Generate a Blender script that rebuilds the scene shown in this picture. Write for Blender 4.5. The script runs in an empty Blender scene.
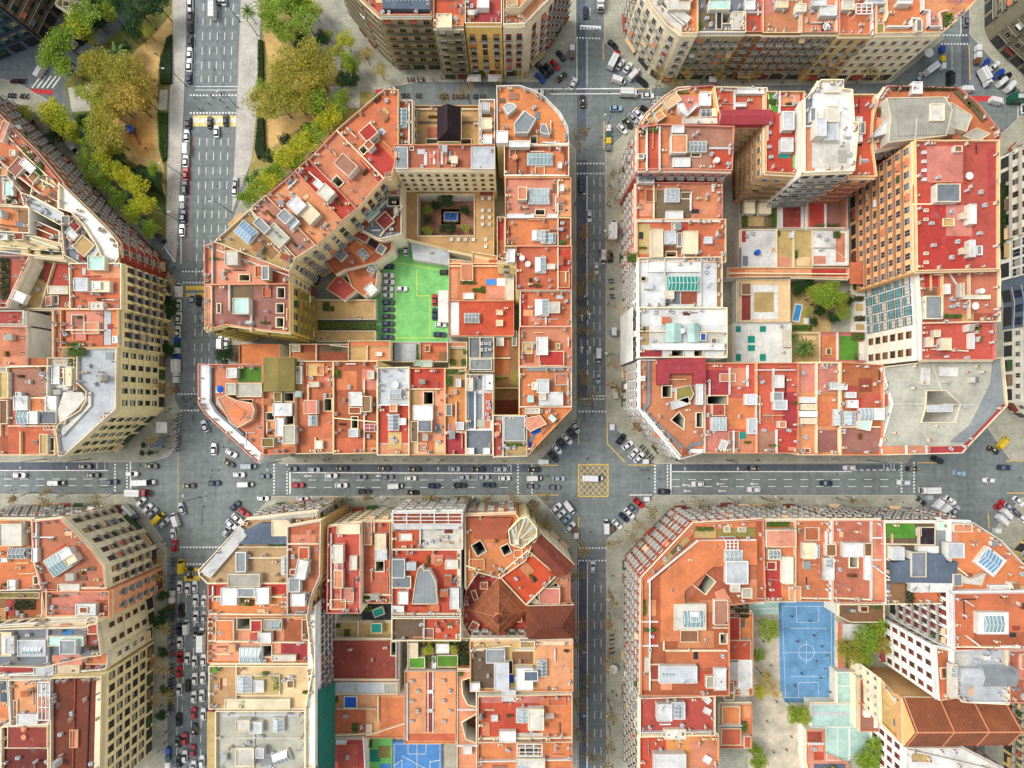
import bpy, bmesh, math, random
from mathutils import Vector, Matrix
from mathutils.geometry import tessellate_polygon
random.seed(7)
sc = bpy.context.scene
COL = sc.collection
H = 180.0          # camera height in metres
S = 3.0            # pixels per metre at street level
CY = 408.0         # photo row straight below the camera
PI = math.pi
R_ = math.radians

def P(x, y, z=0.0):
    """photo pixel seen at height z -> world metres"""
    k = (H - z) / H / S
    return Vector(((x - 512) * k, (CY - y) * k, z))

def link(o, parent=None):
    COL.objects.link(o)
    if parent is not None: o.parent = parent
    return o

def tag(o, label=None, cat=None, group=None, kind=None):
    if label: o['label'] = label
    if cat: o['category'] = cat
    if group: o['group'] = group
    if kind: o['kind'] = kind
    return o

def empty(name, loc, rz=0.0):
    o = bpy.data.objects.new(name, None)
    o.location = loc; o.rotation_euler = (0, 0, rz)
    o.empty_display_size = 0.5
    return link(o)

# ------------------------------------------------------------------ materials
def lin(c):
    c = c / 255.0
    return c / 12.92 if c <= 0.04045 else ((c + 0.055) / 1.055) ** 2.4

PAL = {
 'xr': (200, 50, 46), 'xw': (206, 206, 200), 'xa': (186, 148, 112), 'x8': (150, 80, 56), 'x9': (234, 172, 124), 'x0': (222, 224, 222), '8': (84, 150, 204), '1': (216, 134, 100), '2': (204, 112, 80), '3': (226, 146, 118), '4': (196, 120, 88), '5': (214, 132, 84), '6': (188, 78, 70), '7': (210, 94, 78), 'h': (158, 148, 116), 'i': (126, 120, 98), 'j': (222, 178, 104), 'z': (120, 172, 180), 'H': (206, 200, 180), 'O': (220, 124, 84), 'o': (230, 154, 114), 'R': (200, 70, 60), 'C': (184, 70, 70), 'B': (180, 98, 66),
 'K': (118, 54, 40), 'T': (214, 172, 116), 'Y': (230, 208, 158), 'W': (240, 238, 232), 'L': (204, 208, 210),
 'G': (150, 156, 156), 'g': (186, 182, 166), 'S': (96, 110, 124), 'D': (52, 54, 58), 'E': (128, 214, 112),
 'e': (96, 148, 48), 'U': (36, 96, 190), 'u': (70, 150, 215), 'M': (172, 116, 100), 'V': (150, 136, 72), 'A': (192, 226, 212),
 'a': (30, 150, 130), 'P': (222, 140, 122), 'Q': (236, 196, 150), 'q': (246, 226, 190), 'k': (52, 34, 42), 'y': (224, 198, 104),
 'b': (146, 104, 74), 'w': (226, 220, 206), 'v': (196, 164, 110), 's': (128, 134, 140), 'N': (60, 84, 44), 'r': (158, 74, 60), 'n': (122, 100, 78),
}
for _k in '1234567': PAL['x' + _k] = PAL[_k]
ALB = 0.66
def rgb(code):
    c = PAL[code] if isinstance(code, str) else code
    return tuple(lin(v) * ALB for v in c) + (1.0,)

_m = {}
class NT:
    def __init__(s, m):
        m.use_nodes = True
        s.t = m.node_tree; s.t.nodes.clear()
        s.out = s.n('ShaderNodeOutputMaterial'); s.b = s.n('ShaderNodeBsdfPrincipled')
        s.l(s.b.outputs[0], s.out.inputs[0])
    def n(s, typ, **kw):
        d = s.t.nodes.new(typ)
        for k, v in kw.items(): setattr(d, k, v)
        return d
    def l(s, a, b): s.t.links.new(a, b)
    def math(s, op, a, b=None):
        d = s.n('ShaderNodeMath', operation=op)
        for i, v in enumerate((a, b)):
            if v is None: continue
            if isinstance(v, (int, float)): d.inputs[i].default_value = v
            else: s.l(v, d.inputs[i])
        return d.outputs[0]
    def noise(s, vec, scale, detail=4, rough=0.6):
        d = s.n('ShaderNodeTexNoise'); d.inputs['Scale'].default_value = scale
        d.inputs['Detail'].default_value = detail; d.inputs['Roughness'].default_value = rough
        s.l(vec, d.inputs['Vector']); return d.outputs['Fac']
    def ramp(s, fac, pts):
        d = s.n('ShaderNodeValToRGB'); e = d.color_ramp.elements
        e[0].position, e[0].color = pts[0][0], pts[0][1]
        e[1].position, e[1].color = pts[-1][0], pts[-1][1]
        for p, c in pts[1:-1]:
            k = e.new(p); k.color = c
        s.l(fac, d.inputs[0]); return d.outputs[0]
    def mix(s, fac, a, b, mode='MIX'):
        d = s.n('ShaderNodeMix', data_type='RGBA', blend_type=mode)
        for i, v in ((0, fac), (6, a), (7, b)):
            if isinstance(v, (int, float)): d.inputs[i].default_value = v
            elif isinstance(v, tuple): d.inputs[i].default_value = v
            else: s.l(v, d.inputs[i])
        return d.outputs[2]

def g(v): return (v, v, v, 1)

def mat(code, kind='roof'):
    key = (code, kind)
    if key in _m: return _m[key]
    m = bpy.data.materials.new('%s_%s' % (kind, code if isinstance(code, str) else '%d_%d_%d' % code))
    n = NT(m); c = rgb(code)
    geo = n.n('ShaderNodeNewGeometry'); pos = geo.outputs['Position']
    oi = n.n('ShaderNodeObjectInfo'); rnd = oi.outputs['Random']
    b = n.b
    b.inputs['Roughness'].default_value = 0.85
    b.inputs['Specular IOR Level'].default_value = 0.25
    if kind == 'facade': c = tuple(min(.82, v * 1.45) for v in c[:3]) + (1,)
    if kind == 'wall': c = tuple(min(.8, v * 1.1) for v in c[:3]) + (1,)
    if kind in ('roof', 'corr', 'wall', 'tile', 'facade'):
        hsv = n.n('ShaderNodeHueSaturation'); hsv.inputs['Color'].default_value = c
        n.l(n.math('ADD', n.math('MULTIPLY', rnd, 0.022), 0.494), hsv.inputs['Hue'])
        n.l(n.math('ADD', n.math('MULTIPLY', rnd, 0.3), 0.85), hsv.inputs['Value'])
        col = hsv.outputs[0]
        amt = 1.0 if kind not in ('wall', 'facade') else 0.7
        big = n.noise(pos, 0.16, 5, 0.65)
        col = n.mix(0.6 * amt, col, n.ramp(big, [(0.32, g(0.55)), (0.5, g(0.95)), (0.68, g(1.25))]), 'MULTIPLY')
        st = n.noise(pos, 0.9, 6, 0.7)
        dirt = n.ramp(st, [(0.48, g(0)), (0.70, g(1))])
        col = n.mix(n.math('MULTIPLY', dirt, 0.42 * amt), col, (c[0] * .45 + .02, c[1] * .5 + .025, c[2] * .5 + .025, 1))
        pale = n.ramp(n.noise(pos, 0.55, 3, 0.6), [(0.58, g(0)), (0.75, g(1))])
        col = n.mix(n.math('MULTIPLY', pale, 0.42 * amt), col, (min(1, c[0] * 1.2 + .06), c[1] * 1.15 + .07, c[2] * 1.1 + .07, 1))
        fine = n.noise(pos, 5.0, 2, 0.5)
        col = n.mix(0.5, col, n.ramp(fine, [(0.3, g(0.72)), (0.7, g(1.2))]), 'MULTIPLY')
        if kind in ('corr', 'tile'):
            w = n.n('ShaderNodeTexWave', wave_type='BANDS', bands_direction='X' if kind == 'corr' else 'DIAGONAL')
            w.inputs['Scale'].default_value = 0.55; w.inputs['Distortion'].default_value = 0.3
            n.l(pos, w.inputs['Vector'])
            col = n.mix(0.5, col, n.ramp(w.outputs['Fac'], [(0.2, g(0.72)), (0.8, g(1.1))]), 'MULTIPLY')
        n.l(col, b.inputs['Base Color'])
    elif kind == 'glass':
        nz = n.noise(pos, 0.8, 2)
        n.l(n.mix(0.5, c, n.ramp(nz, [(0.35, g(0.7)), (0.65, g(1.25))]), 'MULTIPLY'), b.inputs['Base Color'])
        b.inputs['Roughness'].default_value = 0.18; b.inputs['Specular IOR Level'].default_value = 0.6
    elif kind == 'paint':
        b.inputs['Base Color'].default_value = c
        b.inputs['Roughness'].default_value = 0.35; b.inputs['Coat Weight'].default_value = 0.6
        b.inputs['Coat Roughness'].default_value = 0.08
    elif kind == 'leaf':
        ri = geo.outputs['Random Per Island']
        col = n.mix(1.0, n.ramp(ri, [(0.0, (c[0] * .6, c[1] * .66, c[2] * .55, 1)), (0.45, c), (1.0, (c[0] * 1.55, c[1] * 1.45, c[2] * 1.2, 1))]),
                    n.ramp(rnd, [(0, (0.85, 0.95, .8, 1)), (1, (1.18, 1.08, 1.0, 1))]), 'MULTIPLY')
        n.l(col, b.inputs['Base Color']); b.inputs['Roughness'].default_value = 0.6
        tr = n.n('ShaderNodeBsdfTranslucent'); n.l(col, tr.inputs[0])
        ms = n.n('ShaderNodeMixShader'); ms.inputs[0].default_value = 0.42
        n.l(b.outputs[0], ms.inputs[1]); n.l(tr.outputs[0], ms.inputs[2]); n.l(ms.outputs[0], n.out.inputs[0])
    elif kind == 'plain':
        nz = n.noise(pos, 3.0, 3)
        n.l(n.mix(0.5, c, n.ramp(nz, [(0.3, g(0.7)), (0.7, g(1.2))]), 'MULTIPLY'), b.inputs['Base Color'])
    elif kind == 'asphalt':
        big = n.noise(pos, 0.05, 5, 0.6); mid = n.noise(pos, 0.6, 5, 0.7); fin = n.noise(pos, 7, 2)
        col = n.mix(0.8, c, n.ramp(big, [(0.3, g(0.75)), (0.7, g(1.25))]), 'MULTIPLY')
        col = n.mix(0.6, col, n.ramp(mid, [(0.3, g(0.62)), (0.7, g(1.3))]), 'MULTIPLY')
        oil = n.ramp(n.noise(pos, 0.35, 7, 0.75), [(0.60, g(0)), (0.72, g(1))]); col = n.mix(n.math('MULTIPLY', oil, .45), col, tuple(v * .5 for v in c[:3]) + (1,))
        col = n.mix(0.5, col, n.ramp(fin, [(0.3, g(0.75)), (0.7, g(1.25))]), 'MULTIPLY')
        # tyre worn bands along the carriageway: stretch the noise both ways
        for sx, sy in ((0.55, 0.012), (0.012, 0.55)):
            mp = n.n('ShaderNodeMapping'); mp.inputs['Scale'].default_value = (sx, sy, 1); n.l(pos, mp.inputs['Vector'])
            col = n.mix(0.32, col, n.ramp(n.noise(mp.outputs[0], 1.0, 3), [(0.35, g(0.7)), (0.65, g(1.25))]), 'MULTIPLY')
        n.l(col, b.inputs['Base Color'])
    elif kind == 'paving':
        br = n.n('ShaderNodeTexBrick'); n.l(pos, br.inputs['Vector']); br.inputs['Scale'].default_value = 1.0
        br.inputs['Color1'].default_value = c; br.inputs['Color2'].default_value = tuple(v * .92 for v in c[:3]) + (1,)
        br.inputs['Mortar'].default_value = tuple(v * .78 for v in c[:3]) + (1,)
        br.inputs['Brick Width'].default_value = 0.8; br.inputs['Row Height'].default_value = 0.8; br.inputs['Mortar Size'].default_value = 0.05
        big = n.noise(pos, 0.2, 5, 0.65)
        col = n.mix(0.7, br.outputs[0], n.ramp(big, [(0.3, g(0.62)), (0.7, g(1.25))]), 'MULTIPLY')
        col = n.mix(0.4, col, n.ramp(n.noise(pos, 2.2, 4), [(0.35, g(0.6)), (0.6, g(1.2))]), 'MULTIPLY')
        n.l(col, b.inputs['Base Color'])
    elif kind == 'earth':
        big = n.noise(pos, 0.25, 6, 0.7); fin = n.noise(pos, 4, 3)
        col = n.mix(0.8, c, n.ramp(big, [(0.3, (0.55, .6, .5, 1)), (0.7, (1.3, 1.22, 1.15, 1))]), 'MULTIPLY')
        col = n.mix(0.5, col, n.ramp(fin, [(0.3, g(0.7)), (0.7, g(1.3))]), 'MULTIPLY')
        n.l(col, b.inputs['Base Color'])
    elif kind == 'marking':
        wear = n.ramp(n.noise(pos, 1.6, 5, 0.75), [(0.36, g(0.55)), (0.52, g(1))])
        n.l(n.mix(1.0, tuple(min(.85, v * 1.3) for v in c[:3]) + (1,), wear, 'MULTIPLY'), b.inputs['Base Color'])
    _m[key] = m
    return m

# ------------------------------------------------------------------ mesh builder
class MB:
    def __init__(s): s.v = []; s.f = []; s.mi = []; s.ms = []
    def slot(s, m):
        if m not in s.ms: s.ms.append(m)
        return s.ms.index(m)
    def face(s, pts, m):
        i = len(s.v); s.v.extend([tuple(p) for p in pts]); s.f.append(tuple(range(i, i + len(pts)))); s.mi.append(s.slot(m))
    def walls(s, poly, z0, z1, m, flip=False):
        n = len(poly)
        for i in range(n):
            a, b = poly[i], poly[(i + 1) % n]
            q = [(a[0], a[1], z0), (b[0], b[1], z0), (b[0], b[1], z1), (a[0], a[1], z1)]
            s.face(q[::-1] if flip else q, m)
    def cap(s, poly, z, m, holes=()):
        loops = [[Vector((p[0], p[1], 0)) for p in poly]] + [[Vector((p[0], p[1], 0)) for p in h] for h in holes]
        flat = [p for l in loops for p in l]
        for t in tessellate_polygon(loops):
            q = [(flat[i].x, flat[i].y, z) for i in t]
            ar = (q[1][0] - q[0][0]) * (q[2][1] - q[0][1]) - (q[2][0] - q[0][0]) * (q[1][1] - q[0][1])
            if abs(ar) < 1e-7: continue
            s.face(q if ar > 0 else q[::-1], m)
    def prism(s, poly, z0, z1, m, mtop=None, bottom=False):
        s.walls(poly, z0, z1, m); s.cap(poly, z1, mtop or m)
        if bottom: s.face([(p[0], p[1], z0) for p in poly][::-1], m)
    def box(s, x0, y0, z0, x1, y1, z1, m, mtop=None):
        s.prism([(x0, y0), (x1, y0), (x1, y1), (x0, y1)], z0, z1, m, mtop, True)
    def tube(s, a, b, r0, r1, m, n=6, capend=True):
        a, b = Vector(a), Vector(b); d = (b - a).normalized()
        u = d.orthogonal().normalized(); w = d.cross(u)
        ra = [a + (u * math.cos(t) + w * math.sin(t)) * r0 for t in [2 * PI * i / n for i in range(n)]]
        rb = [b + (u * math.cos(t) + w * math.sin(t)) * r1 for t in [2 * PI * i / n for i in range(n)]]
        for i in range(n):
            j = (i + 1) % n; s.face([ra[i], ra[j], rb[j], rb[i]], m)
        if capend: s.face(rb, m)
    def mesh(s, name, org=(0, 0, 0)):
        me = bpy.data.meshes.new(name)
        me.from_pydata([(x - org[0], y - org[1], z - org[2]) for x, y, z in s.v], [], s.f)
        for m in s.ms: me.materials.append(m)
        me.polygons.foreach_set('material_index', s.mi); me.update()
        return me
    def build(s, name, parent=None, org=(0, 0, 0)):
        if parent is not None: org = parent.location
        o = bpy.data.objects.new(name, s.mesh(name, org))
        if parent is None: o.location = org
        return link(o, parent)

def area(p): return sum(p[i][0] * p[(i + 1) % len(p)][1] - p[(i + 1) % len(p)][0] * p[i][1] for i in range(len(p))) / 2
def ccw(p): return list(p) if area(p) > 0 else list(p)[::-1]
def offset(poly, d):
    """inward mitred offset of a CCW polygon"""
    n = len(poly); out = []
    for i in range(n):
        p0, p1, p2 = Vector(poly[i - 1][:2]), Vector(poly[i][:2]), Vector(poly[(i + 1) % n][:2])
        e1, e2 = (p1 - p0).normalized(), (p2 - p1).normalized()
        n1, n2 = Vector((-e1.y, e1.x)), Vector((-e2.y, e2.x))
        b = n1 + n2
        if b.length < 1e-4: b = n1
        b = b.normalized(); k = d / max(0.45, b.dot(n1))
        out.append((p1.x + b.x * k, p1.y + b.y * k))
    return out
def inside(p, poly):
    x, y = p[0], p[1]; r = False; n = len(poly)
    for i in range(n):
        a, b = poly[i], poly[i - 1]
        if (a[1] > y) != (b[1] > y) and x < (b[0] - a[0]) * (y - a[1]) / (b[1] - a[1]) + a[0]: r = not r
    return r
def rect(x0, y0, x1, y1, rot=0):
    cx, cy = (x0 + x1) / 2, (y0 + y1) / 2; c, s_ = math.cos(R_(rot)), math.sin(R_(rot))
    return [(cx + (x - cx) * c - (y - cy) * s_, cy + (x - cx) * s_ + (y - cy) * c) for x, y in ((x0, y0), (x1, y0), (x1, y1), (x0, y1))]
def W(pts, z): return ccw([tuple(P(x, y, z)[:2]) for x, y in pts])
def pairs(l): return [(l[i], l[i + 1]) for i in range(0, len(l), 2)]

# ------------------------------------------------------------------ facade elements (shared meshes)
_fm = {}
def window_mesh(fr, pane, w=1.25, h=2.2, shut=None):
    key = ('w', fr, pane, w, h, shut)
    if key in _fm: return _fm[key]
    b = MB(); mf = mat(fr, 'plain'); mp = mat(pane, 'glass'); t = 0.12
    b.face([(w / 2, .03, 0), (-w / 2, .03, 0), (-w / 2, .03, h), (w / 2, .03, h)], mp)
    b.box(-w / 2 - t, 0, -t, w / 2 + t, .14, 0, mf); b.box(-w / 2 - t - .05, 0, h, w / 2 + t + .05, .2, h + t, mf)
    b.box(-w / 2 - t, 0, 0, -w / 2, .14, h, mf); b.box(w / 2, 0, 0, w / 2 + t, .14, h, mf)
    b.box(-.04, .035, 0, .04, .08, h, mf)
    if shut:
        ms = mat(shut[0], 'plain')
        b.box(-w / 2, .04, h * shut[1], w / 2, .07, h, ms)
    _fm[key] = b.mesh('window'); return _fm[key]
def balcony_mesh(slab, rail, w=2.0, d=0.85, solid=False):
    key = ('b', slab, rail, w, d, solid)
    if key in _fm: return _fm[key]
    b = MB(); ms = mat(slab, 'plain'); mr = mat(rail, 'plain')
    b.box(-w / 2, 0, -.16, w / 2, d, 0, ms)
    if solid:
        b.box(-w / 2, d - .1, 0, w / 2, d, .95, mr); b.box(-w / 2, 0, 0, -w / 2 + .1, d - .1, .95, mr); b.box(w / 2 - .1, 0, 0, w / 2, d - .1, .95, mr)
    else:
        b.box(-w / 2, d - .06, .92, w / 2, d, 1.0, mr); b.box(-w / 2, 0, .92, -w / 2 + .06, d - .06, 1.0, mr); b.box(w / 2 - .06, 0, .92, w / 2, d - .06, 1.0, mr)
        k = max(4, int(w / .25))
        for i in range(k + 1):
            x = -w / 2 + .02 + (w - .08) * i / k
            b.box(x, d - .05, 0, x + .04, d - .01, .92, mr)
        for yy in (d * .33, d * .66):
            b.box(-w / 2 + .01, yy, 0, -w / 2 + .05, yy + .04, .92, mr); b.box(w / 2 - .05, yy, 0, w / 2 - .01, yy + .04, .92, mr)
    _fm[key] = b.mesh('balcony'); return _fm[key]

# ------------------------------------------------------------------ buildings
BLD = []
class Bld: pass
def B(label, h, roof, pts, items='', wall='Y', style='balc', tz=None, name='apartment_building', cat='building', par='q', shape=None, sub='', jit=True, frame=None, clutter=None, base=0.0, pane='D'):
    """pts: roof outline in photo pixels, seen at height h (tz overrides)"""
    if len(label.split()) > 16: label = label.replace('green car', 'car').replace('octagonal church', 'church').replace('pool garden', 'pool')
    if len(label.split()) > 16: label = label[:label.rfind(' in the ')]
    b = Bld(); b.label = label; b.roof = roof; b.wall = wall; b.style = style; b.items = items; b.name = name; b.cat = cat
    b.par = par; b.shape = shape; b.frame = frame; b.base = base; b.pane = pane
    if h > 12 and roof in 'ORC':
        b.roof = random.Random(label + 'tone').choice({'O': 'OOO1123455', 'R': 'RR77', 'C': 'C6'}[roof])
    b.h = h + (random.uniform(-.45, .45) if jit else 0)
    b.tz = h if tz is None else tz
    b.poly = W(pairs(pts) if not isinstance(pts[0], tuple) else pts, b.tz)
    b.clutter = clutter if clutter is not None else (1 if h > 12 else 0)
    BLD.append(b); return b

def rm(code, kind='roof'):
    if code.startswith('~'): return mat(code[1:], 'corr')
    return mat(code, kind)

def hip(mb, poly, z0, rise, inset, m, gable=False, mg=None):
    """hipped or gabled roof over a quad, ridge along the longer side"""
    p = [Vector((q[0], q[1], z0)) for q in poly]
    if (p[1] - p[0]).length < (p[2] - p[1]).length: p = p[1:] + p[:1]
    a, b = (p[1] + p[2]) / 2, (p[3] + p[0]) / 2          # mid points of the short sides
    d = (b - a); k = 0 if gable else inset
    ra, rb = a + d * k, b - d * k
    ra.z = rb.z = z0 + rise
    mb.face([p[0], p[1], ra, rb], m); mb.face([p[2], p[3], rb, ra], m)
    mb.face([p[1], p[2], ra], mg or m); mb.face([p[3], p[0], rb], mg or m)

def parse(items):
    for it in items.split(';'):
        tk = it.split()
        if not tk: continue
        nums, codes, opt = [], [], {}
        for t in tk[1:]:
            try: nums.append(float(t)); continue
            except ValueError: pass
            if t[0] in 'rhd' and len(t) > 1 and t[1:].lstrip('-').replace('.', '').isdigit(): opt[t[0]] = float(t[1:])
            else: codes.append(t)
        yield tk[0], nums, codes, opt

def fit(hp, poly, holes):
    lim = offset(poly, .45)
    for _ in range(12):
        if all(inside(q, lim) for q in hp): break
        c = Vector((sum(q[0] for q in poly) / len(poly), sum(q[1] for q in poly) / len(poly)))
        hc = Vector((sum(q[0] for q in hp) / 4, sum(q[1] for q in hp) / 4))
        sh = (c - hc).normalized() * .25
        hp = [((q[0] - hc.x) * .95 + hc.x + sh.x, (q[1] - hc.y) * .95 + hc.y + sh.y) for q in hp]
    else: return None
    for o in holes:
        if any(inside(q, o) for q in hp) or any(inside(q, hp) for q in o): return None
    return hp

def build_building(b):
    poly = b.poly; h = b.h
    cx = sum(p[0] for p in poly) / len(poly); cy = sum(p[1] for p in poly) / len(poly)
    root = empty(b.name, (cx, cy, 0)); tag(root, b.label, b.cat)
    rng = random.Random(b.label)
    mw = mat(b.wall, 'facade')
    holes = []; its = list(parse(b.items))
    for op, nu, co, opt in its:
        if op in ('w', 'W'):
            pp = rect(*nu[:4], opt.get('r', 0)) if op == 'w' else pairs(nu)
            hp = W(pp, h)
            if op == 'w': hp = fit(hp, poly, holes)
            if hp is None: continue
            d = opt.get('d', min(h - .5, 14.0)); holes.append(hp)
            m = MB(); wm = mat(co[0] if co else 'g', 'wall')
            m.walls(hp, h - d, h, wm, flip=True); m.cap(hp, h - d, rm(co[1] if len(co) > 1 else 'D'))  # default near-black floor and greyed walls: shaft shade put into the colour
            rim = MB()
            ro = offset(hp, -.22)
            for i in range(len(hp)):
                j = (i + 1) % len(hp)
                rim.face([(ro[i][0], ro[i][1], h + .45), (ro[j][0], ro[j][1], h + .45), (hp[j][0], hp[j][1], h + .45), (hp[i][0], hp[i][1], h + .45)], mat('q', 'wall'))
            rim.walls(ro, h, h + .45, mat('q', 'wall')); rim.walls(hp, h, h + .45, mat('q', 'wall'), flip=True)
            lw = m.build('light_well', root); rim.build('rim', root).parent = lw
            lw.location = (0, 0, 0)
    # walls and roof
    m = MB(); m.walls(poly, b.base, h, mw)
    m.build('wall', root)
    if b.shape:
        m = MB(); kind, rise, ins = b.shape
        ov = offset(poly, -.3)
        mr = mat(b.roof, 'tile')
        if kind in ('hip', 'gable'): hip(m, ov, h, rise, ins, mr, kind == 'gable', mw if kind == 'gable' else None)
        else:
            c = (cx, cy, h + rise)
            for i in range(len(ov)):
                a, q = ov[i], ov[(i + 1) % len(ov)]
                m.face([(a[0], a[1], h), (q[0], q[1], h), c], mr)
        m.build('roof', root)
        m = MB()
        if kind == 'pyr':
            for q in ov: m.tube((q[0], q[1], h), (cx, cy, h + rise + .05), .13, .13, mat('4', 'plain'), 5)
            for f in (.45, .75):
                k = [Vector((cx + (q[0] - cx) * f, cy + (q[1] - cy) * f, h + rise * (1 - f) + .08)) for q in ov]
                for i in range(len(k)): m.tube(k[i], k[(i + 1) % len(k)], .1, .1, mat('4', 'plain'), 4)
            m.build('ridge', root)
            m = MB(); m.tube((cx, cy, h + rise - .4), (cx, cy, h + rise + 1.4), 1.3, 1.2, mat('o', 'wall'), 8); m.tube((cx, cy, h + rise + 1.4), (cx, cy, h + rise + 2.6), 1.4, .1, mat('K', 'roof'), 8)
            m.build('cupola', root)
        elif kind == 'gable' and b.name == 'hall':
            for t in (.02, .36, .68, .98):
                q0, q1, q2, q3 = [Vector((*q, h)) for q in (ov if (Vector(ov[1]) - Vector(ov[0])).length > (Vector(ov[2]) - Vector(ov[1])).length else ov[1:] + ov[:1])]
                a0, a1 = q0.lerp(q1, t), q3.lerp(q2, t); md = (a0 + a1) / 2 + Vector((0, 0, rise + .05))
                m.tube(a0, md, .2, .2, mat('o', 'plain'), 4); m.tube(a1, md, .2, .2, mat('o', 'plain'), 4)
            m.tube((q0 + q3) / 2 + Vector((0, 0, rise + .05)), (q1 + q2) / 2 + Vector((0, 0, rise + .05)), .22, .22, mat('o', 'plain'), 4)
            m.build('ridge', root)
    else:
        m = MB(); m.cap(poly, h, rm(b.roof), holes); m.build('roof', root)
        if b.par:
            ph = .95 if h > 12 else .6
            ins = offset(poly, .25 if h > 12 else .2); mp = mat(rng.choice('qQoPw') if b.par == 'q' and b.roof in 'OoRCBMPrT1234567' else b.par, 'wall')
            m = MB(); n = len(poly)
            for i in range(n):
                j = (i + 1) % n
                m.face([(poly[i][0], poly[i][1], h + ph), (poly[j][0], poly[j][1], h + ph), (ins[j][0], ins[j][1], h + ph), (ins[i][0], ins[i][1], h + ph)], mp)
            m.walls(poly, h, h + ph, mw); m.walls(ins, h, h + ph, mp, flip=True)
            m.build('parapet', root)
    # items on the roof
    for op, nu, co, opt in its:
        item(b, root, op, nu, co, opt, h, rng)
    # visible facades
    facade(b, root, rng)
    if b.clutter and not b.shape:
        clutter(b, root, rng, h, holes, its)
    return root

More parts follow.
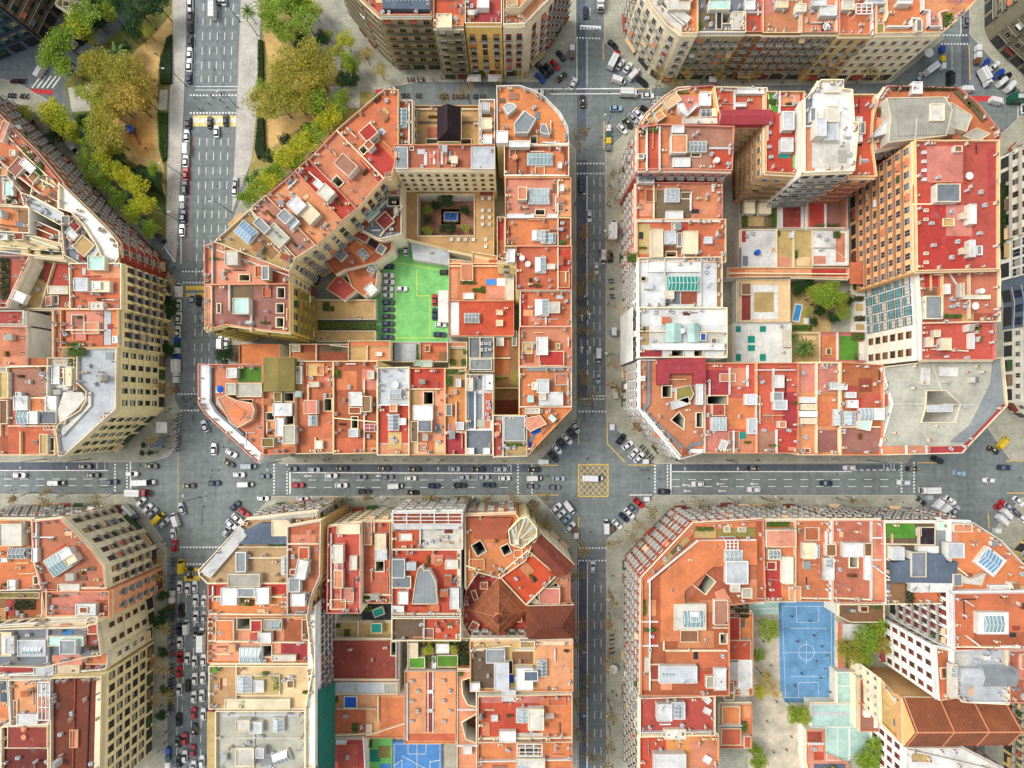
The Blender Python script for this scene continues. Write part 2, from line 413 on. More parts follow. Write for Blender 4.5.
def item(b, root, op, nu, co, opt, h, rng):
    rot = opt.get('r', 0)
    m = MB()
    if op in ('p', 'P'):                                        # paved terrace laid on the roof
        pp = W(rect(*nu[:4], rot) if op == 'p' else pairs(nu), h + .12)
        lift = .06 + .01 * rng.random() * 4
        m.prism(pp, h, h + lift + opt.get('h', 0), rm(co[0])); m.build('roof_terrace', root)
    elif op in ('b', 'H'):                                      # stair hut / upper storey
        hh = opt.get('h', 2.6)
        pp = W(rect(*nu[:4], rot) if op == 'b' else pairs(nu), h + hh)
        wc = co[1] if len(co) > 1 else 'w'
        m.walls(pp, h, h + hh, mat(wc, 'wall'))
        m.cap(pp, h + hh, rm(co[0]))
        o = m.build('stair_hut', root)
        ins = offset(pp, .18); r = MB(); n = len(pp); mp = mat('q' if co[0] not in 'WLGS' else 'W', 'wall')
        for i in range(n):
            j = (i + 1) % n
            r.face([(pp[i][0], pp[i][1], h + hh + .25), (pp[j][0], pp[j][1], h + hh + .25), (ins[j][0], ins[j][1], h + hh + .25), (ins[i][0], ins[i][1], h + hh + .25)], mp)
        r.walls(pp, h + hh, h + hh + .25, mp); r.walls(ins, h + hh, h + hh + .25, mp, flip=True)
        c = r.build('parapet', root); c.parent = o
    elif op == 's':                                             # ridge skylight with glazing bars
        hh = 1.1
        pp = W(rect(*nu[:4], rot), h + hh)
        gc = co[0] if co else 'G'
        m.walls(pp, h, h + hh, mat('w', 'wall')); m.cap(pp, h + hh, mat('w', 'plain'))
        o = m.build('skylight', root)
        q = MB(); hip(q, offset(pp, .15), h + hh, .7, .08, mat({'A': (136, 168, 170), 'u': (120, 164, 196), 'L': (176, 190, 192), 'G': (140, 152, 154), 's': (112, 124, 132)}.get(gc, gc), 'glass'))
        gl = q.build('glazing', root); gl.parent = o
        e = [Vector((p[0], p[1], h + hh)) for p in offset(pp, .1)]
        if (e[1] - e[0]).length < (e[2] - e[1]).length: e = e[1:] + e[:1]
        k = MB(); L = (e[1] - e[0]).length; n = max(2, int(L / 1.1)); up = Vector((0, 0, .74))
        mid0, mid1 = (e[0] + e[3]) / 2, (e[1] + e[2]) / 2
        for i in range(n + 1):
            t = .04 + .92 * i / n
            rdg = mid0.lerp(mid1, min(.92, max(.08, t))) + up
            k.tube(e[0].lerp(e[1], t) + Vector((0, 0, .04)), rdg, .09, .09, mat('W', 'plain'), 4); k.tube(e[3].lerp(e[2], t) + Vector((0, 0, .04)), rdg, .09, .09, mat('W', 'plain'), 4)
        k.tube(mid0.lerp(mid1, .08) + up, mid0.lerp(mid1, .92) + up, .12, .12, mat('L', 'plain'), 4)
        fr = k.build('frame', root); fr.parent = o
    elif op == 'x':                                             # small gabled roof
        hh = opt.get('h', 2.2)
        pp = W(rect(*nu[:4], rot), h + hh)
        m.walls(pp, h, h + hh, mat(co[1] if len(co) > 1 else 'w', 'wall')); hip(m, offset(pp, -.15), h + hh, .9, 0, rm(co[0]), True, mat('w', 'wall'))
        m.build('stair_hut', root)
    elif op == 'c':                                             # chimneys
        for x, y in pairs(nu): chimney(root, P(x, y, h + 1), h, rng)
    elif op == 'a':
        for x, y in pairs(nu):
            p = P(x, y, h); link(bpy.data.objects.new('air_conditioner', ac_mesh()), root); o = root.children[-1]
            o = [c for c in root.children if c.name.startswith('air_conditioner')][-1]
            o.location = p - root.location; o.rotation_euler.z = rng.choice((0, PI / 2))
    elif op == 'l':                                             # low dividing wall
        q = pairs(nu); mm = mat(co[0] if co else 'q', 'wall'); hh = opt.get('h', .9); hw = opt.get('d', .15)
        for (x0, y0), (x1, y1) in zip(q, q[1:]):
            a, c = P(x0, y0, h + hh), P(x1, y1, h + hh); d = Vector((c - a)[:2]).normalized() * hw; nn = Vector((-d.y, d.x))
            m.prism(ccw([(a.x - d.x + nn.x, a.y - d.y + nn.y), (a.x - d.x - nn.x, a.y - d.y - nn.y), (c.x + d.x - nn.x, c.y + d.y - nn.y), (c.x + d.x + nn.x, c.y + d.y + nn.y)]), h, h + hh + rng.random() * .02, mm)
        m.build('dividing_wall', root)
    elif op == 'g':                                             # planted strip
        x0, y0, x1, y1 = nu[:4]; base = W(rect(x0, y0, x1, y1, rot), h + .6)
        m.prism(offset(base, .05), h, h + .4, mat('n', 'plain'))
        o = m.build('planter', root); q = MB(); ml = mat(co[0] if co else 'e', 'leaf')
        A = abs(area(base)); xs = [p[0] for p in base]; ys = [p[1] for p in base]
        for _ in range(int(min(900, 24 * A))):
            p = (rng.uniform(min(xs), max(xs)), rng.uniform(min(ys), max(ys)))
            if inside(p, base): leaf(q, Vector((p[0], p[1], h + .4 + rng.random() ** 2 * 1.1)), .22, ml, rng)
        f = q.build('foliage', root); f.parent = o
    elif op == 't':
        for x, y in pairs(nu):
            p = P(x, y, h + 1.3); m = MB()
            m.tube((p.x, p.y, h), (p.x, p.y, h + 1.5), .8, .8, mat(co[0] if co else 'W', 'plain'), 14); m.build('water_tank', root)
    elif op == 'd':
        for x, y in pairs(nu):
            p = P(x, y, h + 1); m = MB(); mm = mat('W', 'plain'); n = 12
            ctr = Vector((p.x, p.y, h + .8)); r = opt.get('h', 1.1)
            m.tube((p.x, p.y, h), ctr, .08, .08, mm, 6)
            ring = [ctr + Vector((math.cos(2 * PI * i / n) * r, math.sin(2 * PI * i / n) * r, .35)) for i in range(n)]
            for i in range(n): m.face([ring[i], ring[(i + 1) % n], ctr], mm)
            m.build('satellite_dish', root)
    elif op == 'f':                                             # pergola of beams
        pp = W(rect(*nu[:4], rot), h + 2.4); mm = mat(co[0] if co else 'W', 'plain'); n = int(nu[4]) if len(nu) > 4 else 4
        a, bb, c, d = [Vector((p[0], p[1], h + 2.4)) for p in pp]
        for (u, v) in ((a, bb), (bb, c), (c, d), (d, a)): m.tube(u, v, .18, .18, mm, 4)
        for i in range(1, n): m.tube(a.lerp(bb, i / n), d.lerp(c, i / n), .15, .15, mm, 4)
        for i in range(1, 3): m.tube(a.lerp(d, i / 3), bb.lerp(c, i / 3), .13, .13, mm, 4)
        for q in (a, bb, c, d): m.tube((q.x, q.y, h), q, .12, .12, mm, 4)
        m.build('pergola', root)
    elif op == 'j':                                             # swimming pool
        pp = W(rect(*nu[:4], rot), h); m.prism(pp, h, h + .14, mat('W', 'plain')); o = m.build('pool', root)
        q = MB(); q.cap(offset(pp, .35), h + .15, mat(co[0] if co else 'u', 'glass')); w = q.build('water', root); w.parent = o

def chimney(root, p, h, rng):
    k = rng.randrange(4); key = ('ch', k)
    if key not in _fm:
        m = MB(); w, d, z = ((.42, .42, 1.1), (.4, .9, 1.2), (1.1, .42, 1.0), (.55, .55, 1.5))[k]
        mm = mat('wqwW'[k], 'plain'); m.box(-w / 2, -d / 2, 0, w / 2, d / 2, z, mm)
        m.box(-w / 2 - .08, -d / 2 - .08, z, w / 2 + .08, d / 2 + .08, z + .1, mat('wgqL'[k], 'plain'))
        for i in range(2): m.tube((0, (i - .5) * d * .45, z + .1), (0, (i - .5) * d * .45, z + .45), .13, .13, mat('r', 'plain'), 6)
        _fm[key] = m.mesh('chimney')
    o = link(bpy.data.objects.new('chimney', _fm[key]), root)
    o.location = (p[0] - root.location.x, p[1] - root.location.y, h)
def ac_mesh():
    if 'ac' not in _fm:
        m = MB(); m.box(-.55, -.4, .12, .55, .4, .95, mat('L', 'plain')); m.tube((0, 0, .95), (0, 0, 1.0), .26, .26, mat('s', 'plain'), 10)
        m.box(-.5, -.3, 0, -.4, .3, .12, mat('D', 'plain')); m.box(.4, -.3, 0, .5, .3, .12, mat('D', 'plain'))
        _fm['ac'] = m.mesh('air_conditioner')
    return _fm['ac']
def antenna_mesh():
    if 'an' not in _fm:
        m = MB(); mm = mat('s', 'plain'); m.tube((0, 0, 0), (0, 0, 3.2), .06, .05, mm, 5)
        m.tube((-.9, 0, 3.0), (.9, 0, 3.0), .05, .05, mm, 4)
        for i in range(6): m.tube((-.8 + i * .32, -.45, 3.0), (-.8 + i * .32, .45, 3.0), .035, .035, mm, 4)
        _fm['an'] = m.mesh('antenna')
    return _fm['an']
def leaf(mb, c, s, m, rng):
    d = Vector((rng.gauss(0, 1), rng.gauss(0, 1), rng.gauss(0, 1) + .9)).normalized()
    u = d.orthogonal().normalized(); a = rng.random() * PI; w = d.cross(u)
    u, w = u * math.cos(a) + w * math.sin(a), w * math.cos(a) - u * math.sin(a)
    s *= rng.uniform(.7, 1.4)
    mb.face([c - u * s, c - w * s * .6, c + u * s, c + w * s * .6], m)

def terraces(b, root, rng, h, holes, its):
    """the small irregular terraces, huts, pipes, beds and low walls that crowd these roofs"""
    poly = b.poly; lim = offset(poly, .5); taken = [offset(q, -.4) for q in holes]
    for op, nu, co, opt in its:
        if op in ('p', 'P', 'l', 'c', 'a', 'w', 'W', 't', 'd'): continue
        try: taken.append(offset(W(pairs(nu) if op == 'H' else rect(*nu[:4], opt.get('r', 0)), h + 2), -.3))
        except Exception: pass
    A = abs(area(poly)); xs = [p[0] for p in poly]; ys = [p[1] for p in poly]
    e = max(range(len(poly)), key=lambda i: (Vector(poly[i]) - Vector(poly[i - 1])).length); d = (Vector(poly[e]) - Vector(poly[e - 1])).normalized(); nn = Vector((-d.y, d.x))
    def quad(c, w, l): return ccw([tuple(c + d * sx * w / 2 + nn * sy * l / 2) for sx, sy in ((-1, -1), (1, -1), (1, 1), (-1, 1))])
    def ok(q, pad=0):
        if not all(inside(p, lim) for p in q): return False
        c = (sum(p[0] for p in q) / 4, sum(p[1] for p in q) / 4)
        mids = [((q[i][0] + q[i - 1][0]) / 2, (q[i][1] + q[i - 1][1]) / 2) for i in range(4)]
        for t in taken:
            if any(inside(p, t) for p in q + mids + [c]) or any(inside(p, q) for p in t): return False
        return True
    warm = 'OoB123455PMrTQ' if b.roof not in ('x0', *'LWGgsSw') else 'LGgwsTWv'
    lv = [0]
    def put(kind):
        for _ in range(14):
            c = Vector((rng.uniform(min(xs), max(xs)), rng.uniform(min(ys), max(ys))))
            w, l = (rng.uniform(2.0, 5.5), rng.uniform(1.8, 4)) if kind == 'terrace' else (rng.uniform(1.2, 2.6), rng.uniform(1.2, 2.2)) if kind in ('hut', 'lean') else (rng.uniform(2.5, 6), .25) if kind in ('wall', 'pipe') else (rng.uniform(1.2, 3), rng.uniform(.5, .8)) if kind == 'bed' else (rng.uniform(1.6, 2.6), rng.uniform(1, 1.5))
            if rng.random() < .5: w, l = l, w
            q = quad(c, w, l)
            if not ok(q): continue
            m = MB(); lv[0] += 1; k = .012 * lv[0]
            if kind == 'terrace':
                z = h + .2 + k; m.prism(q, h, z, mat(rng.choice(warm), 'roof')); o = m.build('roof_terrace', root)
                if rng.random() < .6:
                    r = MB(); ins = offset(q, .16); mp = mat(rng.choice('qQowP'), 'wall'); t = z + .35
                    for i in range(4):
                        j = (i + 1) % 4; r.face([(*q[i], t), (*q[j], t), (*ins[j], t), (*ins[i], t)], mp)
                    r.walls(q, z, t, mp); r.walls(ins, z, t, mp, flip=True); r.build('low_wall', root).parent = o
            elif kind == 'hut':
                z = h + rng.uniform(.9, 2.0); wc = rng.choice('wqWQ'); m.walls(q, h, z, mat(wc, 'wall'))
                top = offset(q, -.12); m.prism(top, z, z + .12, rm(rng.choice(['L', 'G', 'o', 'B', 'g', '~G', '~B', 'w', 'q', '2', '4'])), None, True); m.build('roof_shed', root)
                taken.append(q)
            elif kind == 'lean':
                z = h + rng.uniform(1.6, 2.4); mm = rm(rng.choice(['~G', '~L', '~B', '~b', '~g', '~A'])); p = [Vector((*v, z)) for v in q]; p[0].z += .7; p[1].z += .7
                m.face(p, mm); m.face([(*q[1], h), (*q[0], h), p[0], p[1]], mat('w', 'wall')); 
                for a, c2 in ((1, 2), (3, 0)): m.face([(*q[a], h), (*q[c2], h), p[c2], p[a]], mat('w', 'wall'))
                m.face([(*q[2], h), (*q[3], h), p[3], p[2]], mat('w', 'wall')); m.build('lean_to', root); taken.append(q)
            elif kind == 'wall': m.prism(q, h, h + .75 + k, mat(rng.choice('qQwWoP'), 'wall')); m.build('dividing_wall', root)
            elif kind == 'pipe':
                a, c2 = (Vector(q[0]) + Vector(q[1])) / 2, (Vector(q[2]) + Vector(q[3])) / 2
                if (a - c2).length < 1: a, c2 = (Vector(q[1]) + Vector(q[2])) / 2, (Vector(q[3]) + Vector(q[0])) / 2
                m.tube((*a, h + .35), (*c2, h + .35), .13, .13, mat(rng.choice('sLGD'), 'plain'), 6); m.build('pipe', root)
            elif kind == 'bed':
                m.prism(q, h, h + .4, mat('r', 'plain')); o = m.build('planter', root); f = MB(); ml = mat(rng.choice(['e', (110, 130, 70), (70, 100, 50)]), 'leaf')
                for _ in range(50):
                    p = c + d * rng.uniform(-w, w) / 2 + nn * rng.uniform(-l, l) / 2; leaf(f, Vector((p.x, p.y, h + .4 + rng.random() * .7)), .2, ml, rng)
                f.build('foliage', root).parent = o
            elif kind == 'mat':
                m.prism(q, h, h + .18 + k, mat(rng.choice(['L', 's', 'Q', 'K', 'D', 'n', 'r', 'P']), 'plain')); m.build('roof_hatch', root)
            return
    n = min(9, int(A / 48) + 1) if len(its) < 13 and b.roof not in ('x0', *'KLWgC6') else min(3, int(A / 120))
    for i in range(n): put(rng.choice(['terrace', 'terrace', 'terrace', 'hut', 'lean', 'wall', 'wall', 'wall', 'pipe', 'pipe', 'bed', 'bed', 'mat', 'mat']))

def clutter(b, root, rng, h, holes, its):
    """chimneys along party walls, antennas and fans that the photo shows as pale specks"""
    poly = b.poly; A = abs(area(poly))
    def free(p):
        if not inside(p, poly): return False
        for hp in holes:
            if inside(p, offset(hp, -.5)): return False
        return True
    terraces(b, root, rng, h, holes, its)
    n = min(16, int(A / 36) + 3)
    ins = offset(poly, .9)
    for _ in range(n):
        i = rng.randrange(len(ins)); a, c = Vector(ins[i]), Vector(ins[(i + 1) % len(ins)])
        p = a.lerp(c, rng.random())
        if free(p): chimney(root, p, h, rng)
    xs = [p[0] for p in poly]; ys = [p[1] for p in poly]
    for k in range(min(6, int(A / 95) + 1)):
        p = (rng.uniform(min(xs), max(xs)), rng.uniform(min(ys), max(ys)))
        if not free(p): continue
        if rng.random() < .45: o = link(bpy.data.objects.new('antenna', antenna_mesh()), root)
        else: o = link(bpy.data.objects.new('air_conditioner', ac_mesh()), root)
        o.location = (p[0] - root.location.x, p[1] - root.location.y, h); o.rotation_euler.z = rng.random() * PI

STY = {  # style: (column spacing, window w, window h, balcony)
 'balc': (2.55, 1.3, 2.4, 1), 'plain': (3.0, 1.3, 1.7, 0), 'grid': (3.4, 1.9, 1.9, 0), 'glass': (2.6, 2.3, 2.7, 0),
 'strip': (3.0, 1.7, 2.2, 2), 'small': (2.6, .9, 1.2, 0), 'solid': (3.6, 1.6, 2.1, 3), 'none': None}
def facade(b, root, rng):
    st = STY[b.style]
    poly = b.poly; h = b.h; n = len(poly); nwin = 0; cor = MB(); nc = 0
    edges = []; todo = []
    for i in range(n):
        a, c = Vector(poly[i]), Vector(poly[(i + 1) % n]); L = (c - a).length
        if L < 2.2: continue
        d = (c - a) / L; nn = Vector((d.y, -d.x)); mid = (a + c) / 2
        px = nn.dot(-mid) / H * h / (H - h) * H * S / 1.0 * (1.0)          # width of the face in the photo, pixels
        if px < 3: continue
        zs = []; blocked = 0
        for t in (.25, .5, .75):
            p = a.lerp(c, t) + nn * 1.6
            for o in BLD:
                if o is not b and inside(p, o.poly):
                    if o.h > h - 2.5: blocked += 1
                    else: zs.append(o.h + .6)
                    break
        if blocked >= 2: continue
        z0 = max(b.base, sorted(zs)[0] if len(zs) == 3 else sorted(zs)[-2] if len(zs) == 2 else 0)
        edges.append((L, a, c, d, nn, z0, px))
    fr = b.frame or rng.choice(['W', 'w', 'b', 'n'])
    shut = rng.choice(['g', 'r', 'N', 'b', 's', 'v', 'w', 'h'])
    rail = rng.choice('DDkD')
    edges.sort(key=lambda e: -e[0] * e[6])
    for L, a, c, d, nn, z0, px in edges:
        if nc: cor.build('cornice', root)
        cor = MB()
        zt = h - .35
        q = [a, a + nn * .45, c + nn * .45, c]
        cor.prism(ccw([tuple(v) for v in q]), zt, zt + .3, mat('q' if b.wall != 'W' else 'W', 'plain'), None, True); nc += 1
        if st is None: continue
        sp, ww, wh, bal = st
        cols = int((L - .6) / sp)
        if cols < 1: continue
        fl = []; z = z0 + (1.2 if z0 > 1 else 4.6)
        while z + wh + .6 < h: fl.append(z); z += 3.35
        ang = math.atan2(nn.y, nn.x) - PI / 2
        for z in fl:                                             # string course under each floor
            if bal < 2:
                cs = MB(); cs.prism(ccw([tuple(a), tuple(a + nn * .12), tuple(c + nn * .12), tuple(c)]), z - .45, z - .3, mat('q' if b.wall != 'W' else 'L', 'plain'), None, True); cs.build('string_course', root)
        if z0 < 1 and px > 5:                                    # shop fronts along the street
            for k in range(max(1, int(L / 4.2))):
                t0 = (k + .12) / max(1, int(L / 4.2)); t1 = (k + .88) / max(1, int(L / 4.2)); u, v = a.lerp(c, t0), a.lerp(c, t1); s0 = nn * .03
                sm = MB(); sm.face([(*(u + s0), .3), (*(v + s0), .3), (*(v + s0), 3.3), (*(u + s0), 3.3)], mat('D', 'glass'))
                if rng.random() < .45:
                    o0, aw = nn * 1.3, mat(rng.choice(['r', 'N', 'K', 'Q', 'n', 'v']), 'plain'); sm.face([(*(u + s0), 3.5), (*(v + s0), 3.5), (*(v + o0), 2.9), (*(u + o0), 2.9)], aw)
                todo.append(('shopfront', sm.mesh('shopfront', root.location), (0, 0, 0), 0))
        cells = len(fl) * cols
        for z in fl:
            if bal in (2, 3):
                o = link(bpy.data.objects.new('balcony', balcony_mesh(b.wall if bal == 2 else 'w', rail if bal == 2 else b.wall, round(L - .8, 1), 1.1, bal == 3)), root)
                p = (a + c) / 2; o.location = (p.x - root.location.x, p.y - root.location.y, z - .05); o.rotation_euler.z = ang
            for k in range(cols):
                p = a.lerp(c, (k + .5) / cols)
                s2 = (shut, rng.choice((.25, .45, .45, .7))) if shut and rng.random() < .65 else None
                todo.append(('window', window_mesh(fr, b.pane, ww, wh, s2), (p.x - root.location.x, p.y - root.location.y, z), ang))
                nwin += 1
                if rng.random() < .10 and b.style in ('balc', 'strip', 'solid'):
                    ac = rng.choice(['N', 'Q', 'W', 'O', 'r', 's']); key = ('aw', ac, ww)
                    if key not in _fm:
                        q = MB(); q.face([(-ww / 2 - .2, .05, 2.4), (ww / 2 + .2, .05, 2.4), (ww / 2 + .2, 1.0, 1.6), (-ww / 2 - .2, 1.0, 1.6)], mat(ac, 'plain')); _fm[key] = q.mesh('awning')
                    todo.append(('awning', _fm[key], (p.x - root.location.x, p.y - root.location.y, z), ang))
                if bal == 1 and rng.random() < .85:
                    todo.append(('balcony', balcony_mesh('w', rail, 2.0, 1.05), (p.x - root.location.x, p.y - root.location.y, z - .05), ang))
    if nc: cor.build('cornice', root)
    for nm in ('window', 'balcony', 'shopfront', 'awning'):
        lst = [t for t in todo if t[0] == nm]; lst.sort(key=lambda t: -t[2][2])
        for _, me, loc, ang in lst[:100]:
            o = link(bpy.data.objects.new(nm, me), root); o.location = loc; o.rotation_euler.z = ang
        if lst[100:]:
            bm = bmesh.new(); ms = []
            for _, me, loc, ang in lst[100:]:
                t = me.copy(); t.transform(Matrix.Translation(loc) @ Matrix.Rotation(ang, 4, 'Z')); k = len(bm.faces); bm.from_mesh(t); bm.faces.ensure_lookup_table()
                for f in bm.faces[k:]:
                    q = me.materials[f.material_index]
                    if q not in ms: ms.append(q)
                    f.material_index = ms.index(q)
                bpy.data.meshes.remove(t)
            me = bpy.data.meshes.new(nm); bm.to_mesh(me); bm.free()
            for q in ms: me.materials.append(q)
            o = link(bpy.data.objects.new(nm, me), root); o['kind'] = 'stuff'
# ---------------------------------------------------------------- block with the green car park
SA = ' in the green car park block'
B('orange roofed building with a red terrace patch at the diagonal street end'+SA,22,'O',[337,131, 385,90, 399,91, 399,150, 392,178, 384,179],'p 365 148 391 176 R r-42;b 361 126 376 139 R h2.4 r-42;w 367 136 378 144 r-42 d6;w 357 148 366 156 r-42 d6;w 358 158 370 164 r42 d8;b 365 141 373 149 B r45;l 337 131 384 179;c 350 130 380 110 372 122',wall='Y')
B('orange roof with a mauve stair hut beside a red strip house'+SA,22,'O',[309.5,160, 337,131, 384,179, 357.5,210],'b 336 158 356 172 M r42;w 346 169 354 177 r45 d8;l 312 163 331 182 W h1.1;w 331 180 342 188 r45 d9;c 330 150 352 190')
B('narrow bright red roof running inward from the diagonal street'+SA,22,'R',[296,172, 309.5,160, 357.5,210, 343,222],'b 314 181 324 188 W r42 h2;b 319 186 333 199 w r42;w 316 195 328 203 r45 d9;c 326 204 332 208;l 309 172 318 180 W')
B('orange roof with a large cream lift house facing the yellow trees'+SA,22,'O',[267,196, 296,172, 343,222, 317,246],'b 289 198 304 212 W r45 h3;b 300 206 318 221 q r45 h2.2;w 305 210 313 217 r45 d4;c 280 195 310 232 322 228;l 267 196 317 246')
B('dusty mauve roof with a slate shed row on the diagonal street'+SA,22,'M',[251,210, 267,196, 317,246, 297,259],'p 258 208 272 222 P r45;b 279 211 291 222 G r45;b 286 216 298 226 L r45 h1.6;a 290 226 294 230 ;w 297 226 303 233 r45 d6;c 262 212 300 246')
B('tan roofed building with a glass skylight over the avenue corner'+SA,21.4,'v',[214.5,243, 251,210, 297,258, 290,272, 217,243],'p 253 228 284 252 b r45;s 236 224 256 240 u r40;b 254 221 270 230 G r45;b 266 228 288 243 g r45 h1.8;p 230 216 248 232 T r-42;l 250 212 290 255 W;w 279 243 290 252 r45 d8;c 260 240 270 244 228 238')
B('pink tiled terrace building with a pale hut on the avenue corner'+SA,20,'P',[205,246, 217,242, 290,272, 290,285, 205,285],'p 208 249 213 283 O;b 225 251 238 265 w h2.4;l 217 250 290 276 W h.5;w 240 275 250 281 d6;b 262 266 269 280 G;p 268 270 289 284 r;l 212 244 212 284 W;c 226 270 247 262',wall='Y',style='plain')
B('mauve grey flat roof with three openings and yellow side walls'+SA,23,'M',[206,285, 291,284, 291,333, 262,330, 228,325, 206,331],'p 232 284 253 300 n;b 233 298 249 314 A h2;w 278 288 285 298 d3;w 277 304 284 313 d3;w 277 318 284 327 d3;w 218 304 221 313 d2;l 229 285 229 310 w;l 251 300 251 331 w;b 206 286 212 330 o h.5;c 206 328 266 311',wall='y',style='strip')
B('low orange shed roof under the mauve grey block by the avenue'+SA,7,'O',[239,344, 280,344, 280,364, 239,364],'',wall='w',style='none',name='annex',par='o')
B('rounded corner house with white cornice and a small roof lawn'+SA,22,'O',[199.5,364, 264,365, 264,456, 259,463, 207,415, 199.5,404],'P 200 365 210 365 210 402 216 412 262 453 259 461 207 414 200 403 W h.25;P 211 366 213 366 213 401 219 411 245 434 243 436 216 412 211 402 s h.8;p 238 367 263 382 e;b 227 368 237 378 W h2;b 226 383 236 395 g h2.4;b 237 383 262 397 g h2;w 239 400 253 406 d6;H 217 398 226 395 236 400 252 403 255 410 252 420 238 428 230 422 o Q h2.3;p 234 407 248 418 O r35 h2.4;P 219 397 229 397 232 404 224 410 218 404 g h1.2;p 260 402 264 424 o;j 216 387 223 393 U;c 240 445 250 440 225 440 232 412;b 262 438 274 447 V h2',wall='W',style='plain',frame='W')
B('olive green ridged roof house with grey huts and shafts'+SA,22.5,'o',[264,357, 295,357, 296,453, 264,455],'x 264 358 294 391 V h2.4 V;w 285 393 294 401 d9;b 274 392 282 402 V h1;w 262.8 415 273 424 d9;w 286 415 294 424 d9;b 273 403 292 416 W h1.6;b 276 418 284 436 W h2;b 283 425 295 444 g h2.6;p 264 437 274 447 V;a 280 440 284 441 ;p 266 447 295 453 O;c 270 430 290 410')
B('plain orange roof with a pinkish hut and small skylight'+SA,22,'O',[296,361, 334,361, 334,453, 296,454],'b 304 400 317 414 P h2.2;s 308 415 317 426 L;w 326 398 334 411 d9;b 309 382 319 387 w h1.4;l 308 385 308 400 q;p 296 373 304 395 o;b 296 366 302 384 w h1.2;p 315 438 332 452 o;t 319.5 445;l 315 438 315 453 q;c 330 380 300 430')
B('brown tiled terraces stepping around a white hut mid row'+SA,22,'B',[334,361, 378,361, 378,453, 334,454],'p 336 371 357 390 O;b 349 392 362 406 W h2.2;b 349 407 361 414 r h1.6;b 362 396 371 412 b h2.4;p 362 369 376 390 P;w 352 417 358 428 d5;b 349 429 358 437 L;p 336 438 364 453 O;p 365 440 377 453 O;l 334 418 376 422 q;l 364 380 364 453 q;g 335 370 340 378;a 350 387;b 368 371 374 379 w h2;c 344 400 340 430 370 430;s 364 424 376 432 C')
B('half white half red roof below the car park'+SA,22,'L',[378,368, 410,367, 410,455, 378,455],'p 379 405 409 443 R;p 379 444 409 454 o;s 388 414 399 431 G;b 390 404 397 412 o h1.8;b 399 418 406 425 W h1.6;s 389 389 402 399 L;l 379 405 409 405 W;a 393 438;c 382 410 406 430;d 395 385',wall='Y')
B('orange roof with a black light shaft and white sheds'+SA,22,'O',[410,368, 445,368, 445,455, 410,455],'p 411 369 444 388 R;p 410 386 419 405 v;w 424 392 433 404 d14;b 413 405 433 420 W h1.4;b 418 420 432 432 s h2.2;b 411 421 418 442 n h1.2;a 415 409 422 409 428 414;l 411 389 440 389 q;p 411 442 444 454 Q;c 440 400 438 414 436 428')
B('slim orange roof with a planted top and red foot'+SA,22,'O',[445,368, 466,368, 466,455, 445,455],'p 446 369 465 387 v;g 446 370 465 374;g 446 376 452 386;b 456 379 461 387 L h1.4;b 446 404 452 416 s h1;l 456 402 456 423 q;b 456 422 464 430 L h2;p 446 425 455 431 P;p 446 433 465 454 C;l 446 432 465 432 q')
B('white walled split roof with slate channel and grey tabled terrace'+SA,22,'W',[466,374, 493,374, 493,455, 466,455],'b 467 378 473 391 w h1.6;p 475 376 482 390 G;b 484 375 493 390 W h1.6;p 469 392 474 428 S;p 477 394 482 420 G;p 484 393 492 420 O;a 488 402 489 408 487 414 489 418;p 476 421 490 428 O;p 467 431 492 454 s;b 467 448 474 454 W h1.2;b 483 448 490 454 W h1.2;l 466 430 493 430 W;l 475 392 475 430 W',wall='W')
B('grey box roof with a crimson strip near the corner'+SA,22,'g',[493,415, 527,415, 527,456, 493,457],'p 494 420 502 455 C;b 504 416 525 441 G h1;p 503 442 526 455 v;g 505 443 525 446;l 503 416 503 456 W;t 497 434 o;a 508 448 514 447;b 517 424 520 434 a h.6;c 497 424 500 448')
B('orange corner roof with a pink kite shaped awning and blue tarpaulins'+SA,22,'O',[519,407, 571.5,407, 571.5,409, 527,456, 519,425],'H 526 418 540 415 547 424 530 432 524 424 P P h1.6;p 531 429 541 434 U r-28;p 525 440 532 446 U r20;l 523 428 528 454 q;b 525 408 540 414 w h1.4;a 541 411;c 548 412 556 414 533 446',wall='Y')
B('orange roof with white stair hut beside the vertical street crossing'+SA,22.5,'O',[519,367, 571.5,367, 571.5,407, 519,407],'b 532 382 540 390 w h2;b 537 379 549 393 L h2.2;b 539 392 563 405.5 W h1.6;p 561 383 565 393 b;b 540 393 546 400 w h2.4;c 530 385 524 395 521 376')
B('pale orange roof with a white cabin and a red shed'+SA,22.5,'o',[519,327, 571.5,327, 571.5,367, 519,367],'b 536.5 337 548 355 W h2.4;b 539 351 564 366 R h1;p 526 366 564 371 G;p 548 341 560 349 B;c 527 348 533 347 569 340;l 519 366 526 366 q;b 556 343 560 349 V h1')
B('reddish roof with a louvred skylight opposite the bus lane'+SA,22.5,'O',[520,291, 571.5,291, 571.5,327, 520,327],'p 521 292 528 326 R;s 535 299 549 316 L;b 549 302 560 313 w h1.8;a 551 306 556 308;l 546 316 546 324 W;p 530 316 542 322 P;c 530 307 563 308')
B('orange roof with red street side strip and white tanks'+SA,22.5,'O',[516,247, 571.5,247, 571.5,291, 516,291],'p 559 250 570 290 R;l 558 248 558 290 q;s 535 257 546 273 L;b 547 264 555 269 w h1.2;t 522 258 528 264;b 508 249 515 262 W h2;c 550 280 530 284')
B('orange roof with three skylight sheds in a line'+SA,22.5,'O',[505,218, 571,218, 571,247, 505,247],'s 532 230 541 241 W;s 541 230 549 244 G;s 549 233 556 244 A;p 558 219 570 246 B;l 558 219 558 246 q;g 559 240 565 246;a 562 224 561 230;c 513 223 508 240;l 506 217.6 557 217.6 W')
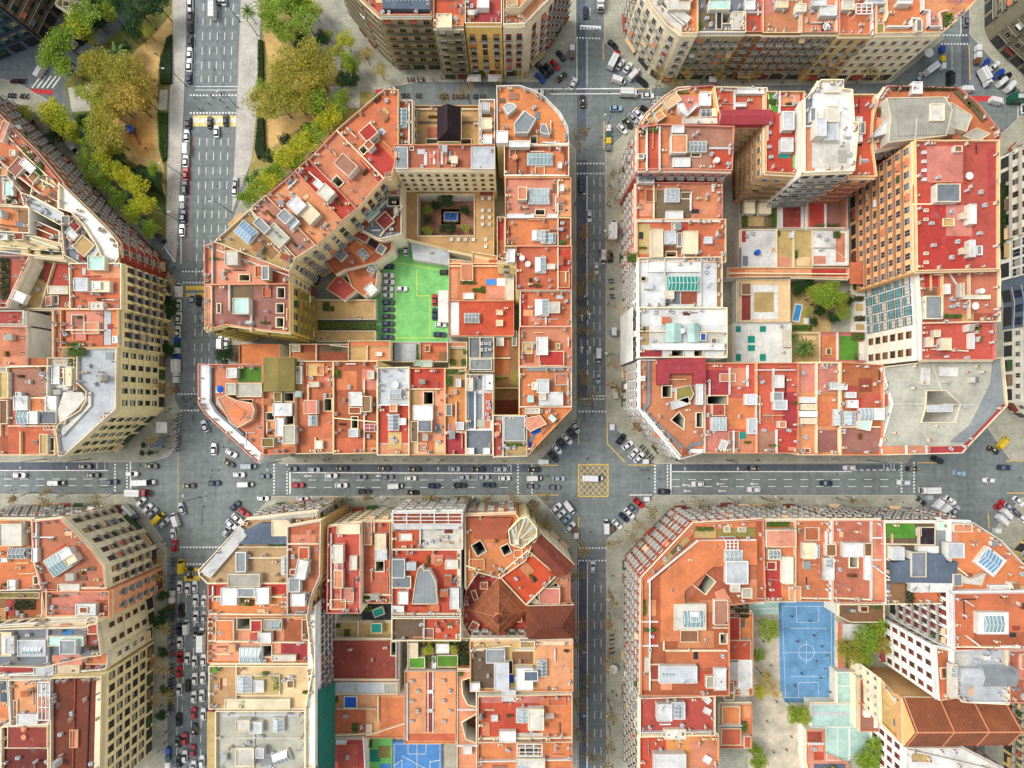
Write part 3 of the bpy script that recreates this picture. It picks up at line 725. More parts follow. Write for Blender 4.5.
B('orange roof with a wide grey skylight and orange hut'+SA,22.5,'O',[505,178, 571,178, 571,217, 505,217],'b 518 187 527 200 o h2.4;s 528 188 550 204 L;w 535 213 546 219 d10;l 558 180 558 216 q;p 559 180 570 216 o;b 560 185 564 191 W h2;b 507 214 534 218 W h1;c 520 207 525 207;b 547 214 558 218 W h1')
B('terracotta roof with one long glazed skylight near the top corner'+SA,22.5,'B',[504,146, 569,146, 569,177, 504,177],'p 530 151 566 174 O;s 527 153 553 165 A;p 509 150 526 174 B;b 558 162 562 168 W h1.6;t 515 157 o;w 536 170 546 180 d10;c 560 150 508 172 520 172;l 506 175 565 175 W')
B('rounded corner roof carrying three angled white skylight huts'+SA,22.5,'O',[496.5,87, 520,86.5, 533,91, 545,98, 560,113, 568,128, 569,146, 497,146],'H 503 107 508 103 514 104 517 107 508 115 L h2;H 514 124 525 111 536 119 528 133 515 133 G w h2.4;s 517 113 533 130 L r35;H 541 124 546 124 550 135 540 133 G h2;b 496 131 508 143 W h2;b 509 141 530 147 W h2;w 530 139 537 147 d9;P 520 88 533 93 544 100 558 115 566 130 567 145 568 145 567 129 559 113 545 99 533 91 520 87 w h.3;c 504 127 507 127 500 110 537 132;l 543 142 568 144 W',wall='Y')
B('narrow orange ledge house beside the dark party slit'+SA,21,'B',[497,218, 505,218, 505,250, 516,250, 516,264, 497,262],'p 498 220 503 240 R;b 506 252 513 263 W h1')
# convent block
B('orange roofed wing at the west of the cream cloister house'+SA,21,'O',[396,101, 413,101, 413,146, 396,146],'s 398 108 407 127 A;l 409 103 409 144 W;c 402 135',wall='q')
B('orange roofed wing at the east of the cream cloister house'+SA,21,'O',[479,101, 495,101, 495,146, 479,146],'b 482 118 492 129 q h1.6;b 483 135 492 144 W h2;l 481 103 481 144 W;c 486 110',wall='q')
B('recessed yellow terrace between two orange wings behind the gabled chapel'+SA,15,'T',[413,107, 479,107, 479,146, 413,146],'p 418 121 438 124 n;p 460 121 478 124 n;w 424 141 437 146 d5;w 460 141 474 146 d5;l 414 109 478 109 q',wall='Y',style='none',par='T')
B('dark aubergine ridged chapel roof with a white gable figure'+SA,19,'k',[438,108, 460,108, 460,140, 438,140],'',wall='q',style='none',name='chapel',cat='chapel',shape=('hip',4.0,.12))
B('long cream cloister house with orange roof and pink white laundry lines'+SA,22,'O',[395,146, 495,146, 495,170, 395,170],'b 396 147 408 169 G h.9;b 471 147 495 169 L h.9;p 424 152 427 165 W;p 429 151 431 164 P;p 433 151 435 164 W;p 437 151 439 164 P;p 441 151 443 164 W;p 445 151 447 164 P;p 449 151 451 163 W;p 454 152 456 162 P;c 440 147;w 408.5 147 412 150 d2',wall='q',style='small',frame='b')
B('yellow gallery terrace enclosing the cloister garden'+SA,6,'T',[403,190, 494,190, 494,260, 448,250, 403,238],'W 418 195 474 195 474 236 418 236 w M d5.3;b 481 197 484 200 W h.4;b 488 197 491 200 W h.4;b 481 209 484 212 W h.4;b 488 209 491 212 W h.4;b 481 216 484 219 W h.4;b 488 216 491 219 W h.4;b 481 223 484 226 W h.4;b 488 223 491 226 W h.4;b 450 238 453 241 W h.4;b 457 238 460 241 W h.4;b 464 238 467 241 W h.4;b 472 238 475 241 W h.4;b 484 238 487 241 W h.4;b 484 245 487 248 W h.4;p 480 191 493 195 r',wall='q',style='plain',name='cloister',par='T',jit=False)
B('pale grey lean to roof at the top of the green car park'+SA,4,'~L',[410,240, 449,250, 449,265, 413,259],'c 430 252',wall='w',style='none',name='shed',par=None)
B('white strip canopy over parked cars in the green lot'+SA,3,'W',[438,290, 448,290, 448,322, 438,322],'',wall='w',style='none',name='canopy',par=None)
B('low red roof with one grey skylight right of the green lot'+SA,8,'R',[449,301, 514,301, 514,336, 449,336],'p 450 302 459 335 W;s 464 313 480 323 G;b 496 310 503 315 q h1.2;b 496 320 503 326 q h1.2;c 478 333 506 308',wall='w',style='plain',name='annex',par='o')
B('low orange terrace with potted plants and a pink strip'+SA,7,'O',[449,264, 514,264, 514,301, 449,301],'p 450 270 458 298 o;p 486 287 506 299 P;p 486 279 496 285 u;p 497 278 505 286 W;g 460 281 476 284;g 472 288 482 292;g 481 286 485 293;b 463 293 474 299 W h1;l 450 266 513 266 q;b 505 264 514 300 w h.6;b 461 264 473 281 o h1',wall='w',style='none',name='annex')
B('small orange strip roof beside the covered pool'+SA,6,'o',[472,252, 509,258, 509,264, 449,264, 449,259, 472,262],'b 488 259 506 264 R h.4',wall='w',style='none',name='annex')
B('white walled patio with plants at the foot of the lot'+SA,6,'L',[391,342, 419,342, 419,362, 391,362],'g 391 343 394 361;g 416 344 419 361;b 414 360 433 366 A h1',wall='w',style='none',name='annex')
B('small orange patio roof with brown awning below the lot'+SA,6,'O',[420,342, 448,342, 448,362, 420,362],'p 432 343 446 346 C;p 439 352 447 362 b;b 425 345 430 352 B h1;b 421 361 432 367 A h1',wall='w',style='none',name='annex')
B('tan garden patio with round bushes and cream walls'+SA,4,'v',[449,348, 467,348, 467,368, 449,368],'g 450 359 455 365;g 461 359 466 365;g 463 350 467 354;l 449 348 467 348 W;b 449 342 467 347 o h1.2',wall='w',style='none',name='annex')
B('grey gravel patio roof with a row of black units'+SA,9,'s',[469,337, 494,337, 494,372, 469,372],'p 470 340 478 356 s;a 482 344 486 344 490 344 482 350 486 350 490 350;b 470 359 492 370 G h1;a 478 364 483 362;l 469 358 494 358 q;l 480 338 480 357 q',wall='w',style='none',name='annex')
B('deep courtyard floor of orange tiles beside the black shaft'+SA,5,'b',[494,337, 519,337, 519,415, 494,415],'p 495 340 509 356 O;p 495 360 509 374 B;b 496 337 504 346 W h1;p 495 400 518 414 K;g 495 377 508 379;b 512 331 517 346 s h1.5;p 511 370 518 386 V;l 494 358 510 358 q;l 494 388 518 388 q',wall='Y',style='none',name='annex')
B('sloped crimson roof in the inner yard left of the lot'+SA,6,'C',[327,289, 339,274, 357,291, 344,301],'l 327 289 345 301 W h.4;c 340 282',wall='w',style='none',name='annex',par='o')
B('low orange annex with a pale skylight left of the parked cars'+SA,7,'O',[345,270, 370,262, 378,270, 376,288, 364,297, 352,287],'b 366 284 376 295 W r-40 h.8;p 355 267 368 276 B;c 372 276;s 368 265 376 273 G r30',wall='w',style='none',name='annex')
B('brown inner yard terraces behind the diagonal roofs'+SA,9,'B',[318,249, 345,224, 378,240, 392,238, 392,250, 376,263, 345,270, 336,275],'p 330 240 350 252 O r45;b 346 228 370 238 C r30 h1.4;p 350 243 372 258 O r45;b 336 250 346 260 G r45 h1;w 356 236 364 242 r40 d4;l 320 249 346 226 q;g 324 244 336 247 e r-42;b 377 245 385 254 s r30 h1.5;p 366 240 378 246 k r30;s 358 250 368 258 G r45;c 340 236 352 262',wall='w',style='none',name='annex')
B('grey and teal glazed sheds in the inner yard notch'+SA,13,'s',[345,222, 358,211, 384,181, 402,172, 402,235, 380,240],'b 362 206 378 218 A r-42 h2;b 368 194 384 208 s r-42 h1.4;p 386 186 402 196 O;p 384 208 402 232 K;b 378 214 392 228 r r-42 h1;w 388 196 400 206 d4;p 356 218 372 228 B r-42;b 386 174 400 184 O h1;c 372 224 394 202;l 384 182 402 190 q;l 380 236 402 206 q;a 376 202 392 230',wall='w',style='none',name='annex')
B('tan patio with garden tables above a green hedge'+SA,3,'T',[317,300, 376,300, 376,320, 317,320],'g 323 302 329 311;g 330 306 334 311;l 317 300 376 300 q;b 356 316 361 319 b h.4',wall='w',style='none',name='annex')
B('tan patio below the green hedge'+SA,3,'T',[317,331, 376,331, 376,342, 317,342],'g 318 322 376 329;b 319 337 324 340 b h.4',wall='w',style='none',name='annex')
B('low row of brown patio roofs above the orange terraces'+SA,9,'r',[290,344, 349,344, 349,362, 290,362],'p 291 352 318 361 B;p 319 346 348 352 n;p 318 352 346 361 r;l 316 344 316 361 q;b 292 345 300 352 g h1;l 330 345 349 347 W;g 332 348 340 350',wall='w',style='none',name='annex')
B('tan and orange low patio roofs left of the white patio'+SA,9,'v',[349,341, 391,341, 391,361, 349,361],'p 351 348 367 360 T;p 368 348 390 360 o;b 376 352 382 356 W h1;l 367 346 367 361 q;p 350 342 390 346 O',wall='w',style='none',name='annex')

# ---------------------------------------------------------------- block with the pool garden (upper right)
SC = ' in the pool garden block'
B('curved orange terrace house at the leafless corner'+SC,20,'O',[638,126, 645,115, 664,97, 677,89, 713,86, 720,112, 720,127, 664,128],'P 638 125 645 114 664 96 677 88 690 87 690 90 678 92 666 100 648 117 642 126 q h.6;P 646 120 667 101 675 95 676 100 662 112 651 124 T h.1;b 664 95 680 106 Q r-35 h1.6;H 677 104 683 103 688 112 696 103 698 106 687 117 680 112 W h1.8;b 700 92 711 106 W h1.4;p 680 96 700 112 P;s 700 109 711 118 s;b 683 117 718 124 w h1.2;b 655 112 664 120 o r-35 h1.6;g 665 92 690 93;c 690 100 664 116 708 96 672 112',wall='w',style='balc',frame='r')
B('red terraced roof with a crimson ridge over a cream wall'+SC,22,'R',[713,88, 766,89, 772,125, 719,122],'x 720 110 772 124 C h2 C;p 716 92 730 108 R;b 737 89 764 94 W h1;b 736 103 746 107 W h1;l 735 90 735 109 W;c 750 100 726 100',wall='T',style='small')
B('tall mauve tiled roof with a long skylight and white terrace rails'+SC,26,'M',[637,129, 660,126, 733,128, 731,172, 690,171, 637,171],'p 638 131 646 168 O;l 647 128 647 170 W h1.2;g 639 131 646 134;p 649 130 659 168 R;g 649 129 658 132;l 660 127 660 170 W h1.2;b 671 135 687 153 o h2;s 688 141 707 152 G;p 711 149 731 171 R;l 710 148 732 148 W;b 672 126 684 133 W h1.4;b 638 154 644 159 s h1.4;p 661 130 668 165 O;b 673 158 690 167 W h1;w 691 154 700 157 d3;t 717 160;c 694 135 698 132 664 150',wall='P',style='balc',frame='W')
B('orange roof with a pale skylight on a grey brown patch'+SC,21,'O',[636,183, 722,183, 722,220, 636,220],'p 637 184 652 218 O;p 655 190 691 218 n;s 665 188 680 202 L;w 681 193 691 199 d6;b 666 211 683 219 W h1.2;c 699 198 707 198 640 188;l 654 184 654 219 q;l 691 194 691 210 W;b 638 174 654 183 G h2;p 670 173 684 182 s;w 664 174 671 182 d6;b 712 184 714 192 W h.5',wall='P',frame='W')
B('orange roof with two long white sheds above the white roof'+SC,21,'O',[636,220, 725,220, 725,263, 636,263],'p 638 224 650 254 v;b 651 229 663 257 q h2.2;b 664 231 676 244 L h1.8;b 677 233 682 247 s h1.6;b 683 231 698 254 q h2;p 671 222 688 230 R;p 665 247 682 254 b;w 666 252 676 257 d5;b 684 254 696 261 b h1;l 637 221 720 221 W;c 662 221 690 222 700 221 710 256;g 627 253 637 262',wall='P',frame='W')
B('bright white roof with a teal glazed strip'+SC,22,'x0',[638,258, 722,257, 722,308, 638,308],'b 647 262 700 272 W h.4;s 666 276 700 291 a;p 666 292 680 304 s;p 681 292 697 304 r;b 666 291 674 299 w h1;l 665 259 665 305 w;l 701 259 701 305 w;p 717 260 722 308 b;c 690 263 680 264 672 300;w 641 277 646 281 d6',wall='W',frame='W',style='balc')
B('white roof with two peaked grey tents and a blue box'+SC,21.5,'x0',[638,308, 726,308, 726,358, 638,358],'p 650 310 725 325 W;x 666 324 681 342 A h1.4 L;x 688 324 699 342 A h1.4 L;t 682 331;b 700 333 706 341 U h1.4;p 650 333 664 345 w;p 641 326 649 345 v;b 650 343 725 350 W h1.2;w 671 351 683 357 d8;w 694 351 703 357 d8;b 711 338 717 345 s h1;l 638 331 726 332 q;g 641 326 645 332;p 706 333 722 352 w;a 655 312 653 341 672 312;c 690 312 712 346;p 640 350 662 357 C',wall='W',frame='W')
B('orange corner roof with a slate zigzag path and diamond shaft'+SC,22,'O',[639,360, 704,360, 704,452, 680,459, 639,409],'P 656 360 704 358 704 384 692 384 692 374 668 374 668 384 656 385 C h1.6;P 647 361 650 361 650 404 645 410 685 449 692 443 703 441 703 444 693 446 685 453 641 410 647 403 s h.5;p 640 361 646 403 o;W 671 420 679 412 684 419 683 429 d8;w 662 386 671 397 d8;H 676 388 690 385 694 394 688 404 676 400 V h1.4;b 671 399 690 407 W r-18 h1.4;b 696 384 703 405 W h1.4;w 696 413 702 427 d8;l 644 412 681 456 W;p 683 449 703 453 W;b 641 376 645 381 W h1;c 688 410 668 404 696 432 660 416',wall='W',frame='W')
B('patchwork red and peach roof with a long black shaft'+SC,22,'R',[704,363, 755,363, 755,453, 704,453],'p 705 370 730 394 C;p 730 368 750 386 o;l 730 368 730 394 W;l 748 366 748 386 W;w 707 396 727 404 d14;b 712 404 725 416 C h1;p 726 398 757 429 O;b 746 394 757 405 L h1.8;s 711 417 727 431 L;b 748 418 757 434 L h1.4;p 706 432 733 452 P;p 736 432 754 452 o;p 738 432 746 439 a;b 720 440 727 451 W r20 h1;l 734 431 734 453 W;l 710 380 710 396 W;c 740 388 740 416 730 442 748 380;a 744 382',wall='w')
B('bright red roof with a white tank house and brown patch'+SC,22,'R',[755,363, 797,363, 797,453, 755,453],'b 775 375 784 388 W h2;b 773 392 783 402 G h1.6;b 774 400 787 410 L h1.4;p 783 392 799 428 C;p 756 431 776 452 M;p 779 431 796 452 R;b 756 396 760 422 b h1;b 779 421 786 428 o h1.6;l 774 369 774 392 W;l 756 370 795 370 W;l 777 430 777 453 W;c 789 380 794 385 781 440')
B('orange roof with a row of white chimney huts'+SC,22,'O',[797,362, 839,362, 839,455, 797,455],'p 800 364 838 392 P;b 800 397 816 403 W h2;b 802 404 816 410 q h2;b 800 411 817 417 W h2.2;b 801 418 816 424 q h1.8;p 818 394 842 426 O;s 834 409 843 426 G;s 844 411 856 426 L;p 817 430 837 452 M;l 817 362 817 453 q;l 797 363 839 363 q;b 804 448 810 453 r h.4;c 826 386 835 400 822 432;b 830 382 838 390 W h1')
B('brown roof with crimson patches and grey skylights'+SC,22,'B',[839,362, 881,365, 881,455, 839,455],'p 845 386 858 398 C;p 859 378 872 392 r;p 862 394 888 406 C;b 846 392 856 398 W h1;s 859 408 873 421 L;H 857 421 872 421 870 431 860 429 A h1.6;b 848 400 858 408 W h1;p 852 398 862 425 R;p 842 428 880 452 M;l 840 427 880 427 q;b 831 384 847 390 W h1;b 874 408 884 420 W h1.2;c 876 384 866 386 878 402 858 412;l 840 364 840 453 q;a 850 402')
B('wide pebble grey roof with a glass lined central shaft'+SC,22,'g',[882,367, 953,358, 1001,358, 1005,405, 966,446, 960,453, 880,455],'W 926 391 945 391 959 404 954 422 921 422 925 409 w g d9;b 927 405 952 412 L h.3;P 993 359 1000 359 1004 405 966 443 950 442 970 425 991 383 G h.1;P 879 446 964 446 966 444 968 446 960 453 879 454 o h.3;P 930 447 963 446 1003 404 1005 406 961 453 930 454 C h.5;l 933 366 942 390 w h.4;l 892 404 924 404 w h.4;l 944 404 975 405 w h.4;l 882 368 893 404 881 446 W h1;l 907 446 907 454 W;l 927 446 927 454 W;c 914 388 924 382 978 366 896 433 930 440 968 372 983 372 938 426',wall='w')
B('plain red roof with white huts and a striped west wall'+SC,25,'R',[919,324, 993,322, 993,360, 919,360],'b 942 338 951 350 q h2;b 927 337 933 347 q h1.4;b 934 330 940 337 q h1.4;b 970 333 974 349 L h1.2;p 918 324 921 359 W;l 933 349 968 351 q;c 978 332 955 350 936 346',wall='w',style='grid')
B('orange roof over a teal glass west front'+SC,25,'O',[916,272, 998,270, 998,322, 919,324],'P 925 272 938 272 938 287 925 287 ~R h.1;b 925 296 942 319 ~G h1.6;p 924 288 937 296 b;b 960 283 964 297 w h1.6;b 962 295 990 299 w h1.2;b 945 284 950 294 W h1.6;t 982 291 ;l 949 272 957 284 W h.4;g 943 314 962 318;p 974 313 995 323 r;p 962 314 974 323 T;l 943 272 943 318 Q;l 970 274 970 318 q;a 951 300 956 305 950 307 964 307;d 975 306;c 953 298 967 303 988 305',wall='L',style='glass',frame='k',pane='z')
B('large crimson and red slab roof with a central machine house'+SC,28,'C',[912,142, 996,142, 996,270, 914,272],'P 913 185 945 185 945 203 913 203 R h.05;P 914 204 946 204 946 236 968 236 968 269 915 270 R h.08;p 927 146 963 182 P;p 946 205 972 236 P;b 936 184 960 202 s h2;s 937 186 948 200 A;d 969 176;b 969 204 976 224 W h1.8;b 961 213 968 219 q h1.2;b 969 240 975 257 W h1.8;b 961 248 968 254 q h1.2;b 976 246 982 255 G h1.2;b 954 146 962 152 b h1;p 988 148 995 200 C;b 922 151 926 154 W h.4;b 922 160 926 163 W h.4;b 922 169 926 172 W h.4;b 922 178 926 181 W h.4;b 924 209 928 212 s h.4;b 924 218 928 221 s h.4;b 924 252 928 255 s h.4;b 924 261 928 264 s h.4;l 966 143 966 183 r h.4;l 914 204 945 204 q h.3;a 979 193 983 206 950 212 950 258 930 224 932 246 978 234;c 968 190 972 186 976 214',wall='x9',style='strip',frame='w')
B('grey slab mansard roof with a planted orange rim'+SC,22,'O',[868,130, 876,100, 884,88, 956,90, 972,103, 998,134, 996,143, 912,143, 874,152],'H 886 98 945 97 952 110 946 136 888 143 890 116 g h3.4;P 888 112 945 112 945 140 890 142 ~g h3.5;l 917 118 915 142 w h3.6;b 930 104 944 121 w h4;H 950 102 972 116 966 132 952 128 g h2;H 962 136 976 128 990 134 978 142 g h2;H 870 138 888 118 898 112 900 118 886 134 W h2;p 955 125 968 134 o;p 952 134 962 142 O;g 893 87 912 90 N;g 922 87 955 90 N;g 953 96 975 100 e r45;g 965 108 990 113 e r50;b 912 82 922 94 W h1.4;p 877 100 884 128 o;c 934 130 924 102 948 98;l 871 140 900 120 q',wall='w')
B('tall white tower roof with lift rooms and dark hatch'+SC,27,'W',[803,100, 812,92, 819,81, 842,81, 842,90, 851,91, 853,123, 857,124, 856,140, 853,172, 803,174],'P 803 102 812 96 812 126 803 126 s h.1;p 804 127 815 172 o;b 827 106 839 122 w h2;s 828 108 838 120 L;b 824 122 838 140 L h1.6;w 830 124 836 129 d3;p 812 142 850 168 w;b 816 118 826 136 L h3;l 803 172 852 170 q;b 810 108 816 122 G h1.2;c 842 144 822 138 846 128;t 848 134;l 805 126 820 126 W',wall='w',style='strip')
B('slim red roof strip beside the tall white tower'+SC,23,'R',[850,96, 873,96, 870,140, 875,178, 846,178],'p 852 98 870 122 R;b 856 117 862 124 W h1.6;b 860 122 865 134 s h1.6;p 848 150 872 176 R;b 855 128 862 142 W h1.2;p 854 140 862 146 k;c 868 104 852 150',wall='o',style='strip')
B('red terrace with two small lawns and a skylight hut'+SC,23,'R',[765,92, 804,92, 804,175, 765,173],'p 768 92 779 112 e;g 769 99 778 104;p 790 92 800 104 P;b 783 112 794 130 L h2;s 782 111 795 129 G;b 781 138 793 152 W h1.6;p 785 141 791 148 s;p 779 152 790 158 a;p 793 154 803 168 E;b 797 156 802 162 N h1;b 799 102 808 128 s h1.6;l 768 116 768 140 q;a 768 134 768 148 770 158;c 770 124 774 166 800 146;l 780 92 780 112 W',wall='T',style='strip',sub='')
B('garden yard with two beige sun sails between the walls'+SC,2,'n',[741,197, 778,197, 778,228, 741,228],'b 744 200 755 214 q h2.2;b 759 200 771 214 q h2.2;g 742 216 747 226;g 770 200 776 226 e;p 748 216 764 226 v;g 741 200 744 214',wall='w',style='none',name='garden_yard',cat='yard',par=None)
B('dark red walled play court with white margins'+SC,3,'C',[778,199, 806,199, 806,229, 778,229],'p 780 201 783 228 W;p 801 201 804 228 W;l 779 200 805 200 s;b 783 199 801 201 L h.5;p 783 206 800 226 r',wall='w',style='none',name='walled_court',cat='court',par='W')
B('orange tiled terrace between the play court and balcony block'+SC,4,'O',[806,180, 846,180, 846,262, 806,229],'p 810 201 826 226 R;p 827 204 843 226 M;l 808 228 845 228 W;g 815 224 840 226;p 812 232 838 258 w;l 826 201 826 227 W',wall='w',style='none',name='annex')
B('white terrace with a blue round paddling pool'+SC,5,'W',[740,230, 776,230, 776,268, 740,268],'t 758 252 U;l 741 248 741 267 s;a 746 236 752 234;p 741 231 746 242 R;b 771 248 775 252 P h.3;p 743 256 748 266 s',wall='w',style='none',name='annex')
B('beige twin terraces right of the white pool terrace'+SC,5,'v',[776,230, 812,230, 812,268, 776,268],'l 794 231 794 267 q;b 790 232 794 238 W h1;p 778 257 790 266 P;p 797 257 810 266 Q;g 795 250 798 258;g 777 231 780 236',wall='w',style='none',name='annex')
B('white speckled terrace with plants below the orange wall'+SC,5,'W',[812,230, 848,230, 848,266, 812,266],'a 818 236 826 240 832 246 820 250;p 836 233 845 262 o;g 834 231 840 238;l 812 247 834 247 w;p 814 256 826 264 P',wall='w',style='none',name='annex')
B('long low orange wall roof crossing the garden'+SC,6,'o',[728,268, 848,268, 848,279, 790,277, 728,278],'l 728 273 848 274 q;p 730 269 745 277 O;p 812 269 846 276 R;p 850 262 876 284 O',wall='w',style='none',name='annex',par='Q')
B('walled white court with a gravel bed and brown lean to'+SC,5,'Q',[738,279, 790,279, 790,322, 738,322],'p 752 285 778 319 W;p 754 292 774 312 v;b 741 283 751 295 b h1.4;p 742 296 751 320 r;l 752 284 752 320 W;p 780 281 789 320 Q;a 745 288',wall='w',style='none',name='walled_court',cat='court')
B('flat white hall roof with six teal rooflights'+SC,6,'W',[734,323, 791,323, 791,363, 734,363],'p 736 326 741 332 a;p 760 326 766 332 a;p 748 336 755 343 a;p 748 345 755 351 a;p 736 354 741 361 a;p 760 354 766 361 a;b 784 330 791 347 w h1.2;l 747 324 747 362 w h.2;c 781 326 784 352',wall='w',style='none',name='hall',par='w')
B('garden terrace with a blue kidney pool and tan paving'+SC,1.2,'v',[791,280, 832,280, 832,333, 791,333],'j 793 304 801 322 u r12;p 793 325 812 331 e;g 792 325 812 330 e;g 792 282 812 287 e;p 804 318 812 324 W',wall='w',style='none',name='pool_terrace',cat='terrace',par=None)
B('white paved garden with square hedges beside the glass building'+SC,1.5,'w',[853,284, 882,284, 882,332, 853,332],'g 855 296 879 301 N;g 869 290 878 295 N;g 855 316 879 321 N;g 869 311 878 316 N;g 869 322 878 327 N;p 856 304 866 311 v;p 856 324 866 330 v',wall='w',style='none',name='garden_yard',cat='yard',par='W')
B('small orange patios with a square lawn below the garden'+SC,2,'P',[820,332, 882,332, 882,362, 820,362],'p 840 336 858 360 e;g 852 333 864 340 e;p 866 334 880 360 P;p 859 342 865 360 w;l 838 333 838 360 W;l 866 333 866 360 W;p 822 336 836 358 O;b 826 348 831 355 n h.6;g 855 354 858 360',wall='w',style='none',name='annex')
B('paved yard with palms below the pool'+SC,1.2,'v',[791,333, 820,333, 820,362, 791,362],'l 791 333 820 333 q;p 794 336 816 340 Q',wall='w',style='none',name='garden_yard',cat='yard',par=None)
# ---------------------------------------------------------------- block with the octagonal church (lower middle)
SD = ' in the octagonal church block'
B('corner house with white gallery and slate edge over a tan roof'+SD,22,'xa',[200,575, 199,570, 241,525, 246,519, 318,511, 318,522, 292,524, 292,545, 290,583, 208,583],'P 201 572 242 526 250 533 212 577 xw h1;P 246 530 262 522 291 522 291 543 240 543 250 536 S h1.5;P 247 519 318 511 316 517 250 520 w h.5;b 236 552 246 572 G h1.6;b 228 574 260 587 g h2;s 281 556 290 575 L;l 248 558 280 558 q;l 222 547 288 547 q;b 272 520 290 536 q h2.3;g 273 524 290 528;g 260 530 268 535;g 268 544 286 546;a 227 557 262 533 250 556;c 274 562 264 555 276 575;l 238 527 238 545 W',wall='w')
B('orange roof with white cabins and a red band'+SD,22,'O',[209,583, 288,583, 288,615, 209,615],'p 213 585 225 595 R;p 257 585 286 594 R;b 221 588 237 605 W h2;b 238 588 255 597 G h2;b 256 588 269 604 W h1.8;p 239 598 252 606 V;l 211 597 286 597 q;c 247 601 262 606 280 604;l 209 614 288 615 q')
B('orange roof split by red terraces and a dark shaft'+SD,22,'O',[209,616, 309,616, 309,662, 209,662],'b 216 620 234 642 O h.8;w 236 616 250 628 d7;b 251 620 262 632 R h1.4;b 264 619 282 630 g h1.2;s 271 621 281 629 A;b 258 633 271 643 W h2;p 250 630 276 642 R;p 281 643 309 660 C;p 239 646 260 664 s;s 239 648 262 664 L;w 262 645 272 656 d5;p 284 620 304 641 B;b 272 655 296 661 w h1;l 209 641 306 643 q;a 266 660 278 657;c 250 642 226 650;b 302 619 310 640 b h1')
B('sandy roof with a louvred skylight and potted plants'+SD,22,'Q',[211,664, 314,664, 316,707, 211,707],'p 213 667 235 705 T;l 236 665 236 700 q;b 236 675 280 695 v h.6;s 237 676 252 693 L;b 254 680 264 692 W h1.2;g 274 677 280 690;g 262 672 268 676;b 225 699 290 709 q h1;b 287 680 294 688 b h.4;l 211 664 314 664 q;a 292 676;t 215 670 e;g 240 700 245 708')
B('broad grey concrete roof with service pipes at the bottom edge'+SD,22,'g',[216,710, 306,710, 306,790, 216,790],'b 236 720 250 731 w h2;b 250 722 262 733 L h1.4;s 273 718 284 732 L;b 236 748 254 766 w h1.4;b 256 748 264 758 L h2;a 240 748 245 745 262 735 256 730 280 726;s 272 752 290 764 G r-20;p 222 714 300 717 L;l 236 738 300 738 w h.3;l 254 712 254 780 w h.3;b 306 716 316 770 v h.6;p 207 712 215 790 v;c 230 748 288 756;b 309 720 316 735 Y h1.2',wall='w')
B('slender mixed roof column with white blocks and a tan flank'+SD,26,'O',[288,526, 322,520, 321,575, 311,598, 309,614, 288,614],'p 290 527 318 534 B;p 290 535 316 543 o;b 299 547 309 559 R h1.2;b 296 560 307 579 W r12 h2.4;b 290 569 298 575 C h1;b 289 578 300 592 G h2;p 291 580 300 590 r;b 291 594 305 606 W h2.2;s 293 596 303 604 L;w 306 560 310 572 d5;l 288 544 318 544 q;a 303 556 294 556;c 310 532 300 540',wall='T',style='small')
B('white galleried house behind green scaffold netting'+SD,23,'W',[307,612, 316,604, 316,700, 316,766, 306,768, 306,708, 314,664, 310,640],'p 308 640 315 700 W;c 312 622 312 652',wall='W',style='glass',frame='W')
B('bright red roof in a cream rim with brick huts'+SD,24,'R',[329,526, 362,522, 362,612, 328,612],'b 337 524 360 534 q h1;b 333 545 343 563 w h2;s 334 560 343 570 P;b 334 570 343 588 o h1.6;b 350 556 357 570 w h1.4;l 331 534 331 608 W h.8;l 360 534 360 610 W h.8;p 345 540 348 580 R;b 338 582 342 586 U h.5;c 352 590 340 536',wall='q',style='small')
B('plain orange roof right of the cream rimmed red one'+SD,22,'O',[363,521, 391,521, 391,602, 363,602],'b 375 534 386 549 q h1.6;b 375 549 387 560 W h1.4;w 376 561 384 571 d6;l 364 595 391 595 q;c 370 534 372 570 388 570;l 374 522 374 532 q;b 364 521 372 545 o h.8')
B('low red brown roof left of the frame of the tall column'+SD,17,'C',[318,540, 330,540, 330,612, 322,612],'p 320 548 328 590 R;a 324 600 324 575;p 319 542 329 552 G',wall='w',style='none')
B('red roof with a big stepped grey skylight below the white pergola'+SD,22,'R',[392,549, 461,549, 461,616, 392,616],'b 392 559 405 578 G h1.6;b 392 576 411 588 s h1;p 393 572 407 588 n;b 398 592 408 604 W h1.8;b 392 606 404 612 W h1;H 418 568 423 566 424 570 430 570 436 582 438 604 412 604 415 582 ~G w h2.6;b 445 560 458 569 w h1.2;b 450 588 459 609 W h1.6;l 392 614 461 614 q;a 402 566 410 564 399 583 454 580;c 456 578 440 560;p 457 550 461 612 q',wall='w')
B('white pergola terrace house facing the horizontal street'+SD,22,'w',[392,512, 463,511, 463,549, 392,549],'p 393 513 462 524 B;f 393 513 462 524 W 5;b 393 525 462 529 W h1;p 393 530 420 548 R;p 421 530 460 546 w;a 432 541 438 540 425 543;l 420 529 420 548 W;c 440 537 450 543;g 436 529 442 530',wall='W')
B('grey and red halves roof above the green garden'+SD,20,'n',[392,617, 461,617, 461,640, 392,640],'p 393 618 423 639 n;p 425 618 459 639 R;t 438 630 P;c 436 624 450 627 446 636;l 424 617 424 640 w;b 438 628 441 632 W h.6',wall='w',style='none')
B('green roof garden with a white box and green awnings'+SD,6,'n',[408,639, 470,639, 470,670, 408,670],'b 409 643 418 658 q h1.4;b 436 644 449 653 W h1.6;b 409 657 425 668 e h1.2;b 437 655 458 667 e h1;g 420 640 436 646 N;g 450 640 470 650 N;g 458 650 470 669 N;g 426 656 436 662 e;g 420 640 458 643 y;p 420 648 434 655 V;b 432 656 436 668 W h.5',wall='w',style='none',name='roof_garden',cat='garden')
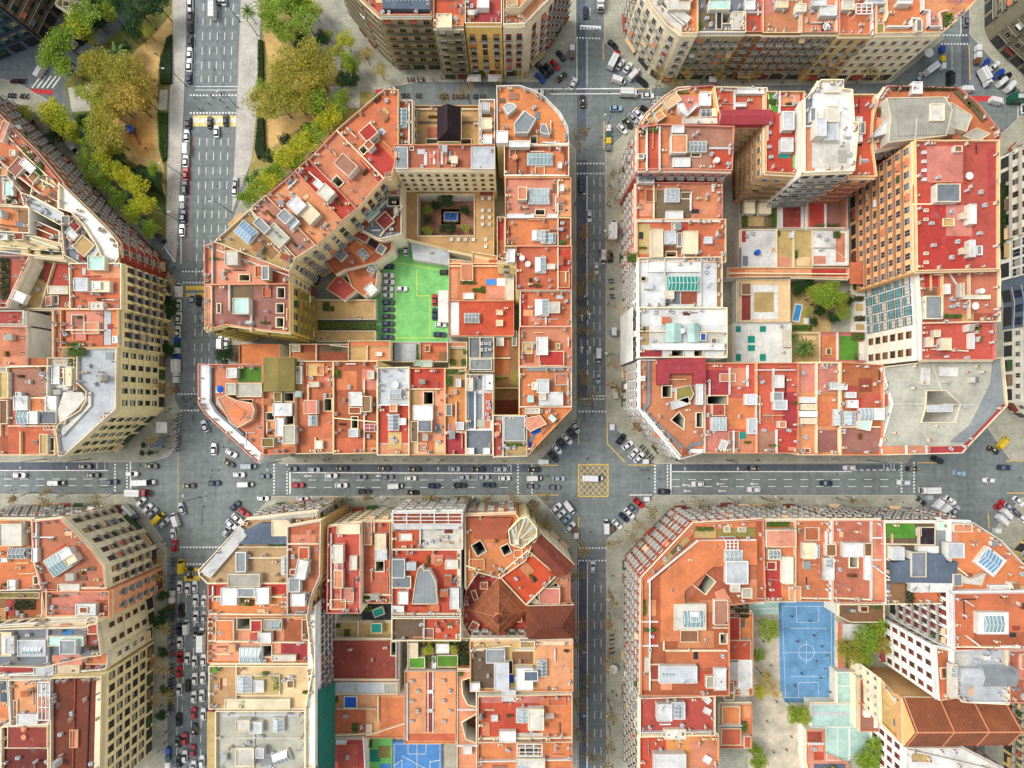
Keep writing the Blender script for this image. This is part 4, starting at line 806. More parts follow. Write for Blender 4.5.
B('long low terracotta school roof with rows of small vents'+SD,7,'o',[405,670, 456,670, 456,742, 405,742],'p 426 672 434 732 r;l 428 672 428 732 W h.3;l 433 672 433 732 W h.3;a 412 680 418 690 412 700 418 710 412 720 444 680 450 690 444 700 450 710 444 720;p 406 734 455 741 O;b 427 709 433 712 W h.5;b 427 690 433 693 W h.5;b 406 683 408 740 W h.3',wall='w',style='none',name='school_hall',par='o')
B('brown red flat hall roof in the inner yard'+SD,8,'r',[331,640, 398,640, 398,681, 331,681],'l 331 680 398 680 q;c 350 650 372 660 385 648;w 392 641 397 655 d2;l 396 640 396 680 L',wall='w',style='none',name='hall',par='M')
B('tan patio pair with dark green parasols'+SD,5,'T',[330,622, 392,622, 392,639, 330,639],'b 371 623 382 633 a h2;l 358 622 358 639 W;g 332 624 340 628;g 344 630 350 636;a 335 633',wall='w',style='none',name='annex')
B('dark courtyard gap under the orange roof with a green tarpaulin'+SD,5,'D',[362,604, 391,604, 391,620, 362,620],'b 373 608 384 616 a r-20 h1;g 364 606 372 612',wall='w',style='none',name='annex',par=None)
B('pale grey strip roof with a blue tarpaulin terrace below'+SD,7,'L',[334,682, 398,682, 398,694, 334,694],'b 384 683 397 694 g h.6;c 356 688',wall='w',style='none',name='annex')
B('orange patio terraces around a blue tarpaulin'+SD,6,'o',[332,694, 404,694, 404,737, 332,737],'b 344 696 357 708 U h1.2;p 334 710 366 734 O;p 378 698 403 712 O;p 380 712 403 736 O;l 332 736 366 734 q;l 366 736 404 724 q;l 378 696 378 722 q;g 334 697 338 703;g 352 724 358 732;a 346 715 362 726;b 366 724 372 734 q h.6;l 334 709 376 709 q',wall='w',style='none',name='annex')
B('crimson patio roof with a white edge at the bottom'+SD,7,'C',[328,738, 365,738, 365,790, 328,790],'p 334 744 358 786 C;b 336 740 346 744 W h1;l 363 738 366 786 W h.8;a 334 760 348 756',wall='w',style='none',name='annex')
B('mottled green and blue play yard at the bottom edge'+SD,1.5,'E',[366,740, 392,738, 392,790, 366,790],'p 368 750 380 762 a;p 378 746 390 758 V;g 366 741 372 748;p 380 764 391 778 u',wall='w',style='none',name='play_yard',cat='yard',par=None)
B('blue ball court with pale court lines at the bottom edge'+SD,1.2,'8',[392,742, 442,742, 442,790, 392,790],'l 394 744 440 744 W h.05 d.08;l 394 744 394 788 W h.05 d.08;l 440 744 440 788 W h.05 d.08;l 417 744 417 788 W h.05 d.08;l 408 744 408 754 426 754 426 744 W h.05 d.08;l 394 766 402 760 402 776 394 780 W h.05 d.08;l 440 760 430 762 430 774 440 778 W h.05 d.08;l 402 756 432 772 W h.05 d.08',wall='s',style='none',name='ball_court',cat='ball court',par=None)
B('orange walled curved gallery beside the school roof'+SD,10,'o',[457,670, 477,670, 477,790, 457,790],'W 462 680 476 676 476 706 468 704 463 694 w b d7;W 462 722 476 714 476 742 466 738 w b d7;b 463 746 472 754 W h1;l 458 710 477 710 W;l 458 746 477 746 W;g 459 672 463 676',wall='o',style='none')
B('orange mansard church house with two square shafts'+SD,20,'O',[465,515, 516,513, 534,540, 526,560, 500,578, 478,572, 466,590],'P 468 517 512 517 506 538 474 538 B h1.2;w 474 542 484 554 r-30 d7 G;w 502 545 510 554 r-25 d7 G;l 466 566 480 570 q;l 465 515 465 588 q;g 498 571 502 573;c 472 530 494 566',wall='o')
B('cream ribbed fan roof with a conical turret on the chamfered corner'+SD,21.6,'H',[508,530, 520,518, 527,516, 537,528, 537,536, 522,548, 510,544],'l 516 542 512 529 H h.35 d.3;l 516 542 516 525 H h.4 d.3;l 516 542 520 521 v h.45 d.25;l 516 542 525 519 H h.5 d.3;l 516 542 530 522 v h.45 d.25;l 516 542 534 527 H h.4 d.3;l 516 542 535 532 v h.35 d.25;l 516 542 532 538 H h.3 d.3;l 516 542 526 542 v h.35 d.25;b 513 539 519 545 w h1.2',wall='Y',style='small',clutter=0,jit=False)
B('diagonal brown ridged roof with pale edges along the chamfer'+SD,20,'x8',[530,546, 541,535, 574,566, 556,577],'',wall='q',style='small',shape=('gable',2.6,0),par=None)
B('big square bright red roof standing on its corner'+SD,19,'xr',[528,549, 557,574, 526,604, 498,574],'l 500 574 528 550 q;c 520 588',wall='q',style='none',name='church_nave',cat='church')
B('octagonal dome roof of brown tiles with pale ridges and cupola'+SD,17,'x8',[499,579, 511,592, 528,609, 512,625, 499,638, 487,625, 469,609, 486,592],'',wall='w',style='none',name='church_dome',cat='church',shape=('pyr',6.5,0),par=None)
B('crimson flat roof apron with dormers around the church dome'+SD,15,'C',[468,580, 480,572, 500,573, 526,600, 527,625, 522,637, 498,638, 470,636, 463,622, 464,600],'b 472 590 477 600 r r-20 h1.4;b 480 582 488 589 r h1.4;b 470 622 478 631 r r30 h1.4;b 484 633 492 640 r h1.4;b 515 615 522 622 r h1.4',wall='w',style='none',name='church_aisle',cat='church',par='o')
B('orange stepped annex between church and vertical street'+SD,17,'O',[528,606, 558,577, 570,568, 570,607],'b 539 588 560 604 P h2;p 560 572 569 604 o;w 546 578 557 586 r-40 d8;l 538 596 560 586 q;c 541 605 546 605 552 605;b 530 598 538 607 w r-40 h1',wall='q',style='none')
B('brown hip tiled roof beside the vertical street'+SD,21,'K',[527,607, 574,606, 574,639, 527,640],'',wall='o',style='small',shape=('hip',3.0,.3),par=None)
B('tan and orange roof with a white lift tower and slate box'+SD,22,'T',[470,640, 573,640, 573,691, 470,691],'p 535 644 571 690 T;p 536 645 571 690 o;p 472 650 505 688 n;b 486 649 505 663 G h1.6;a 490 652 496 655 501 652 492 659;b 494 663 509 690 L h2.4;b 505 660 513 674 k h.5;p 506 675 514 683 U;b 516 668 533 690 W h2;b 524 671 538 681 S h2.6;s 537 660 547 677 G;p 512 652 533 664 b;b 470 683 480 691 W h1;l 516 650 534 650 W;b 502 690 516 701 L h1.4;c 480 660 488 676 520 662;p 538 640 571 645 q;b 520 641 535 648 v h1.4;l 473 650 510 646 q',wall='w')
B('red and orange roof with a white skylight pair'+SD,22,'R',[478,694, 572,692, 572,740, 478,740],'p 540 698 571 738 O;p 479 704 538 738 R;s 516 709 530 723 L;b 528 709 544 730 w h2;b 491 715 498 721 W h.6;b 499 731 516 742 W h1.2;p 517 733 543 741 w;l 478 739 572 738 q;p 480 695 540 703 P;c 523 706 510 704 548 736 556 736 562 736;b 531 707 536 714 W h1',wall='w')
B('orange roof at the bottom edge below the red one'+SD,22,'O',[478,741, 572,739, 572,800, 478,800],'f 517 744 542 756 W 3;b 516 758 545 775 w h1.6;s 516 760 530 772 L;w 520 746 538 754 d4;l 478 762 572 760 W;c 500 745 556 750',wall='w')

# ---------------------------------------------------------------- block with the blue ball court (lower right)
SE = ' in the blue court block'
B('chamfered orange house ringed by brick balconies and terraces'+SE,23,'B',[641,578, 693,523, 762,519, 764,600, 728,604, 728,694, 640,694],'P 642 578 694 524 756 522 756 527 697 530 648 580 648 690 642 690 O h.1;P 660 575 698 540 756 540 756 564 712 566 684 590 680 640 660 640 O h.9;P 662 560 686 536 690 540 664 566 v h.2;p 694 526 716 538 v;g 696 527 714 531;g 670 548 682 552 e r-45;p 718 524 755 537 V;b 724 526 730 532 g h.6;b 738 527 746 532 g h.6;w 694 574 712 590 r38 d8;l 648 582 698 541 756 540 W h.9;l 650 580 650 690 W h.9;s 724 550 743 562 L;b 726 561 748 584 L h2;s 728 563 748 582 A;b 674 604 706 630 w h1.2;s 682 609 705 629 A;b 731 582 740 592 w h1.2;b 714 600 728 625 M h1.2;P 712 560 730 556 736 580 720 598 r h.2;b 680 630 698 642 b h.8;b 659 666 697 683 L h1.6;s 660 668 676 680 A;b 676 668 696 682 s h1;p 664 655 700 667 B;p 700 652 726 668 O;p 700 672 720 690 R;b 714 668 726 690 W h1;b 650 664 660 680 r h.6;p 644 627 656 645 R;g 644 628 656 632;p 644 647 652 660 v;b 645 658 650 672 w h1;l 642 646 658 646 W;l 642 622 658 622 W;f 726 540 738 550 W 3;c 716 546 690 560 706 640 690 650 724 634 672 590 740 596;a 670 568 664 558 678 548 720 680 722 655;P 683 586 702 569 712 566 694 594 684 604 x4;p 678 631 714 648 x4;p 666 651 727 663 x5;P 714 592 724 588 732 602 722 614 x3 h.4;p 700 600 714 612 x4;l 684 586 702 569 724 562 q;l 684 586 684 606 674 606 q;l 714 628 728 628 q;l 666 651 727 651 q;p 728 566 756 578 x4;p 750 579 757 600 x1;b 742 588 752 598 g h1;p 661 666 672 690 x3;g 643 600 646 616;p 643 600 656 616 x1;b 690 612 699 622 W h1.6;l 664 604 664 650 q h.5;w 720 634 727 644 d6;b 706 676 714 688 g h1.2;p 674 664 698 672 b',wall='r',style='balc',frame='W')
B('deep crimson roof with white louvred hut'+SE,22,'C',[639,696, 714,694, 714,733, 639,735],'b 657 704 672 721 W h2;b 671 702 685 719 L h1.4;s 672 704 684 718 G;p 658 708 670 719 r;p 666 695 672 700 b;b 702 696 711 702 W r45 h.5;b 704 708 711 714 W r25 h.5;l 639 733 714 732 W;b 664 729 686 739 w h1;a 668 733 675 735 682 732;c 650 728 706 728 690 730',wall='w')
B('orange roof with red left half at the bottom'+SE,22,'O',[639,735, 718,734, 718,800, 639,800],'p 640 737 666 790 R;b 654 754 686 774 W h2;s 664 756 684 768 L;b 704 756 711 763 W r30 h.6;p 690 742 716 790 o;c 700 744 680 746 656 744;l 639 735 718 734 q',wall='w')
B('small stepped red and white sheds facing the play yard'+SE,13,'O',[722,612, 752,612, 752,694, 716,694],'b 729 617 740 640 R h1;b 728 640 751 660 R h1.4;b 724 662 738 680 w h1.4;b 738 660 752 688 W h1.2;b 716 626 728 648 W h1;b 724 682 734 700 n h1;b 740 676 749 696 w h1;a 730 666 732 672 728 676 736 686 733 690;g 736 609 749 618 N;l 728 620 728 694 q;p 742 614 751 640 O;c 734 646 744 644',wall='w',style='small')
B('orange box terraces below the white sheds'+SE,12,'O',[720,704, 752,704, 752,748, 720,748],'b 722 706 740 724 O h1.2;b 721 728 741 745 O h1;g 742 722 747 732;b 744 736 751 748 R h1;l 720 726 742 726 W;p 744 706 751 718 o',wall='w',style='none')
B('orange and red roof under a pink awning'+SE,22,'O',[764,520, 794,520, 794,601, 758,601],'P 757 536 764 536 764 600 758 600 R h.1;b 766 530 796 547 P h2.2;g 768 521 790 527;b 768 550 780 559 w h1.2;s 768 549 781 560 G;b 783 557 793 584 w h1.8;p 785 560 792 580 v;p 762 561 781 598 R;p 766 561 780 575 C;p 782 584 794 600 O;b 789 586 801 600 o h.4;c 772 590 770 584 780 540;w 767 562 775 569 d5;b 755 598 764 604 W h1',wall='w')
B('plain orange roof with a white shaft house near the garden roof'+SE,22,'O',[795,520, 831,520, 831,601, 795,601],'b 803 543 816 559 q h1.4;p 806 547 815 557 G;s 812 545 820 558 L;b 824 558 834 580 W h1;s 826 558 833 568 G;b 826 544 836 556 b h1.4;l 831 521 831 600 W h1;l 796 598 830 599 q;c 800 530 820 530 828 590;l 827 532 827 546 W',wall='w')
B('orange roof with white chimney box and pale strip edge'+SE,22,'O',[832,520, 882,520, 884,602, 832,602],'b 844 543 863 557 W h2;w 849 557 857 567 d4;l 872 521 872 600 W h.9;p 873 522 882 600 o;b 864 543 872 556 b h1.2;l 874 566 890 578 W;b 865 556 870 580 W h.8;l 873 538 882 538 W;l 873 560 882 560 W;p 876 524 882 556 P;c 840 530 858 532 850 590;l 834 598 872 600 q;a 868 575 842 555',wall='w')
B('garden roof with a square lawn and slate tiled penthouse'+SE,22,'n',[883,522, 949,522, 950,603, 884,604],'p 887 524 915 538 e;p 883 523 887 562 b;b 919 527 935 545 k h.8;b 917 528 921 536 U h.6;p 936 524 948 556 G;b 937 522 946 530 A h1;P 889 561 905 557 908 549 938 553 940 560 952 560 950 581 888 580 S h2.2;b 892 547 904 560 L h2.4;b 911 552 926 577 s h2.6;s 912 553 925 576 L;b 911 580 952 592 W h2;l 885 580 912 580 q;p 886 584 890 604 s;p 890 584 908 602 b;g 906 584 914 604 N;p 914 592 950 602 O;w 936 573 948 580 d3;b 918 546 938 553 W h1.4;a 925 566 938 565 920 590;p 928 545 936 552 v;l 883 544 935 545 q;c 909 566 946 547',wall='W')
B('orange chamfered corner roof with a tilted blue skylight'+SE,23,'O',[949,521, 972,522, 1000,540, 1024,565, 1040,580, 1040,592, 949,592],'b 953 524 972 532 o h1.2;l 953 524 971 524 W;b 947 543 964 558 L h2;s 953 545 965 558 G;b 979 551 1002 572 W r38 h1.2;s 979 551 1001 571 u r38;l 958 568 968 576 q;P 955 572 968 578 982 572 978 584 960 582 w h1.4;b 990 585 1010 592 W h1.2;b 953 574 962 586 s h1.6;p 951 531 958 543 P;c 975 545 1012 575 990 550;a 1006 588 999 587;p 1000 586 1030 591 Q',wall='W',frame='r')
B('orange roof with a framed grey skylight above curved white balconies'+SE,26,'O',[952,593, 1040,592, 1040,648, 953,649],'b 977 612 1008 634 W h1.2;s 983 614 1005 634 A;l 966 601 974 606 W h.9;l 968 637 980 646 W h.9;p 974 632 1030 647 B;l 952 594 953 648 W h1;c 966 616 998 642 1020 604;l 954 647 1030 648 q',wall='W',style='balc',frame='r')
B('white roof carrying two grey barrel vaults'+SE,26,'L',[952,650, 1006,646, 1008,704, 964,702, 953,696],'x 962 669 981 683 ~L h1.8 L;x 983 668 1016 686 ~G h2 L;p 955 654 970 666 w;b 950 664 957 698 w h1.2;s 951 666 957 678 G;b 984 656 990 660 W h1;g 984 647 996 650 N;c 958 690 998 660;a 975 660 998 694;l 963 702 1006 703 W',wall='W',style='plain',frame='r')
B('rust orange strip roof above a white window wall'+SE,25,'B',[935,647, 952,651, 952,698, 938,700],'p 936 680 951 698 O;l 937 650 937 698 W h.7',wall='W',style='plain',frame='b')
B('orange street side roof at the right frame edge'+SE,23,'O',[1007,650, 1040,649, 1040,702, 1008,702],'p 1018 655 1024 680 P;w 1020 654 1026 668 d6;l 1008 652 1008 700 q;c 1014 690',wall='W')
B('long rust brown hip roof with pale cross ridges'+SE,20,'x8',[904,699, 1005,700, 1011,745, 905,747],'',wall='T',style='none',name='hall',shape=('gable',5.0,0),par='o')
B('beige gabled house end with a small round window'+SE,16,'T',[879,677, 900,700, 913,731, 903,745, 880,722],'b 886 706 888 708 r h.3;l 881 679 912 731 q h.5',wall='q',style='small',par='Q')
B('white fronted house with red blinds along the bottom edge'+SE,20,'W',[905,747, 960,747, 1014,775, 1014,800, 905,800],'l 908 750 1010 774 w;p 912 754 930 762 v;c 930 760 960 766',wall='W',style='plain',frame='r')
B('low pinkish tan shed roof behind the beige gable'+SE,8,'M',[858,678, 878,678, 878,730, 858,730],'p 862 684 872 702 b;b 864 710 870 717 W h.8;l 858 678 858 730 q;p 874 688 878 728 W;l 860 704 876 704 o',wall='q',style='none',name='annex')
B('pale aqua flat roof beside the court with a step'+SE,4,'A',[836,671, 858,671, 858,703, 836,703],'l 837 686 857 686 W h.2',wall='w',style='none',name='annex',par='W')
B('pale aqua double roof below the stepped aqua one'+SE,4.5,'A',[811,704, 857,704, 857,728, 873,733, 873,758, 849,758, 849,760, 826,760, 825,728, 811,727],'l 826 727 857 727 W h.3;l 850 729 850 757 W h.4;l 838 728 838 758 w h.2;p 812 712 856 716 L',wall='w',style='none',name='annex',par='W')
B('pale aqua canopy above the play yard trees'+SE,5,'A',[751,603, 779,602, 779,614, 751,616],'l 752 609 778 608 W h.2',wall='w',style='none',name='canopy',par=None)
B('dark brown low roofs between the orange houses and green trees'+SE,8,'b',[838,604, 884,604, 884,622, 850,622, 838,616],'p 842 606 856 614 n;b 860 606 868 612 K h1;p 868 610 882 620 b;l 838 604 884 604 q;a 852 610;g 872 606 880 609',wall='w',style='none',name='annex')
B('orange brown tiled path strip beside the court fence'+SE,2,'P',[838,622, 850,622, 850,672, 838,672],'p 840 630 848 660 o;b 844 624 866 640 W h1;g 846 640 849 668',wall='w',style='none',name='annex',par=None)

# ---------------------------------------------------------------- left block beside the park
SW = ' in the park side block'
B('orange terraced strip roof on the diagonal street'+SW,21,'O',[-40,72, 0,117, 36,152, 62,183, 61,200, 44,196, 20,176, 0,160, -40,150],'b 0 121 7 142 P r20 h1.4;l 0 128 28 158 62 190 q;p 8 136 24 152 O r45;b 12 158 24 176 M r42 h1;g 22 150 34 158 e r45;b 20 162 36 170 W r42 h1.2;w 24 166 36 176 r42 d7;b 30 172 38 182 b r42 h1;g 36 162 42 178 e;p 40 178 52 190 v r42;l 0 162 40 194 q;w 44 176 48 186 d6;b 10 150 16 156 w h1;c 30 152 50 178 14 144',wall='r',frame='q')
B('curved bright white roof at the rounded diagonal corner'+SW,21,'W',[62,184, 90,211, 113,234, 121,244, 122,258, 118,264, 106,264, 100,248, 86,226, 74,214, 62,210],'l 63 186 112 234 120 248 118 262 q h.6;c 78 210 100 230',wall='r',frame='q')
B('brown slatted roof strip beside the curved white roof'+SW,20,'~b',[38,177, 62,190, 62,212, 34,197],'l 36 190 62 204 q;l 38 178 62 192 q',wall='w',style='none')
B('pale grey blue sloping roof strip with clutter'+SW,20,'L',[23,193, 34,197, 66,214, 68,223, 62,226, 26,206],'a 45 210 48 213 43 212;c 56 220 34 204;b 62 216 70 224 s h1',wall='w',style='none')
B('dark brown slatted roof strip below the pale grey one'+SW,19,'~B',[31,218, 62,232, 62,245, 31,235],'l 31 226 62 239 q',wall='w',style='none')
B('plain orange roof at the left frame edge'+SW,21,'o',[-40,200, 0,206, 31,208, 31,234, 0,232, -40,232],'p 2 210 16 228 O;p 18 210 30 232 b;c 4 214',wall='w',style='none')
B('cluttered terrace with a pale garden hut at the left edge'+SW,20,'M',[-40,160, 0,165, 22,192, 30,208, 0,205, -40,198],'p 2 176 16 200 w;b 4 182 14 196 A h1;g 10 196 16 204 N;p 18 190 24 206 C;w 8 200 14 206 d5;b 0 168 8 176 o h1;c 14 180',wall='w',style='none')
B('pale yellow long roof with plant trimmed edges'+SW,20,'Y',[-40,233, 0,234, 32,236, 64,244, 66,260, 30,256, 0,252, -40,252],'b 0 234 8 240 W h1;b 14 233 24 240 r h1.2;l 0 246 64 252 q;l 30 238 58 248 W;g 40 250 62 254 N;p 0 250 20 258 s;c 30 244 50 250 12 246',wall='w',style='none')
B('crimson and white huts clustered under the curved white roof'+SW,20,'s',[63,226, 74,216, 86,228, 100,250, 104,264, 84,266, 66,256],'b 70 222 80 230 C r45 h1;b 66 230 78 238 W r45 h1;w 70 232 80 242 r40 d5;b 76 238 92 254 v r42 h1.4;b 90 246 98 258 L r40 h1;l 66 232 84 262 R;a 74 248 80 258 96 252;c 68 248',wall='w',style='none')
B('large orange roof with two white skylight huts'+SW,22,'O',[72,264, 124,264, 124,310, 73,310],'b 74 278 88 291 L h2;s 74 279 87 290 W;b 88 281 110 292 q h1.4;b 93 282 101 289 W h1.8;b 88 256 105 270 A h1.6;b 89 302 104 310 w h1.4;p 90 264 123 278 o;p 92 258 110 262 W;c 80 300 116 300 98 294;a 94 293',wall='Y',frame='n')
B('slanting orange roofs with planted strips at the left edge'+SW,20,'O',[-40,256, 31,256, 31,262, 8,308, -40,308],'b 13 292 26 302 W r25 h1.2;l 28 258 6 304 q;g 0 258 8 300 N;c 16 276',wall='w',style='none')
B('overgrown tan courtyard roofs between slanting walls'+SW,16,'v',[31,258, 72,258, 72,309, 9,309, 30,266],'p 36 262 52 280 b r20;g 28 272 42 276 e r-60;p 28 280 44 306 T r20;p 44 264 70 286 C;b 48 286 68 294 w h1.4;p 48 296 64 308 s;l 54 262 40 308 q;w 52 296 59 304 d6;b 46 296 52 306 P h1;p 58 294 72 308 r;g 26 270 30 284 e;a 62 290 40 290;c 66 276',wall='w',style='none')
B('brown orange roof with a pale blue strip on the avenue'+SW,22,'B',[64,310, 121,310, 121,348, 64,348],'p 66 311 103 330 P;p 66 332 103 346 O;p 104 310 111 345 L;p 112 311 120 345 O;b 113 336 118 343 W h1.2;g 68 342 84 356 e;p 88 330 103 347 r;b 85 322 99 334 o h.8;l 64 330 103 330 q;c 98 314 72 326',wall='Y',frame='n')
B('crimson hall roof with a white end at the left edge'+SW,19,'C',[-40,311, 27,311, 27,325, -40,325],'b 23 312 27 325 L h.5;c 10 316',wall='w',style='none')
B('bright orange hall roof left of the planted patio'+SW,19,'O',[-40,326, 28,327, 28,366, -40,366],'p 2 356 26 365 o;c 6 334;l 0 326 28 326 q;p 28 358 47 365 B',wall='w',style='none')
B('narrow planted patio between two orange roofs'+SW,6,'w',[29,314, 52,314, 52,362, 29,362],'g 30 316 34 360 N;g 46 318 51 358 e;p 36 330 44 356 M;b 31 312 50 320 V h2;a 38 324 40 346;b 37 348 44 356 W h.6',wall='w',style='none',name='annex')
B('slim orange roof strip left of the brown one'+SW,19,'O',[53,310, 64,310, 64,358, 53,358],'l 53 311 53 358 q;c 58 340',wall='w',style='none')
B('large pale grey corner roof with stepped white edges'+SW,21.5,'L',[79,349, 119,348, 118,409, 110,416, 66,456, 61,456, 58,430, 60,424, 82,410, 88,400, 88,392, 79,383],'l 117 350 116 408 66 454 W h.5;P 62 430 84 412 90 404 86 396 84 394 92 392 92 406 64 436 w h.5;P 66 392 84 392 88 398 80 408 62 424 60 410 w h.9;c 98 376 102 382 100 372 84 372;a 96 384 90 366',wall='Y',style='plain',frame='N')
B('white stepped service roof left of the pale grey corner'+SW,20,'w',[51,358, 78,358, 78,390, 60,410, 58,430, 47,430, 51,398],'b 64 368 72 386 q h1.4;a 66 372 70 378 66 384 74 382 72 388;b 52 366 60 384 W h1;p 53 388 62 404 s;b 60 368 64 378 C h.8;l 76 360 76 390 W h.6;l 66 386 78 386 R;b 48 398 57 410 W h1;g 68 359 82 366 e',wall='w',style='none')
B('brown terracotta roof with a cream surround'+SW,21,'B',[10,367, 51,366, 51,398, 10,398],'p 12 369 49 396 M;b 16 392 22 398 W h1.4;b 30 398 46 412 O h1;c 28 382;a 32 382;b 46 396 57 412 W h1.2;l 10 366 51 366 q;b 0 372 9 398 v h1',wall='w',style='none')
B('orange roof with white cabins and glazed shed at the street'+SW,21,'O',[-40,398, 47,398, 58,410, 58,455, -40,455],'b 14 396 28 410 W h1.8;s 16 410 38 424 A;b 28 412 38 424 W h2;b 38 410 57 424 s h1.4;p 8 426 50 452 O;p 0 436 18 453 B;l 20 432 20 454 Q;l 8 426 57 426 q;b 40 434 48 454 v h1;w 49 438 57 452 d6;b 58 408 66 424 o h1;b 0 400 8 424 b h.8;c 10 418 34 442;a 52 416 45 418 22 402',wall='w',style='none')

# ---------------------------------------------------------------- lower left block with the yellow wall
SX = ' in the yellow walled block'
B('orange corner roof with a tilted glass and white hut'+SX,23,'O',[34,521, 62,518, 72,528, 92,548, 105,566, 107,589, 45,589, 36,560],'s 46 552 74 572 A r-32;b 58 550 72 558 W r-32 h2;p 57 546 68 554 R r-32;b 65 556 77 564 q r-32 h2;l 36 523 36 560 W h1;b 32 548 38 562 W h1;b 58 584 80 592 w h1;c 84 570 96 580 50 540;l 64 588 106 588 q;a 62 588',wall='q',style='balc',frame='b')
B('orange roof with a pale skylight group at the left edge'+SX,22,'O',[-40,519, 34,519, 36,560, 44,589, -40,591],'b 0 524 22 546 w h2;s 2 526 22 540 A;s 8 548 27 559 s;b 0 558 8 562 W h1;p 0 566 34 588 O;w 38 578 44 588 d5;b 8 580 16 590 W h1;c 18 568 30 528;p 30 520 34 560 B',wall='w')
B('low brown terraces and planted patio at the left edge'+SX,19,'b',[-40,592, 44,592, 44,618, 34,628, -40,628],'p 6 600 14 616 C;g 14 600 34 610 N;p 24 602 44 616 B;b 0 592 40 598 V h1;p 0 616 10 626 o;l 0 622 40 622 Y;a 20 612 10 608',wall='w',style='none')
B('orange roof with a boxed stairwell behind the rose brick wall'+SX,23,'O',[45,590, 112,590, 112,616, 82,614, 48,615],'b 76 604 96 615 W h1.6;p 78 606 94 614 q;b 80 607 88 613 r h1.8;l 46 590 46 616 q;c 50 596 100 594 62 596;p 96 600 111 614 B',wall='o',style='balc',frame='q')
B('pale cream slab roof band above glass terraces'+SX,24,'q',[-40,628, 34,624, 48,616, 100,615, 100,622, 88,626, -40,630],'l -20 627 98 618 W h.4;c 40 620',wall='q',style='plain')
B('grey glazed terrace house with white frames'+SX,23,'s',[-40,628, 88,626, 100,622, 104,654, 88,656, 46,666, -40,664],'b 0 632 12 656 q h1;s 2 636 14 654 W;b 18 640 46 656 L h1.4;s 22 644 44 656 A;b 48 636 84 646 A h1;b 60 640 76 654 G h2;l 47 630 47 664 W h.8;p 86 622 98 650 r;b 88 624 98 634 C h1;g 88 646 96 650 N;p 52 655 82 665 P;p 62 630 72 642 u;a 52 640 80 652 30 634;c 84 660 14 660',wall='q',style='plain')
B('mixed crimson and white small roofs above the brown hall'+SX,20,'C',[-40,664, 50,664, 84,658, 108,652, 108,668, 60,674, -40,676],'p 2 666 32 674 C;b 34 665 54 675 L h1;b 56 662 80 674 ~q h1;b 86 652 108 664 O h1.4;l -20 676 100 670 W;c 88 668',wall='q',style='plain')
B('long dark brown sheet roof above the yellow windowed wall'+SX,22.5,'K',[52,677, 103,675, 101,800, 52,800],'l 75 678 72 790 r h.3;P 97 676 103 675 100 790 94 790 q h.3;l 53 677 102 676 Y h.5;c 70 720 60 756 84 700;l 90 680 86 790 k h.2',wall='Y',style='grid',frame='n')
B('orange terrace with white beams left of the brown hall'+SX,21,'O',[12,678, 52,677, 52,722, 14,724],'f 38 682 50 720 W 3;p 14 680 36 718 o;b 17 714 38 724 W h1;b 38 684 50 696 L h1;w 15 700 18 716 d5;c 30 690;a 26 712',wall='w',style='none')
B('dark brown lower roof with three round vents'+SX,20,'K',[5,724, 52,722, 52,800, 5,800],'b 8 726 48 748 r h1;t 24 729 o;t 24 737 o;b 21 740 25 744 W h.5;c 35 762;l 5 748 50 746 q',wall='w',style='none')
B('patchwork orange and teal small roofs at the lower left edge'+SX,18,'o',[-40,678, 11,678, 14,724, 5,726, 5,800, -40,800],'p 0 680 10 702 S;p 0 704 12 718 O;b 0 738 5 752 r h1;p -10 755 4 775 A;c 4 722',wall='w',style='none')

# ---------------------------------------------------------------- top middle block
SN = ' in the top middle block'
B('crimson rimmed roof with blue glass deck and striped green facade'+SN,24,'C',[330,-40, 361,0, 380,18, 432,18, 433,-40],'P 380 -30 384 12 431 13 432 -30 S h1.5;s 384 -16 430 9 u;l 364 0 381 16 432 16 W h.6;p 432 -20 433 16 W',wall='h',style='strip',frame='v')
B('brown red roof stepping down beside the blue glass deck'+SN,24,'r',[434,-40, 464,-40, 464,29, 434,29],'p 436 2 462 14 R;b 436 14 452 28 q h1;p 453 14 463 28 O;a 440 18 448 18 462 8;c 456 4',wall='h',style='strip',frame='i')
B('crimson roof with a white hut and plain yellow front'+SN,24,'C',[465,-40, 502,-40, 502,26, 465,26],'b 477 -4 489 8 W h2;a 468 3 472 8 476 14;c 496 20 470 20;p 480 12 500 24 C',wall='j',style='balc',frame='b')
B('peach roof with cream attic above red window columns'+SN,24,'o',[503,-40, 575,-40, 549,0, 530,20, 525,25, 503,26],'H 506 8 520 8 532 -6 540 -14 530 -20 506 -10 O q h3;l 503 24 525 23 549 -1 q h.8;b 508 -4 518 6 T h3.4;c 520 16;p 505 12 518 24 B',wall='q',style='balc',frame='C')

# ---------------------------------------------------------------- top right block
SM = ' in the top right block'
B('cream corner house with rounded cornice and orange terraces'+SM,23,'O',[640,-40, 642,-12, 654,8, 668,25, 681,35, 697,35, 697,-40],'P 642 -12 654 8 668 25 681 34 684 30 672 20 658 4 648 -14 w h.8;P 650 -14 660 2 674 18 686 26 690 20 676 10 664 -8 w h1.2;b 668 -6 690 10 w h2;p 672 8 694 22 O;l 650 -10 664 8 684 24 W;b 678 -10 692 2 o h2;c 662 10 688 26 684 6',wall='q',style='balc')
B('slate patio roof with dark courtyard units'+SM,22,'s',[697,-40, 745,-40, 745,34, 697,34],'b 709 0 730 10 A h1.6;w 722 14 730 24 d8;p 700 10 715 28 n;b 716 12 722 30 D h.6;g 698 22 702 32;a 706 20 710 26 735 18 739 24;b 732 12 744 30 w h1;l 697 32 745 32 W;c 702 6 740 6',wall='h',style='balc')
